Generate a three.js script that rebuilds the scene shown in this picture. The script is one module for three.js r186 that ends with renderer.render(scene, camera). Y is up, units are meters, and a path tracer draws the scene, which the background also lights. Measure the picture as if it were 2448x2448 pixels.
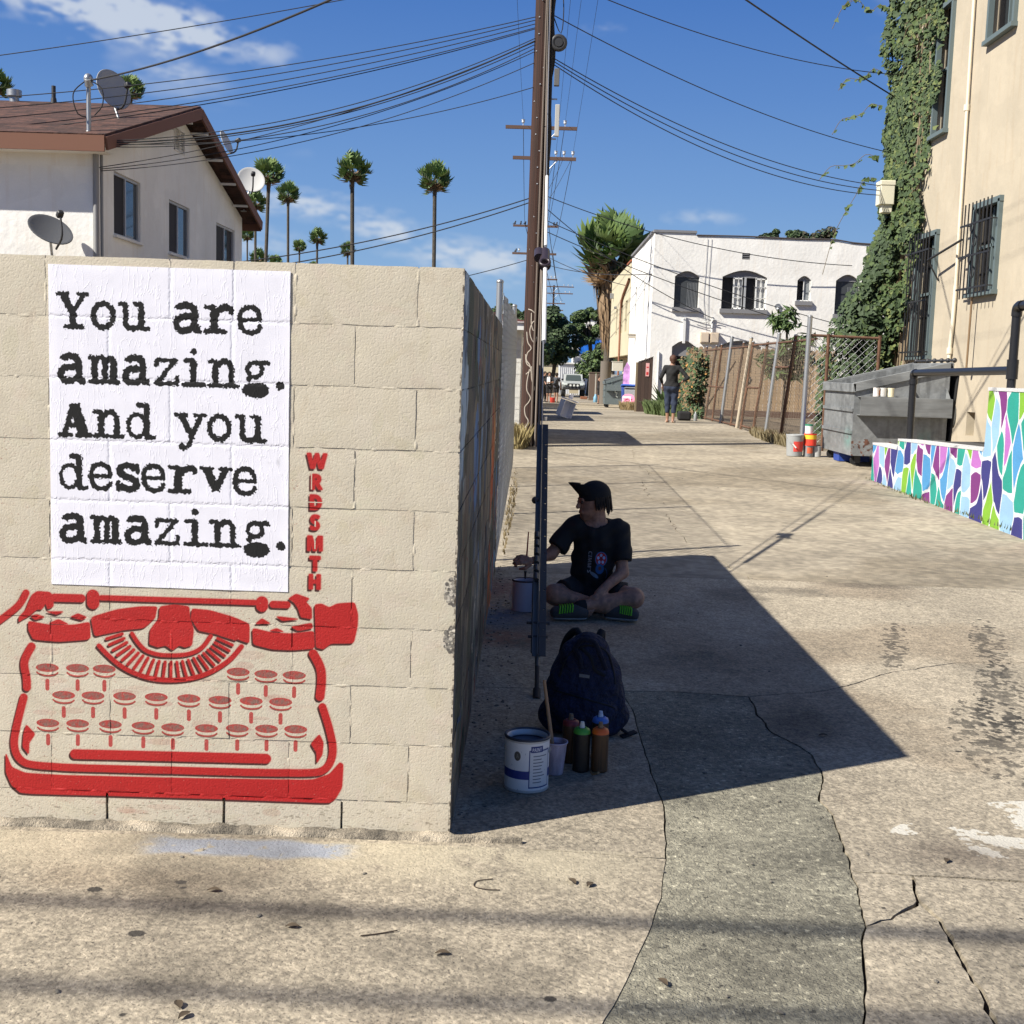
import * as THREE from 'three';
import { mergeGeometries, mergeVertices, toCreasedNormals } from 'three/addons/utils/BufferGeometryUtils.js';
import { RoundedBoxGeometry } from 'three/addons/geometries/RoundedBoxGeometry.js';

// ---------- camera, sky, sun, exposure ----------
const scene = new THREE.Scene();
const camera = new THREE.PerspectiveCamera(45.2, 1, 0.05, 2000);
camera.position.set(0, 1.6, 0);
camera.rotation.order = 'YXZ';
camera.rotation.set(-0.11559, 0.01253, 0.032);
const renderer = new THREE.WebGLRenderer();
renderer.toneMapping = THREE.LinearToneMapping;
renderer.toneMappingExposure = 1.7;
renderer.shadowMap.enabled = true;

const SUN_DIR = new THREE.Vector3(-1.905, 1.916, 1.063).normalize();
const sun = new THREE.DirectionalLight(new THREE.Color().setRGB(1.0, 0.945, 0.845), 5.0);
sun.position.copy(SUN_DIR).multiplyScalar(120).add(new THREE.Vector3(0, 0, -25));
sun.target.position.set(0, 0, -25);
sun.castShadow = true;
sun.shadow.radius = 1;
sun.shadow.mapSize.set(4096, 4096);
Object.assign(sun.shadow.camera, { left: -70, right: 70, top: 70, bottom: -70, near: 1, far: 400 });
scene.add(sun, sun.target);

// ---------- noise ----------
function rng(s) { return () => { s = (s + 0x6d2b79f5) | 0; let t = Math.imul(s ^ (s >>> 15), 1 | s); t = (t + Math.imul(t ^ (t >>> 7), 61 | t)) ^ t; return ((t ^ (t >>> 14)) >>> 0) / 4294967296; }; }
function hsh(x, y, s = 0) { let h = Math.imul(x, 374761393) + Math.imul(y, 668265263) + Math.imul(s, 1274126177); h = Math.imul(h ^ (h >>> 13), 1274126177); return ((h ^ (h >>> 16)) >>> 0) / 4294967296; }
function vn(x, y, s = 0, wrap = 0) {
  let ix = Math.floor(x), iy = Math.floor(y); const fx = x - ix, fy = y - iy, u = fx * fx * (3 - 2 * fx), v = fy * fy * (3 - 2 * fy);
  let jx = ix + 1, jy = iy + 1;
  if (wrap) { ix = ((ix % wrap) + wrap) % wrap; jx = ((jx % wrap) + wrap) % wrap; iy = ((iy % wrap) + wrap) % wrap; jy = ((jy % wrap) + wrap) % wrap; }
  const a = hsh(ix, iy, s), b = hsh(jx, iy, s), c = hsh(ix, jy, s), d = hsh(jx, jy, s);
  return a + (b - a) * u + (c - a) * v + (a - b - c + d) * u * v;
}
function fbm(x, y, o = 4, s = 0, wrap = 0) { let r = 0, a = 0.5, n = 0; for (let i = 0; i < o; i++) { r += a * vn(x, y, s + i * 17, wrap); n += a; a *= 0.5; x *= 2; y *= 2; wrap *= 2; } return r / n; }
const clamp = (x, a = 0, b = 1) => Math.min(b, Math.max(a, x)), sst = (a, b, x) => { const t = clamp((x - a) / (b - a)); return t * t * (3 - 2 * t); }, lerp = (a, b, t) => a + (b - a) * t;

// ---------- sky: air and thin clouds ----------
{
  const W = 4096, H = 2048, data = new Float32Array(W * H * 4);
  const lin = (c) => { c /= 255; return c <= 0.04045 ? c / 12.92 : ((c + 0.055) / 1.055) ** 2.4; };
  const stops = [[-90, 120, 128, 130], [-3, 150, 176, 205], [0, 152, 184, 216], [4, 140, 178, 218], [8, 116, 158, 212], [12, 96, 140, 203], [16, 78, 124, 194], [24, 66, 106, 174], [45, 56, 90, 150], [90, 48, 78, 132]].map(([e, r, g, b]) => [e, lin(r), lin(g), lin(b)]);
  // thin cirrus seen over the roofs: [azimuth, elevation, half width, half height, tilt, strength]
  const streaks = [[-21, 14.5, 2.6, 0.55, 0.02, 0.75], [-18.2, 14.15, 2.2, 0.75, 0.06, 0.95], [-15.7, 13.75, 1.7, 0.55, 0.1, 1.0], [-16.3, 12.3, 0.8, 0.4, 0, 0.6], [-12, 13.2, 0.7, 0.35, 0, 0.5], [-10.2, 6.95, 2.4, 0.42, 0.1, 0.75], [-6.7, 6.05, 1.1, 0.35, 0, 0.6], [-3.6, 5.2, 2.6, 0.45, 0.1, 0.62], [-1.2, 4.6, 2.4, 0.5, 0, 0.5], [7.5, 7.0, 1.0, 0.22, 0, 0.45], [2.6, 14.9, 0.6, 0.15, 0, 0.25], [-13.2, 5.2, 1.6, 0.5, 0, 0.5]];
  for (let j = 0; j < H; j++) {
    const el = ((j + 0.5) / H - 0.5) * 180;
    let k = 0; while (k < stops.length - 2 && stops[k + 1][0] < el) k++;
    const t = clamp((el - stops[k][0]) / (stops[k + 1][0] - stops[k][0]));
    for (let i = 0; i < W; i++) {
      const th = ((i + 0.5) / W - 0.5) * 2 * Math.PI, az = Math.atan2(Math.cos(th), -Math.sin(th)) * 180 / Math.PI;
      let c = 0;
      if (el > 0) {
        let n2 = -1;
        for (const [a, e, w, h, s, k2] of streaks) { const dx = (az - a) / w, dy = (el - e + (az - a) * s) / h, g = Math.exp(-(dx * dx + dy * dy)); if (g > 0.02) { if (n2 < 0) n2 = 0.45 * fbm(az * 0.55 + 40, el * 1.5, 5, 3) + 0.55 * fbm(az * 1.7 + el * 0.6, el * 4.6, 6, 9); c += k2 * 1.15 * Math.sqrt(g) * sst(0.36, 0.72, n2 + 0.12 * g); } }
        c += 0.4 * sst(0.66, 0.85, fbm(az * 0.12 + 5, el * 0.35 + 2, 5, 21)) * sst(2, 9, el);
      }
      c = clamp(c, 0, 0.8);
      const o = (j * W + i) * 4;
      for (let q = 0; q < 3; q++) { const b = lerp(stops[k][q + 1], stops[k + 1][q + 1], t); data[o + q] = lerp(b, [0.66, 0.72, 0.8][q], c) / 1.7; }
      data[o + 3] = 1;
    }
  }
  const sky = new THREE.DataTexture(data, W, H, THREE.RGBAFormat, THREE.FloatType);
  sky.mapping = THREE.EquirectangularReflectionMapping; sky.magFilter = THREE.LinearFilter; sky.minFilter = THREE.LinearFilter; sky.needsUpdate = true;
  scene.background = sky; scene.environment = sky;
}

// ---------- helpers ----------
const taken = {};
function numbered(n) { const k = taken[n] = (taken[n] ?? -1) + 1; return k ? n + '_' + String(k).padStart(3, '0') : n; }
function prep(o) { o.traverse?.((m) => { if (m.isMesh) { m.castShadow = true; m.receiveShadow = true; } }); return o; }
function thing(name, label, category, p = [0, 0, 0], turn = 0, group) {
  const o = new THREE.Group(); o.name = numbered(name); o.position.set(...p); o.rotation.y = turn; o.userData = { label, category };
  if (group) o.userData.group = group; scene.add(o); return o;
}
function part(parent, name, geo, mat, p, r, label) {
  const m = new THREE.Mesh(Array.isArray(geo) ? merge(geo) : geo, mat); m.name = name; m.castShadow = m.receiveShadow = true;
  if (p) m.position.set(...p); if (r) m.rotation.set(...r); if (label) m.userData.label = label; parent.add(m); return m;
}
function solo(name, label, category, geo, mat, p, group, turn) { // a thing that is one mesh
  const m = new THREE.Mesh(Array.isArray(geo) ? merge(geo) : geo, mat); m.name = numbered(name); m.castShadow = m.receiveShadow = true;
  if (p) m.position.set(...p); if (turn) m.rotation.y = turn; m.userData = { label, category }; if (group) m.userData.group = group; scene.add(m); return m;
}
function struct(name, geo, mat) { const m = new THREE.Mesh(Array.isArray(geo) ? merge(geo) : geo, mat); m.name = numbered(name); m.castShadow = m.receiveShadow = true; m.userData = { kind: 'structure' }; scene.add(m); return m; }
function merge(gs) { gs = gs.filter(Boolean).map((g) => g.index ? g.toNonIndexed() : g); for (const g of gs) { for (const k of Object.keys(g.attributes)) if (!['position', 'normal', 'uv'].includes(k)) g.deleteAttribute(k); if (!g.attributes.uv) g.setAttribute('uv', new THREE.BufferAttribute(new Float32Array(g.attributes.position.count * 2), 2)); if (!g.attributes.normal) g.computeVertexNormals(); } return mergeGeometries(gs); }
const V = (x, y, z) => new THREE.Vector3(x, y, z);
function at(g, x = 0, y = 0, z = 0, rx = 0, ry = 0, rz = 0) { if (rx || ry || rz) g.applyMatrix4(new THREE.Matrix4().makeRotationFromEuler(new THREE.Euler(rx, ry, rz, 'YXZ'))); return g.translate(x, y, z); }
function box(w, h, d, x = 0, y = 0, z = 0, rx = 0, ry = 0, rz = 0) { return at(new THREE.BoxGeometry(w, h, d), x, y, z, rx, ry, rz); }
function rbox(w, h, d, r = 0.01, x = 0, y = 0, z = 0, rx = 0, ry = 0, rz = 0, seg = 2) { return at(new RoundedBoxGeometry(w, h, d, seg, Math.min(r, w / 2.01, h / 2.01, d / 2.01)), x, y, z, rx, ry, rz); }
function cyl(r1, r2, h, x = 0, y = 0, z = 0, n = 16, rx = 0, ry = 0, rz = 0, open = false) { return at(new THREE.CylinderGeometry(r1, r2, h, n, 1, open), x, y, z, rx, ry, rz); }
function sph(r, x = 0, y = 0, z = 0, sx = 1, sy = 1, sz = 1, n = 16) { return new THREE.SphereGeometry(r, n, Math.max(6, n * 0.7 | 0)).scale(sx, sy, sz).translate(x, y, z); }
function tube(pts, r, n = 6, seg, closed = false) { const c = new THREE.CatmullRomCurve3(pts.map((p) => p.isVector3 ? p : V(...p)), closed); return new THREE.TubeGeometry(c, seg ?? Math.max(2, (pts.length - 1) * 4), r, n, closed); }
function rod(a, b, r, n = 8, r2) { a = a.isVector3 ? a : V(...a); b = b.isVector3 ? b : V(...b); const d = b.clone().sub(a), g = new THREE.CylinderGeometry(r2 ?? r, r, d.length(), n, 1); g.applyQuaternion(new THREE.Quaternion().setFromUnitVectors(V(0, 1, 0), d.clone().normalize())); return g.translate((a.x + b.x) / 2, (a.y + b.y) / 2, (a.z + b.z) / 2); }
function lathe(pts, n = 24) { return new THREE.LatheGeometry(pts.map(([x, y]) => new THREE.Vector2(x, y)), n); }
function extr(pts, d, bevel = 0, holes = []) { const s = new THREE.Shape(pts.map((p) => new THREE.Vector2(p[0], p[1]))); for (const h of holes) s.holes.push(new THREE.Path(h.map((p) => new THREE.Vector2(p[0], p[1])))); return new THREE.ExtrudeGeometry(s, { depth: d, bevelEnabled: bevel > 0, bevelThickness: bevel, bevelSize: bevel, bevelOffset: -bevel, bevelSegments: 2, curveSegments: 10 }); }
function bgeo(pos, idx, uv) { const g = new THREE.BufferGeometry(); g.setAttribute('position', new THREE.Float32BufferAttribute(pos, 3)); if (uv) g.setAttribute('uv', new THREE.Float32BufferAttribute(uv, 2)); if (idx) g.setIndex(idx); g.computeVertexNormals(); return g; }
function uvXY(g, fn) { const p = g.attributes.position, n = g.attributes.normal, u = new Float32Array(p.count * 2); for (let i = 0; i < p.count; i++) { const r = fn(p.getX(i), p.getY(i), p.getZ(i), n.getX(i), n.getY(i), n.getZ(i)); u[2 * i] = r[0]; u[2 * i + 1] = r[1]; } g.setAttribute('uv', new THREE.BufferAttribute(u, 2)); return g; }
const uvBox = (g, s = 1) => uvXY(g, (x, y, z, a, b, c) => { a = Math.abs(a); b = Math.abs(b); c = Math.abs(c); return b > a && b > c ? [x * s, z * s] : a > c ? [z * s, y * s] : [x * s, y * s]; });
function place(g, m) { return g.clone().applyMatrix4(m); }

// ---------- textures ----------
function canvasTex(w, h, draw, srgb = true) { const c = document.createElement('canvas'); c.width = w; c.height = h; const x = c.getContext('2d'); draw(x, w, h); const t = new THREE.CanvasTexture(c); if (srgb) t.colorSpace = THREE.SRGBColorSpace; t.wrapS = t.wrapT = THREE.RepeatWrapping; t.anisotropy = 8; return t; }
function dataTex(w, h, fn, srgb = true) { const d = new Uint8Array(w * h * 4); for (let y = 0; y < h; y++) for (let x = 0; x < w; x++) { const c = fn(x, y), o = (y * w + x) * 4; if (typeof c === 'number') d[o] = d[o + 1] = d[o + 2] = clamp(c, 0, 255); else { d[o] = clamp(c[0], 0, 255); d[o + 1] = clamp(c[1], 0, 255); d[o + 2] = clamp(c[2], 0, 255); } d[o + 3] = 255; } const t = new THREE.DataTexture(d, w, h); t.magFilter = THREE.LinearFilter; t.minFilter = THREE.LinearMipmapLinearFilter; t.generateMipmaps = true; t.wrapS = t.wrapT = THREE.RepeatWrapping; if (srgb) t.colorSpace = THREE.SRGBColorSpace; t.needsUpdate = true; return t; }
function rep(t, sx, sy = sx, ox = 0, oy = 0) { const c = t.clone(); c.repeat.set(sx, sy); c.offset.set(ox, oy); c.needsUpdate = true; return c; }
const M = (color, rough = 0.8, o = {}) => new THREE.MeshStandardMaterial({ color: Array.isArray(color) ? new THREE.Color().setRGB(...color) : color, roughness: rough, side: THREE.DoubleSide, ...o });
// grainy bump shared by stucco, concrete and painted block (tiles once per repeat)
const bumpGrain = dataTex(512, 512, (x, y) => { const n = fbm(x / 8, y / 8, 3, 5, 64), f = hsh(x, y, 8); return 120 * n + 60 * f * 0.6 + 60 * sst(0.62, 0.8, vn(x / 9, y / 9, 31, 57)) * -1 + 90; }, false);
const bumpCoarse = dataTex(512, 512, (x, y) => 255 * fbm(x / 32, y / 32, 5, 77, 16), false);
const mottle = (base, amp, seed, fine = 0.5) => dataTex(512, 512, (x, y) => { const n = fbm(x / 64, y / 64, 6, seed, 8) - 0.5, f = hsh(x, y, seed) - 0.5; const k = 1 + amp * (2 * n + fine * f); return base.map((c) => c * k); });

// ---------- ground height along the alley (rises to a low crest, then falls away) ----------
const GP = [[-30, -0.15], [4.1, 0], [12, 0.125], [20, 0.27], [30, 0.42], [36, 0.40], [45, 0.2], [55, 0], [70, -0.21], [97, -0.45], [140, -0.8], [600, -2.5]];
function gy(z) { const d = -z; let i = 0; while (i < GP.length - 2 && GP[i + 1][0] < d) i++; const [a, b] = [GP[i], GP[i + 1]]; return lerp(a[1], b[1], clamp((d - a[0]) / (b[0] - a[0]))); }
// ---------- ground, slabs ----------
{
  const xs = [-260, -60, -20, -8, -3, 0, 3, 8, 20, 60, 260], zs = GP.map((g) => -g[0]).sort((a, b) => b - a), pos = [], idx = [], uv = [];
  for (const z of zs) for (const x of xs) { pos.push(x, gy(z) - 0.045, z); uv.push(x / 3, z / 3); }
  for (let j = 0; j < zs.length - 1; j++) for (let i = 0; i < xs.length - 1; i++) { const a = j * xs.length + i, b = a + xs.length; idx.push(a, a + 1, b, b, a + 1, b + 1); }
  struct('ground', bgeo(pos, idx, uv), M('#ffffff', 0.95, { map: mottle([112, 98, 78], 0.3, 11, 1), bumpMap: bumpCoarse, bumpScale: 0.02 }));
}
const concCol = (x, z, s = 0) => { // worn alley concrete at a point in metres
  const big = fbm(x * 0.45 + 9, z * 0.45, 4, 40 + s) - 0.5, mid = fbm(x * 2.3, z * 2.3, 4, 51 + s) - 0.5, fine = 0.45 * (fbm(x * 26, z * 26, 3, 63 + s) - 0.5) + 0.75 * (vn(x * 95, z * 95, 66 + s) - 0.5);
  const dirt = sst(0.52, 0.74, fbm(x * 0.8 + 3, z * 1.1, 5, 81 + s));
  const sp = hsh(Math.round(x * 260), Math.round(z * 260), 5 + s), k = (1 + 0.16 * big + 0.2 * mid + 0.46 * fine) * (1 - 0.1 * dirt) * (sp > 0.96 ? 0.66 : sp < 0.04 ? 1.16 : 1);
  return [152 * k, (142 - 3 * dirt) * k, (124 - 5 * dirt) * k];
};
const NEAR = [-3, -1.2, 8]; // x0, z0, size of the near paving map
const nearMap = (() => {
  const S = 2048, c = document.createElement('canvas'); c.width = c.height = S; const g = c.getContext('2d'), im = g.createImageData(S, S), d = im.data, r = rng(77);
  const spots = [[-1.268, -3.543, 22], [-1.028, -3.616, 18], [-1.056, -3.273, 24], [-0.2, -3.21, 9], [-0.63, -3.35, 9], [-1.6, -3.6, 20], [0.1, -3.0, 16], [1.9, -5.2, 14], [2.4, -5.9, 15], [2.2, -5.65, 10]].map(([x, z, s]) => [x, z, s / 1000]);
  for (let i = 0; i < 420; i++) spots.push([-3 + 8 * r(), -1.2 - 8 * r(), 0.002 + 0.009 * r() ** 3]);
  const grid = new Map(); for (const s of spots) { const k = Math.floor(s[0] * 4) + ',' + Math.floor(s[1] * 4); for (let a = -1; a < 2; a++) for (let b = -1; b < 2; b++) { const q = (Math.floor(s[0] * 4) + a) + ',' + (Math.floor(s[1] * 4) + b); if (!grid.has(q)) grid.set(q, []); grid.get(q).push(s); } }
  for (let j = 0; j < S; j++) for (let i = 0; i < S; i++) {
    const x = NEAR[0] + (i + 0.5) / S * 8, z = NEAR[1] - (j + 0.5) / S * 8; let col = concCol(x, z);
    const n = fbm(x * 9, z * 9, 4, 7), n2 = fbm(x * 30, z * 30, 3, 15);
    // cement splash and old cream paint along the foot of the wall
    const e = sst(0.34, 0.02, -3.98 - z < 0 ? Math.abs(z + 3.98) - 0.16 * n : 1) * sst(0.1, -0.4, x - 0.5) * sst(0.35, 0.55, n + 0.12); col = col.map((c, q) => lerp(c, [176, 166, 142][q], 0.55 * e));
    // blue overspray on the paving
    const bx = (x + 0.89) / 0.34, bz = (z + 3.9) / (0.05 + 0.045 * vn(x * 9, 3, 4)), b = sst(1.15, 0.75, Math.abs(bx) + 0.3 * (n - 0.5)) * sst(1.3, 0.7, Math.abs(bz)) * sst(0.3, 0.5, n2 + 0.15); col = col.map((c, q) => lerp(c, [138, 148, 166][q], 0.75 * b));
    // flaked white paint
    const w = Math.exp(-(((x - 1.7) / 0.26) ** 2) - ((z + 4.2) / 0.15) ** 2) + 0.8 * Math.exp(-(((x - 1.95) / 0.2) ** 2) - ((z + 4.42) / 0.14) ** 2); if (w > 0.12 && 0.7 * fbm(x * 8 + 3, z * 11, 5, 23) + 0.3 * fbm(x * 40, z * 48, 3, 29) > 0.66 - 0.16 * w) col = [190, 186, 174];
    // rubbed tyre tar
    for (const [tx, tz, a, l, wd] of [[2.16, -5.45, 0.25, 0.55, 0.16], [2.45, -6.2, 0.35, 0.7, 0.1], [2.8, -7.3, 0.3, 0.6, 0.09], [2.2, -7.2, 0.3, 0.5, 0.07]]) { const dx = x - tx, dz = z - tz, u = dx * Math.cos(a) + dz * Math.sin(a), v = -dx * Math.sin(a) + dz * Math.cos(a); const m = Math.exp(-((u / wd) ** 2) - (v / l) ** 2) * 1.5; if (m > 0.3 && fbm(x * 34, z * 30, 5, 33) < 0.36 + 0.17 * Math.min(1, m)) col = col.map((c) => c * (0.5 + 0.3 * n)); }
    // stains
    const oil = sst(0.6, 0.72, fbm(x * 1.1 + 7, z * 1.3 + 2, 6, 97)); col = col.map((c, q) => c * (1 - oil * 0.2 * (0.5 + n))); const st = Math.exp(-(((x - 1.55) / 0.22) ** 2) - ((z + 4.05) / 0.14) ** 2) * 0.55 + Math.exp(-(((x + 0.3) / 0.09) ** 2) - ((z + 2.75) / 0.16) ** 2) * 0.5; col = col.map((c, q) => c * (1 - st * (0.25 + 0.6 * n) * [0.8, 0.85, 0.85][q]));
    // colour sprayed past the edge of the painted side wall
    if (z < -6.6 && z > -9.2 && x < 0.25) { const o = sst(0.22, -0.15, x) * sst(0.3, 0.6, n2 + 0.1); const w1 = sst(0.35, 0.05, Math.abs(z + 7.05 + 0.25 * (n - 0.5))), w2 = sst(0.6, 0.1, Math.abs(z + 7.7 + 0.3 * (n - 0.5))), w3 = sst(0.5, 0.1, Math.abs(z + 8.5 + 0.3 * (n - 0.5))); col = col.map((c, q) => lerp(lerp(lerp(c, [150, 92, 66][q], 0.5 * o * w1), [90, 104, 124][q], 0.55 * o * w2), [120, 78, 74][q], 0.5 * o * w3)); }
    const L = grid.get(Math.floor(x * 4) + ',' + Math.floor(z * 4)); if (L) for (const s of L) { const dx = x - s[0], dz = (z - s[1]) * 1.25, q = Math.hypot(dx, dz) * (1 + 0.5 * (n2 - 0.5)); if (q < s[2]) { col = [58, 54, 48]; break; } }
    const o = (j * S + i) * 4; d[o] = col[0]; d[o + 1] = col[1]; d[o + 2] = col[2]; d[o + 3] = 255;
  }
  const t = new THREE.DataTexture(new Uint8Array(d.buffer.slice(0)), S, S); t.colorSpace = THREE.SRGBColorSpace; t.magFilter = THREE.LinearFilter; t.wrapS = t.wrapT = THREE.MirroredRepeatWrapping; t.needsUpdate = true; return t;
})();
const farMap = dataTex(1024, 1024, (i, j) => { const x = i / 128, z = j / 128, w = (f, o, s) => fbm(x * f, z * f, o, s, 8 * f) - 0.5; const k = 1 + 0.18 * w(0.5, 5, 40) + 0.22 * w(2, 4, 51) + 0.4 * w(16, 3, 63), dirt = sst(0.5, 0.72, fbm(x, z, 5, 81, 8)); return [152 * k * (1 - 0.09 * dirt), 142 * k * (1 - 0.1 * dirt), 124 * k * (1 - 0.12 * dirt)]; });
const gutterMap = dataTex(1024, 1024, (i, j) => { const x = i / 512, z = j / 512, n = fbm(x * 4, z * 4, 5, 141, 8) - 0.5, f = fbm(x * 64, z * 64, 2, 145, 128) - 0.5, peb = vn(x * 90, z * 90, 150, 180); const k = 1 + 0.5 * n + 0.5 * f; let c = [122 * k, 118 * k, 103 * k]; if (peb > 0.86) c = c.map((v) => v * 1.3); if (peb < 0.1) c = c.map((v) => v * 0.62); return c; });
const concBump = { bumpMap: rep(bumpGrain, 2.2), bumpScale: 0.006 };
const nearMat = M('#ffffff', 0.92, { map: rep(nearMap, 1 / 8, -1 / 8, 3 / 8, -1.2 / 8), bumpMap: rep(bumpGrain, 2.1), bumpScale: 0.004 });
const farMat = M('#ffffff', 0.92, { map: rep(farMap, 1 / 8), ...concBump });
const gutterMat = M('#ffffff', 0.9, { map: rep(gutterMap, 1 / 2), bumpMap: rep(bumpGrain, 3.1), bumpScale: 0.008 });
const paving = new THREE.Group(); paving.name = 'alley_pavement'; paving.userData = { kind: 'structure' }; scene.add(paving);
function jl(pts, step, amp) { // subdivided, ragged line; depends on place only, so that neighbours share it
  const out = []; for (let i = 0; i < pts.length - 1; i++) { const [a, b] = [pts[i], pts[i + 1]], L = Math.hypot(b[0] - a[0], b[1] - a[1]), n = Math.max(1, Math.round(L / step)); for (let k = 0; k < n; k++) { const t = k / n, x = lerp(a[0], b[0], t), z = lerp(a[1], b[1], t), e = k ? amp : 0, q = (vn(x * 9, z * 9, 5) - 0.5) * 2.2 + (vn(x * 31, z * 31, 6) - 0.5) * 1.2; out.push([x - (b[1] - a[1]) / L * q * e, z + (b[0] - a[0]) / L * q * e]); } } out.push(pts[pts.length - 1]); return out;
}
function slab(poly, mat, gap = 0.004, drop = 0) {
  let area = 0; for (let i = 0; i < poly.length; i++) { const a = poly[i], b = poly[(i + 1) % poly.length]; area += a[0] * b[1] - b[0] * a[1]; }
  if (area < 0) poly = poly.slice().reverse();
  const P = poly.map((p, i) => { const a = poly[(i + poly.length - 1) % poly.length], b = poly[(i + 1) % poly.length], dx = b[0] - a[0], dz = b[1] - a[1], l = Math.hypot(dx, dz) || 1, g = gap * (0.6 + 0.9 * vn(p[0] * 14, p[1] * 14, 12)); return [p[0] - dz / l * g, p[1] + dx / l * g]; });
  const tri = THREE.ShapeUtils.triangulateShape(P.map((p) => new THREE.Vector2(p[0], p[1])), []), pos = [], uv = [], idx = [], n = P.length;
  const bev = 0.004;
  for (const [x, z] of P) { pos.push(x, gy(z) - drop, z); uv.push(x, z); }
  for (const t of tri) idx.push(t[0], t[2], t[1]);
  for (let i = 0; i < n; i++) { const p = P[i]; pos.push(p[0], gy(p[1]) - drop, p[1], p[0], gy(p[1]) - 0.05, p[1]); uv.push(p[0], p[1], p[0], p[1] + 0.05); }
  for (let i = 0; i < n; i++) { const a = n + 2 * i, b = n + 2 * ((i + 1) % n); idx.push(a, b, a + 1, b, b + 1, a + 1); }
  return part(paving, 'concrete_slab', bgeo(pos, idx, uv), mat);
}
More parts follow.
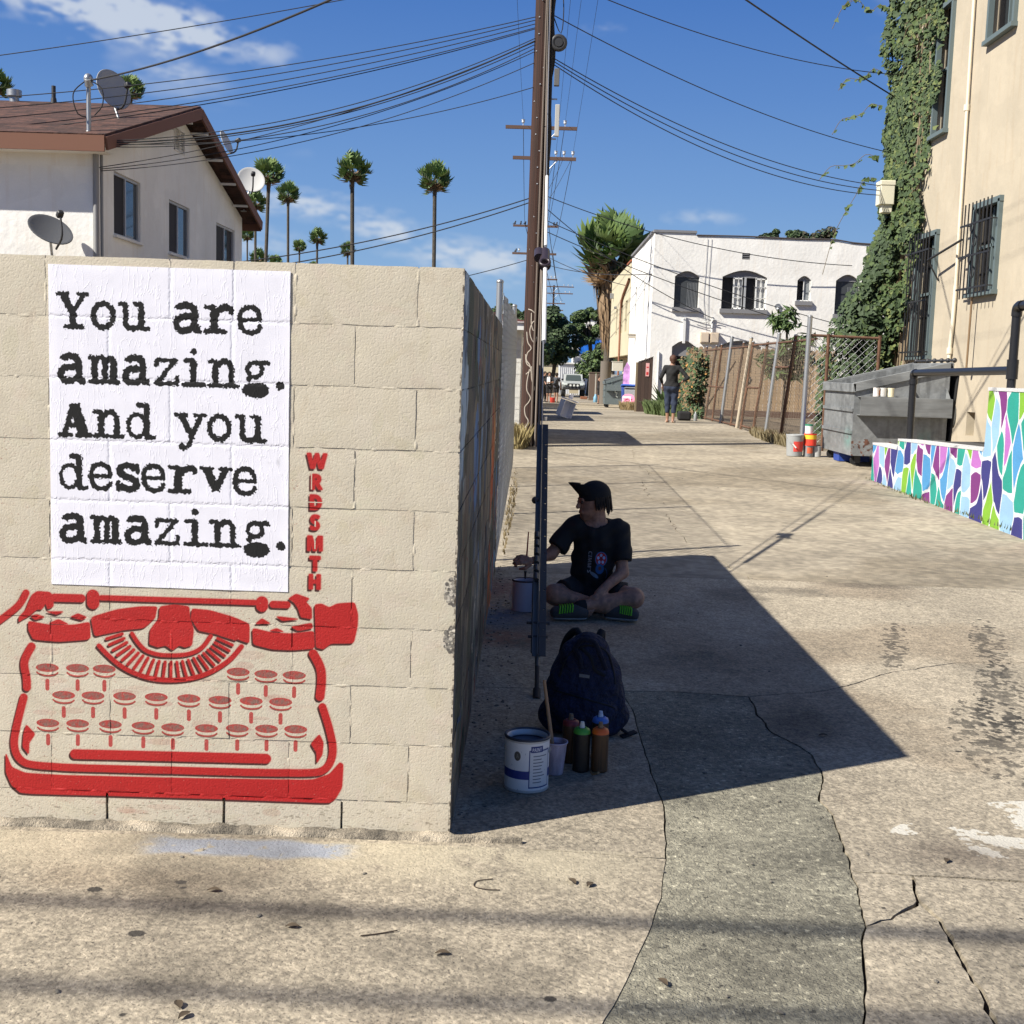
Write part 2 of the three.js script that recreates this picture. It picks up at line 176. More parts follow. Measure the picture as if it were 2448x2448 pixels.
{
  const j = 0.003, c = 0.008, rv = (a) => a.slice().reverse(), cat = (...ls) => { const o = []; for (const l of ls) for (const p of l) if (!o.length || Math.hypot(o[o.length - 1][0] - p[0], o[o.length - 1][1] - p[1]) > 1e-4) o.push(p); if (Math.hypot(o[0][0] - o[o.length - 1][0], o[0][1] - o[o.length - 1][1]) < 1e-4) o.pop(); return o; };
  const FJ1 = jl([[-6, -4.02], [-0.33, -4.008], [0.5, -3.938]], 0.08, j), FJ2 = jl([[0.5, -3.938], [1.101, -3.895]], 0.06, j * 0.7), FJ3 = jl([[1.101, -3.895], [1.295, -3.875]], 0.04, 0.006), FJ4 = jl([[1.295, -3.875], [1.655, -3.862], [3, -3.78], [4.86, -3.68]], 0.06, 0.006);
  const GLu = jl([[0.495, -5.985], [0.53, -5.592], [0.534, -4.725], [0.546, -4.433], [0.5, -3.938]], 0.07, 0.005), GLl = jl([[0.5, -3.938], [0.453, -3.635], [0.366, -3.312], [0.286, -3.049], [0.1, -2.5], [-0.2, -1.6], [-0.9, 3]], 0.07, 0.004);
  const GRu = jl([[1.122, -5.96], [1.113, -5.62], [1.129, -5.378], [1.212, -5.198], [1.238, -5.057], [1.222, -4.814], [1.152, -4.581], [1.163, -4.41], [1.135, -4.137], [1.101, -3.895]], 0.035, c);
  const GR1 = jl([[1.101, -3.895], [1.064, -3.653], [1.041, -3.491]], 0.04, 0.008), GR2 = jl([[1.041, -3.491], [1.022, -3.451], [0.953, -3.178], [0.888, -2.946], [0.75, -2.4], [0.5, -1.2], [0.2, 3]], 0.06, 0.005);
  const GT = jl([[0.495, -5.985], [0.779, -5.999], [1.122, -5.96]], 0.06, j), CR = jl([[1.122, -5.96], [1.351, -6.037], [1.546, -6.119], [1.703, -6.253], [1.919, -6.477], [2.151, -6.621], [2.45, -6.807], [2.838, -6.862], [4.86, -7.1]], 0.035, c * 1.2);
  const CB1 = jl([[1.295, -3.875], [1.254, -3.676]], 0.03, c), CB2 = jl([[1.254, -3.676], [1.132, -3.543], [1.041, -3.491]], 0.03, c), CB3 = jl([[1.254, -3.676], [1.281, -3.555], [1.268, -3.373], [1.246, -3.182], [1.228, -3.03], [1.2, -2.6], [1.25, -1.2], [1.3, 3]], 0.035, c * 1.3);
  const TJ = jl([[-0.4, -5.95], [0.495, -5.985]], 0.07, j);
  slab(cat([[-6, 3]], FJ1, GLl), nearMat, 0.001);
  slab(cat(FJ2, GR1, GR2, rv(GLl)), gutterMat, 0.001, 0.003);
  slab(cat(GLu, FJ2, rv(GRu), rv(GT)), gutterMat, 0.002, 0.003);
  slab(cat(FJ3, CB1, CB2, rv(GR1)), nearMat, 0.005);
  slab(cat(CB2, GR2, rv(CB3)), nearMat, 0.0065);
  slab(cat(FJ4, [[4.86, 3]], rv(CB3), rv(CB1)), nearMat, 0.008);
  slab(cat(TJ, GLu, rv(FJ1).slice(0, 6), [[-0.4, -4.01]]), nearMat, 0.004);
  slab(cat(FJ4, rv(CR), GRu, FJ3), nearMat, 0.005);
  let prevL = cat(TJ, GT, CR), zj = [-9.15, -12.8, -16.0, -19.4, -22.8, -26.3, -30, -33.5, -37, -41, -45, -50, -55, -62, -70, -80, -97, -118, -140], r = rng(5);
  zj.forEach((z, i) => {
    const right = z < -15 && z > -23 ? 8.3 : 5.0, cur = jl([[-0.4, z], [1.6 + 0.4 * r(), z - 0.05], [right, z + 0.05]], i < 5 ? 0.09 : 0.5, i < 6 ? 0.006 : 0.01), mat = i === 0 ? nearMat : farMat;
    const pr = prevL[prevL.length - 1][0];
    if (i === 0 || i > 7) slab(cat(prevL, pr !== right ? [[right, prevL[prevL.length - 1][1]]] : [], rv(cur)), mat, i > 8 ? 0.02 : i ? 0.006 : 0.003);
    else { // a wandering crack divides these bays lengthwise
      const ma = prevL.reduce((b, p, k) => Math.abs(p[0] - 1.7) < Math.abs(prevL[b][0] - 1.7) ? k : b, 0), mb = cur.reduce((b, p, k) => Math.abs(p[0] - 1.5) < Math.abs(cur[b][0] - 1.5) ? k : b, 0);
      const a = prevL[ma], b = cur[mb], mid = jl([a, [lerp(a[0], b[0], 0.5) + 0.5 * (r() - 0.5), lerp(a[1], b[1], 0.5)], b], 0.12, 0.03);
      slab(cat(prevL.slice(0, ma + 1), mid, rv(cur.slice(0, mb + 1))), mat, 0.004); slab(cat(prevL.slice(ma), pr !== right ? [[right, prevL[prevL.length - 1][1]]] : [], rv(cur.slice(mb)), rv(mid)), mat, 0.004);
    }
    prevL = right === 8.3 && (zj[i + 1] ?? 0) < -23 ? cur.filter((p) => p[0] <= 5).concat([[5.0, z + 0.02]]) : cur;
  });
}
// loose leaves, twigs and grit on the paving
{
  const r = rng(901), gs = []; for (let i = 0; i < 260; i++) { const near = i < 150, z = near ? -2.6 - 7 * r() : -4 - 26 * r(), x = near ? -1.8 + 4.6 * r() : -0.15 + 4.8 * r(); if (x < -0.2 && z < -4.05) continue; const s = 0.002 + 0.006 * r() ** 2; gs.push(at(new THREE.IcosahedronGeometry(s, 0).scale(1 + r(), 0.6, 1), x, gy(z) + s * 0.3, z, 0, r() * 6, 0)); }
  for (let i = 0; i < 320; i++) { const z = -4.2 - 5.2 * r(), x = -0.21 + 0.16 * r() ** 2; const s = 0.002 + 0.006 * r() ** 3; gs.push(at(new THREE.IcosahedronGeometry(s, 0).scale(1 + r(), 0.7, 1), x, gy(z) + s * 0.3, z, 0, r() * 6, 0)); }
  const g = solo('gravel', 'scattered grit and crumbs of mortar on the alley paving', 'gravel', gs, M([0.15, 0.135, 0.11], 0.95)); g.userData.kind = 'stuff';
  const leafMat = M([0.07, 0.05, 0.03], 0.9), twigMat = M([0.05, 0.035, 0.025], 0.9);
  const leaf = (() => { const pos = [], idx = []; for (let i = 0; i <= 8; i++) { const t = i / 8, w = 0.011 * Math.sin(Math.PI * Math.min(1, t * 1.05)) ** 0.8, x = t * 0.042 - 0.021, y = 0.004 + 0.006 * Math.sin(t * 3); pos.push(x, y, -w, x, y * 0.5, 0, x, y, w); } for (let i = 0; i < 8; i++) { const a = i * 3; idx.push(a, a + 1, a + 3, a + 1, a + 4, a + 3, a + 1, a + 2, a + 4, a + 2, a + 5, a + 4); } return bgeo(pos, idx); })();
  [[-0.911, -3.558], [-0.829, -2.894], [-0.8, -2.844], [-0.192, -3.214], [0.18, -3.72], [0.235, -3.7], [1.35, -5.35], [0.4, -3.1], [1.45, -4.0], [-0.63, -3.34]].forEach(([x, z], i) => solo('dry_leaf', 'small curled brown dry leaf lying on the concrete in front of the block wall', 'leaf', leaf, leafMat, [x, gy(z) + 0.002, z], 'dry leaves on the paving', i * 2.1));
  solo('curved_twig', 'thin dark curved twig on the paving near the wall corner', 'twig', tube([[0.02, 0.004, -0.07], [-0.03, 0.003, -0.05], [-0.035, 0.003, -0.01], [0.0, 0.004, 0.01], [0.045, 0.004, 0.012]], 0.0016, 5, 20), twigMat, [-0.09, gy(-3.65), -3.65]);
  solo('straight_twig', 'short straight brown twig on the paving below the red typewriter', 'twig', tube([[-0.05, 0.004, 0.02], [0, 0.003, 0.0], [0.05, 0.005, -0.02]], 0.002, 5, 8), twigMat, [-0.38, gy(-3.32), -3.32]);
}
// ---------- painted block wall with its corner at the alley ----------
const PAINT_POLYS=[[545,845,562,858,604,857,617,844,617,808,597,797,591,817,577,796,561,796,534,772,514,761,498,750,498,767,521,791,535,825],[1409,862,1435,880,1481,865,1468,854,1488,832,1489,795,1452,800,1442,830,1429,849],[1498,845,1521,849,1547,837,1573,851,1632,857,1644,817,1643,777,1631,717,1555,714,1529,693,1504,699,1501,772],[531,755,600,744,686,747,739,759,741,699,632,687,546,692,530,725],[590,790,653,792,627,780],[537,772,561,779,587,770,554,759],[597,748,633,765,669,748],[673,773,699,787,729,775,712,764],[1289,758,1358,744,1424,743,1497,755,1500,695,1424,686,1358,687,1292,701],[1298,772,1321,792,1351,774],[1367,801,1449,794,1390,785],[1417,766,1489,782,1492,764,1443,753],[1345,750,1371,760,1397,748],[742,775,831,805,910,818,968,820,960,780,923,744,831,732,755,709],[976,820,1025,829,1075,824,1078,787,1091,744,1085,691,1062,683,1042,689,1019,671,996,687,969,680,940,689,943,739,973,780],[1085,817,1147,813,1226,792,1279,771,1279,704,1226,722,1147,736,1108,742,1081,781],[447,295,467,244,513,225,627,222,1029,227,1496,237,1556,260,1591,303,1603,296,1600,214,1577,172,1557,158,1296,158,895,156,499,152,466,178,446,226],[519,396,549,363,528,332,526,291,505,317,509,365],[1520,399,1491,364,1511,334,1512,296,1531,328,1534,369]];
const PAINT_STROKES=[[17,779,843,1298,845],[41,751,849,751,824],[39,1321,847,1321,834],[26,621,838,712,839],[22,408,734,482,790,508,817,525,851],[23,1358,841,1405,841],[13,882,724,910,674,963,654,1015,653,1075,659,1121,682,1149,726],[15,770,678,824,617,923,572,1022,565,1121,584,1210,638,1253,693],[26,541,668,520,634,513,603,523,556,523,526],[25,512,491,489,405,473,330,487,275,537,248,962,253,1496,258,1549,277,1571,336,1555,417,1529,494],[29,1495,677,1520,639,1526,592,1520,530],[33,685,298,1339,306],[9,844,737,790,724],[9,849,722,796,703],[9,855,707,805,683],[9,864,693,817,664],[9,875,680,831,647],[9,888,669,848,631],[9,903,658,867,617],[9,919,649,888,604],[9,936,642,911,594],[9,955,636,935,586],[9,974,632,961,581],[9,994,630,987,578],[9,1014,630,1013,578],[9,1034,631,1040,580],[9,1053,635,1066,584],[9,1073,640,1091,592],[9,1091,647,1116,601],[9,1109,655,1139,613],[9,1125,665,1160,626],[9,1139,677,1179,642],[9,1152,689,1196,659],[9,1163,703,1211,677],[9,1172,718,1222,697],[9,1179,733,1232,718],[9,1184,748,1238,739]];
const PAINT_KEYS=[[593,596],[696,598],[787,599],[1242,605],[1336,601],[1432,600],[648,503],[748,505],[856,507],[964,508],[1075,507],[1181,505],[1287,506],[1387,506],[593,404],[695,406],[807,407],[919,406],[1020,404],[1135,405],[1240,409],[1340,411],[1439,413]];
const wallPaint = canvasTex(2048, 2048, (g, W) => {
  const s = 1.024, X = (m) => m * s, Y = (m) => 2048 - m * s, r = rng(31);
  g.fillStyle = 'rgb(190,181,162)'; g.fillRect(0, 0, W, W);
  for (let i = 0; i < 2600; i++) { const k = r(); g.fillStyle = k < 0.5 ? `rgba(168,156,132,${0.16 * r()})` : `rgba(206,197,178,${0.14 * r()})`; g.beginPath(); g.ellipse(W * r(), W * r(), 10 + 60 * r(), 4 + 26 * r(), r() * 3, 0, 7); g.fill(); }
  for (let i = 0; i < 2600; i++) { const y = W * r(); g.fillStyle = `rgba(96,84,66,${0.12 + 0.35 * r() ** 3})`; g.beginPath(); g.arc(W * r(), y, 0.6 + 1.8 * r() ** 3, 0, 7); g.fill(); }
  for (let i = 0; i < 900; i++) { const y = Y(50 + 150 * r() ** 2.2); g.fillStyle = `rgba(84,74,60,${0.1 + 0.3 * r()})`; g.beginPath(); g.ellipse(W * r(), y, 2 + 8 * r(), 1 + 2 * r(), 0, 0, 7); g.fill(); }
  // bare patches at the broken corner
  const bare = (cx, cy, w, h) => { for (let i = 0; i < 240; i++) { g.fillStyle = ['#6e6a62', '#8b857a', '#5a5650', '#b9b2a4'][(r() * 4) | 0]; g.beginPath(); const a = r() * 7, q = Math.sqrt(r()); g.arc(X(cx + w * q * Math.cos(a)), Y(cy + h * q * Math.sin(a)), 2 + 5 * r(), 0, 7); g.fill(); } };
  bare(1968, 905, 34, 52); bare(1964, 742, 30, 48); for (let i = 0; i < 260; i++) { g.fillStyle = `rgba(72,64,54,${0.3 + 0.5 * r()})`; g.fillRect(X(1964 + 8 * r()), Y(2000 * r()), 2 + 5 * r(), 3 + 16 * r()); }
  const red = 'rgb(166,17,15)', ink = 'rgb(52,20,16)';
  const shapes = (dx, dy, col, blur) => {
    g.save(); g.translate(dx, dy); g.fillStyle = g.strokeStyle = col; g.shadowColor = col; g.shadowBlur = blur; g.lineCap = g.lineJoin = 'round';
    for (const p of PAINT_POLYS) { g.beginPath(); const n = p.length / 2, q = (i) => [X(p[2 * ((i + n) % n)]), Y(p[2 * ((i + n) % n) + 1])]; for (let i = 0; i < n; i++) { const a = q(i), b = q(i + 1), m = [lerp(a[0], b[0], 0.18), lerp(a[1], b[1], 0.18)], e = [lerp(a[0], b[0], 0.82), lerp(a[1], b[1], 0.82)]; if (!i) g.moveTo(...m); else g.quadraticCurveTo(...a, ...m); g.lineTo(...e); } const a = q(0), b = q(1); g.quadraticCurveTo(...a, lerp(a[0], b[0], 0.18), lerp(a[1], b[1], 0.18)); g.fill(); }
    for (const [w, ...p] of PAINT_STROKES) { g.lineWidth = w * s; g.beginPath(); g.moveTo(X(p[0]), Y(p[1])); for (let i = 2; i < p.length - 2; i += 2) g.quadraticCurveTo(X(p[i]), Y(p[i + 1]), X((p[i] + p[i + 2]) / 2), Y((p[i + 1] + p[i + 3]) / 2)); g.lineTo(X(p[p.length - 2]), Y(p[p.length - 1])); g.stroke(); }
    g.font = 'bold 74px sans-serif'; g.textAlign = 'center'; g.textBaseline = 'middle'; g.lineWidth = 5;
    [...'WRDSMTH'].forEach((c, i) => { const [x, y] = [[1499, 1327], [1496, 1258], [1496, 1189], [1495, 1122], [1496, 1052], [1497, 983], [1497, 922]][i]; g.save(); g.translate(X(x), Y(y)); g.scale(c === 'W' ? 0.95 : 0.9, 0.92); g.fillText(c, 0, 0); g.strokeText(c, 0, 0); g.restore(); });
    g.restore();
  };
  shapes(-5, 7, ink, 3); shapes(0, 0, red, 5);
  // stencil bridges in the letters, darker streaks in the red, faded key tops
  g.fillStyle = 'rgb(190,181,162)'; for (const [x, y, w, h] of [[1482, 1262, 4, 60], [1497, 1190, 70, 3.5], [1496, 1118, 5, 20], [1496, 1048, 4, 30]]) g.fillRect(X(x) - w / 2, Y(y) - h / 2, w, h);
  for (let i = 0; i < 90; i++) { g.fillStyle = `rgba(120,10,10,${0.1 * r()})`; g.beginPath(); g.ellipse(X(480 + 1000 * r()), Y(100 + 760 * r()), 20 + 40 * r(), 6 + 10 * r(), 0, 0, 7); g.fill(); }
  for (const [kx, ky] of PAINT_KEYS) {
    const x = X(kx), y = Y(ky), e = (dy, ry, col, a0 = 0, a1 = 7) => { g.fillStyle = col; g.beginPath(); g.ellipse(x, y + dy, 40, ry, 0, a0, a1); g.fill(); };
    e(0, 15, 'rgba(160,52,46,0.95)'); for (let i = 0; i < 70; i++) { const a = r() * 7, q = Math.sqrt(r()) * 0.9; g.fillStyle = `rgba(120,96,86,${0.35 * r()})`; g.beginPath(); g.arc(x + 36 * q * Math.cos(a), y + 12 * q * Math.sin(a), 3 + 4 * r(), 0, 7); g.fill(); }
    g.strokeStyle = 'rgba(150,40,34,0.85)'; g.lineWidth = 6; g.lineCap = 'round'; g.beginPath(); g.ellipse(x, y + 14, 37, 14, 0, 0.25, 2.9); g.stroke(); g.strokeStyle = 'rgba(70,40,34,0.7)'; g.lineWidth = 2.5; g.beginPath(); g.ellipse(x, y + 18, 36, 14, 0, 0.6, 2.6); g.stroke();
    g.strokeStyle = 'rgba(158,44,40,0.85)'; g.lineWidth = 14; g.beginPath(); g.moveTo(x, y + 46); g.lineTo(x, y + 74); g.stroke();
  }
  for (let i = 0; i < 9000; i++) { const q = r(); g.fillStyle = q < 0.5 ? `rgba(192,183,164,${0.5 * r() ** 2})` : `rgba(96,14,12,${0.45 * r()})`; g.beginPath(); g.ellipse(X(440 + 1120 * r()), Y(80 + 1300 * r() * (q < 0.7 ? 0.62 : 1)), 0.7 + 2.2 * r() ** 2, 0.6 + 1.2 * r(), r() * 3, 0, 7); g.fill(); }
  for (let i = 0; i < 5000; i++) { const a = r() * W, b = Y(100 + 820 * r()); g.fillStyle = r() < 0.5 ? `rgba(186,40,34,${0.25 * r()})` : `rgba(60,40,34,${0.2 * r()})`; g.fillRect(a, b, 1.6, 1.6); }
});
wallPaint.wrapS = wallPaint.wrapT = THREE.ClampToEdgeWrapping;
const sideArt = canvasTex(2048, 1024, (g, W, H) => { // old layered spray and brush painting along the alley side
  const r = rng(57), base = ['#4c4a42', '#6e6455', '#8a7b63', '#3a4438', '#5d5348', '#2c3038', '#77705f', '#566270', '#3c342a'];
  g.fillStyle = '#655d50'; g.fillRect(0, 0, W, H); g.lineCap = g.lineJoin = 'round';
  const blob = (x, y, w, h, col, a) => { g.globalAlpha = a; g.fillStyle = col; g.beginPath(); const n = 9, ph = r() * 6; for (let k = 0; k <= n; k++) { const t = k / n * 6.283, q = 0.75 + 0.45 * hsh(k % n, (x | 0) + (y | 0), 3), px = x + Math.cos(t + ph) * w * q, py = y + Math.sin(t + ph) * h * q; if (k) g.quadraticCurveTo(x + Math.cos(t + ph - 0.35) * w * q * 1.15, y + Math.sin(t + ph - 0.35) * h * q * 1.15, px, py); else g.moveTo(px, py); } g.fill(); };
  for (let i = 0; i < 190; i++) blob(W * r(), H * r(), 30 + 150 * r(), 30 + 110 * r(), base[(r() * base.length) | 0], 0.35 + 0.5 * r());
  const band = (x0, x1, y0, y1, list, n, a) => { for (let i = 0; i < n; i++) blob(W * lerp(x0, x1, r()), H * lerp(y0, y1, r()), 14 + 46 * r(), 24 + 90 * r(), list[(r() * list.length) | 0], a * (0.5 + 0.5 * r())); };
  band(0, 0.07, 0, 0.45, ['#b4c6d2', '#a2b8c8', '#4a6484'], 22, 0.85); band(0.2, 0.5, 0.05, 0.7, ['#4a78b4', '#6a94bc', '#2b3c55', '#9aa0a6'], 26, 0.75); band(0.05, 0.95, 0, 1, ['#1e1d1a', '#2a2620', '#23282c'], 46, 0.7); band(0.02, 0.3, 0.4, 1, ['#2b2a24', '#37402a', '#5a4030', '#857a66'], 30, 0.7); band(0.5, 0.85, 0, 0.5, ['#bda27a', '#b39b78', '#8a7558'], 22, 0.7);
  band(0.66, 0.76, 0.3, 1, ['#e0702c', '#cc5c2c', '#e08a44'], 20, 0.9); band(0.8, 0.95, 0.5, 1, ['#9a2f28', '#7c2a2a', '#3d6a96', '#4f86b0'], 24, 0.9); band(0.3, 0.6, 0.6, 1, ['#9d9482', '#8b8272', '#24221e', '#4c5a66'], 24, 0.7);
  for (let i = 0; i < 70; i++) { g.strokeStyle = ['#1a1a18', '#2e4a6a', '#b8b0a0', '#7a3a28', '#37503a', '#c9c2b2'][(r() * 6) | 0]; g.lineWidth = 3 + 11 * r(); g.globalAlpha = 0.55 + 0.45 * r(); let x = W * r(), y = H * r(); g.beginPath(); g.moveTo(x, y); for (let k = 0; k < 4; k++) { const nx = x + 150 * (r() - 0.45), ny = y + 170 * (r() - 0.5); g.quadraticCurveTo(x + 90 * (r() - 0.5), y + 120 * (r() - 0.5), nx, ny); x = nx; y = ny; } g.stroke(); }
  for (let i = 0; i < 120; i++) { g.fillStyle = ['#1a1a18', '#8a8272', '#3a4a5a', '#6a3a28'][(r() * 4) | 0]; g.globalAlpha = 0.5; g.fillRect(W * r(), H * r(), 2 + 3 * r(), 20 + 120 * r()); } g.globalAlpha = 1;
});
const blockBump = { bumpMap: rep(bumpGrain, 3.3 * 2, 3.3 * 2), bumpScale: 0.0011 };
const wallMat = M('#ffffff', 0.72, { map: wallPaint, ...blockBump }), sideMat = M('#ffffff', 0.8, { map: sideArt, bumpMap: rep(bumpGrain, 18, 7), bumpScale: 0.004 });
const COURSES = [1.92, 1.725, 1.525, 1.32, 1.12, 0.92, 0.72, 0.52, 0.32, 0.12, -0.03];
function blockGeo(w, h, nx, ny, seed, depth = 0.014, rag = 0.0016) { // a block face with ragged arrises; x 0..w, y 0..h, z 0 at the face
  const pos = [], idx = [], q = (i, j) => j * (nx + 1) + i;
  for (let j = 0; j <= ny; j++) for (let i = 0; i <= nx; i++) { const e = i === 0 || j === 0 || i === nx || j === ny, n = (vn(i * 0.9 + seed * 7.1, j * 0.9 + seed * 3.3, 3) - 0.5) * 2, m = (vn(i * 1.7 + seed * 2.1, j * 1.7 + seed, 4) - 0.5) * 2; pos.push(i / nx * w + (e && (i === 0 || i === nx) ? n * rag : 0), j / ny * h + (e && (j === 0 || j === ny) ? m * rag : 0), e ? -0.0012 + 0.0008 * n : 0.0006 * m); }
  for (let j = 0; j < ny; j++) for (let i = 0; i < nx; i++) idx.push(q(i, j), q(i + 1, j), q(i, j + 1), q(i + 1, j), q(i + 1, j + 1), q(i, j + 1));
  const ring = []; for (let i = 0; i < nx; i++) ring.push(q(i, 0)); for (let j = 0; j < ny; j++) ring.push(q(nx, j)); for (let i = nx; i > 0; i--) ring.push(q(i, ny)); for (let j = ny; j > 0; j--) ring.push(q(0, j));
  const b = pos.length / 3; for (const k of ring) pos.push(pos[3 * k], pos[3 * k + 1], -0.002, pos[3 * k], pos[3 * k + 1], -depth);
  for (let i = 0; i < ring.length; i++) { const a = b + 2 * i, c = b + 2 * ((i + 1) % ring.length); idx.push(a, a + 1, c, c, a + 1, c + 1); }
  return bgeo(pos, idx);
}
{
  const wall = thing('block_wall', 'cream painted concrete block wall with a corner at the alley and a red typewriter stencil', 'wall', [-0.229, 0, -4.05]);
  const uvF = (x, y) => [(x - 0.229 + 2.2) / 2, (y + 0.05) / 2], uvS = (z, y) => [-z / 5.3, (y + 0.03) / 1.95];
  const J = 0.0028, L = -3.4;
  for (let k = 0; k < 10; k++) {
    const y1 = COURSES[k] - (k ? J : 0), y0 = COURSES[k + 1] + J, odd = k % 2 === 0; let xs = [0]; for (let x = (odd ? -0.146 : -0.349) - (k === 9 ? 0.02 : 0); x > L; x -= 0.406) xs.push(x + (hsh(k, Math.round(x * 100), 4) - 0.5) * 0.008); if (k === 0) xs.push(-0.751); xs.sort((a, b) => b - a);
    for (let i = 0; i < xs.length - 1; i++) {
      const dx = k === 9 && i ? 0.0045 : J, x1 = xs[i] - (i ? dx : 0), x0 = xs[i + 1] + dx, w = x1 - x0, seed = k * 13 + i, g = blockGeo(w, y1 - y0, Math.max(3, Math.round(w / 0.035)), 6, seed); g.translate(x0, y0, (hsh(k, i, 9) - 0.5) * 0.0014);
      part(wall, 'concrete_block', uvXY(g, (x, y) => uvF(x, y)), wallMat);
    }
    let zs = [-0.0145]; for (let z = odd ? -0.349 : -0.146; z > -5.18; z -= 0.406) zs.push(z); zs.push(-5.2);
    for (let i = 0; i < zs.length - 1; i++) { const z1 = zs[i] - (i ? J : 0), z0 = zs[i + 1] + J, w = z1 - z0; if (w < 0.03) continue; const g = blockGeo(w, y1 - y0, Math.max(2, Math.round(w / 0.06)), 4, k * 17 + i + 400); g.rotateY(Math.PI / 2).translate((hsh(k, i, 19) - 0.5) * 0.002, y0, z1); part(wall, 'concrete_block', uvXY(g, (x, y, z) => uvS(z, y)), sideMat); }
  }
  // lumpy painted mortar in the joints of the front
  const strip = (L2, horiz, seed, gap) => { const n = Math.max(4, Math.round(L2 / 0.007)), m = 4, hw = 0.0075, pos = [], idx = []; for (let i = 0; i <= n; i++) for (let j = 0; j <= m; j++) { const t = i / n * L2, c = (j / m - 0.5) * 2 * hw, lump = vn(t * 95 + seed * 3.7, j * 0.8, 61) * 0.6 + vn(t * 38 + seed, 1, 62) * 0.9 - 0.62, hole = sst(0.7, 0.86, vn(t * 24 + seed * 1.9, 5, 63)); const z = -0.0026 + (1 - (c / hw) ** 2) * (0.0008 + 0.0042 * lump) - hole * 0.006; const w = c + 0.0022 * (vn(t * 70, seed, 64) - 0.5); pos.push(horiz ? t : w, horiz ? w : t, z); } for (let i = 0; i < n; i++) for (let j = 0; j < m; j++) { const q = i * (m + 1) + j; if (horiz) idx.push(q, q + m + 1, q + 1, q + 1, q + m + 1, q + m + 2); else idx.push(q, q + 1, q + m + 1, q + 1, q + m + 2, q + m + 1); } return bgeo(pos, idx); };
  for (let k = 1; k < 10; k++) part(wall, 'mortar_joint', uvXY(strip(1.78, true, k, 0).translate(-1.78, COURSES[k], 0), (x, y) => uvF(x, y)), wallMat);
  for (let k = 0; k < 9; k++) for (let x = k % 2 === 0 ? -0.146 : -0.349; x > -1.75; x -= 0.406) { const xj = x + (hsh(k, Math.round(x * 100), 4) - 0.5) * 0.008; part(wall, 'mortar_joint', uvXY(strip(COURSES[k] - COURSES[k + 1] - 0.01, false, k * 7 + x * 3, 0).translate(xj, COURSES[k + 1] + 0.005, 0), (a2, b2) => uvF(a2, b2)), wallMat); }
  // mortar behind the faces, missing in the lowest upright joints
  const mf = (y0, y1, d) => uvXY(box(3.4 - 0.006, y1 - y0, 0.19 - d, -1.703, (y0 + y1) / 2, -d - (0.19 - d) / 2), (x, y) => uvF(x, y));
  part(wall, 'mortar', [mf(0.12, 1.916, 0.0028), mf(-0.03, 0.12, 0.03)], wallMat);
  part(wall, 'mortar', uvXY(box(0.184, 1.946, 5.0, -0.0962, 0.943, -2.695), (x, y, z) => uvS(z, y)), sideMat);
  // ragged cement ledge along the foot
  const edge = jl([[-3.2, -4.015], [-1.2, -4.02], [-0.5, -4.02], [-0.1, -4.015], [0.02, -4.02]], 0.022, 0.009), pos = [], idx = [], uvs = []; edge.forEach(([x, z], i) => { const h = 0.009 + 0.008 * vn(x * 30, 2, 8), zb = x < -0.229 ? -4.051 : -4.03; pos.push(x, h * 1.5, zb, x, h, z + 0.004, x, -0.02, z + 0.008); uvs.push(x, zb, x, z, x, z + 0.02); if (i) { const a = 3 * i - 3; idx.push(a, a + 1, a + 3, a + 1, a + 4, a + 3, a + 1, a + 2, a + 4, a + 2, a + 5, a + 4); } });
  part(wall, 'cement_ledge', bgeo(pos, idx, uvs).translate(0.229, 0, 4.05), M('#ffffff', 0.9, { map: rep(mottle([132, 123, 108], 0.7, 271, 1), 2), bumpMap: rep(bumpGrain, 4), bumpScale: 0.006 }));
}
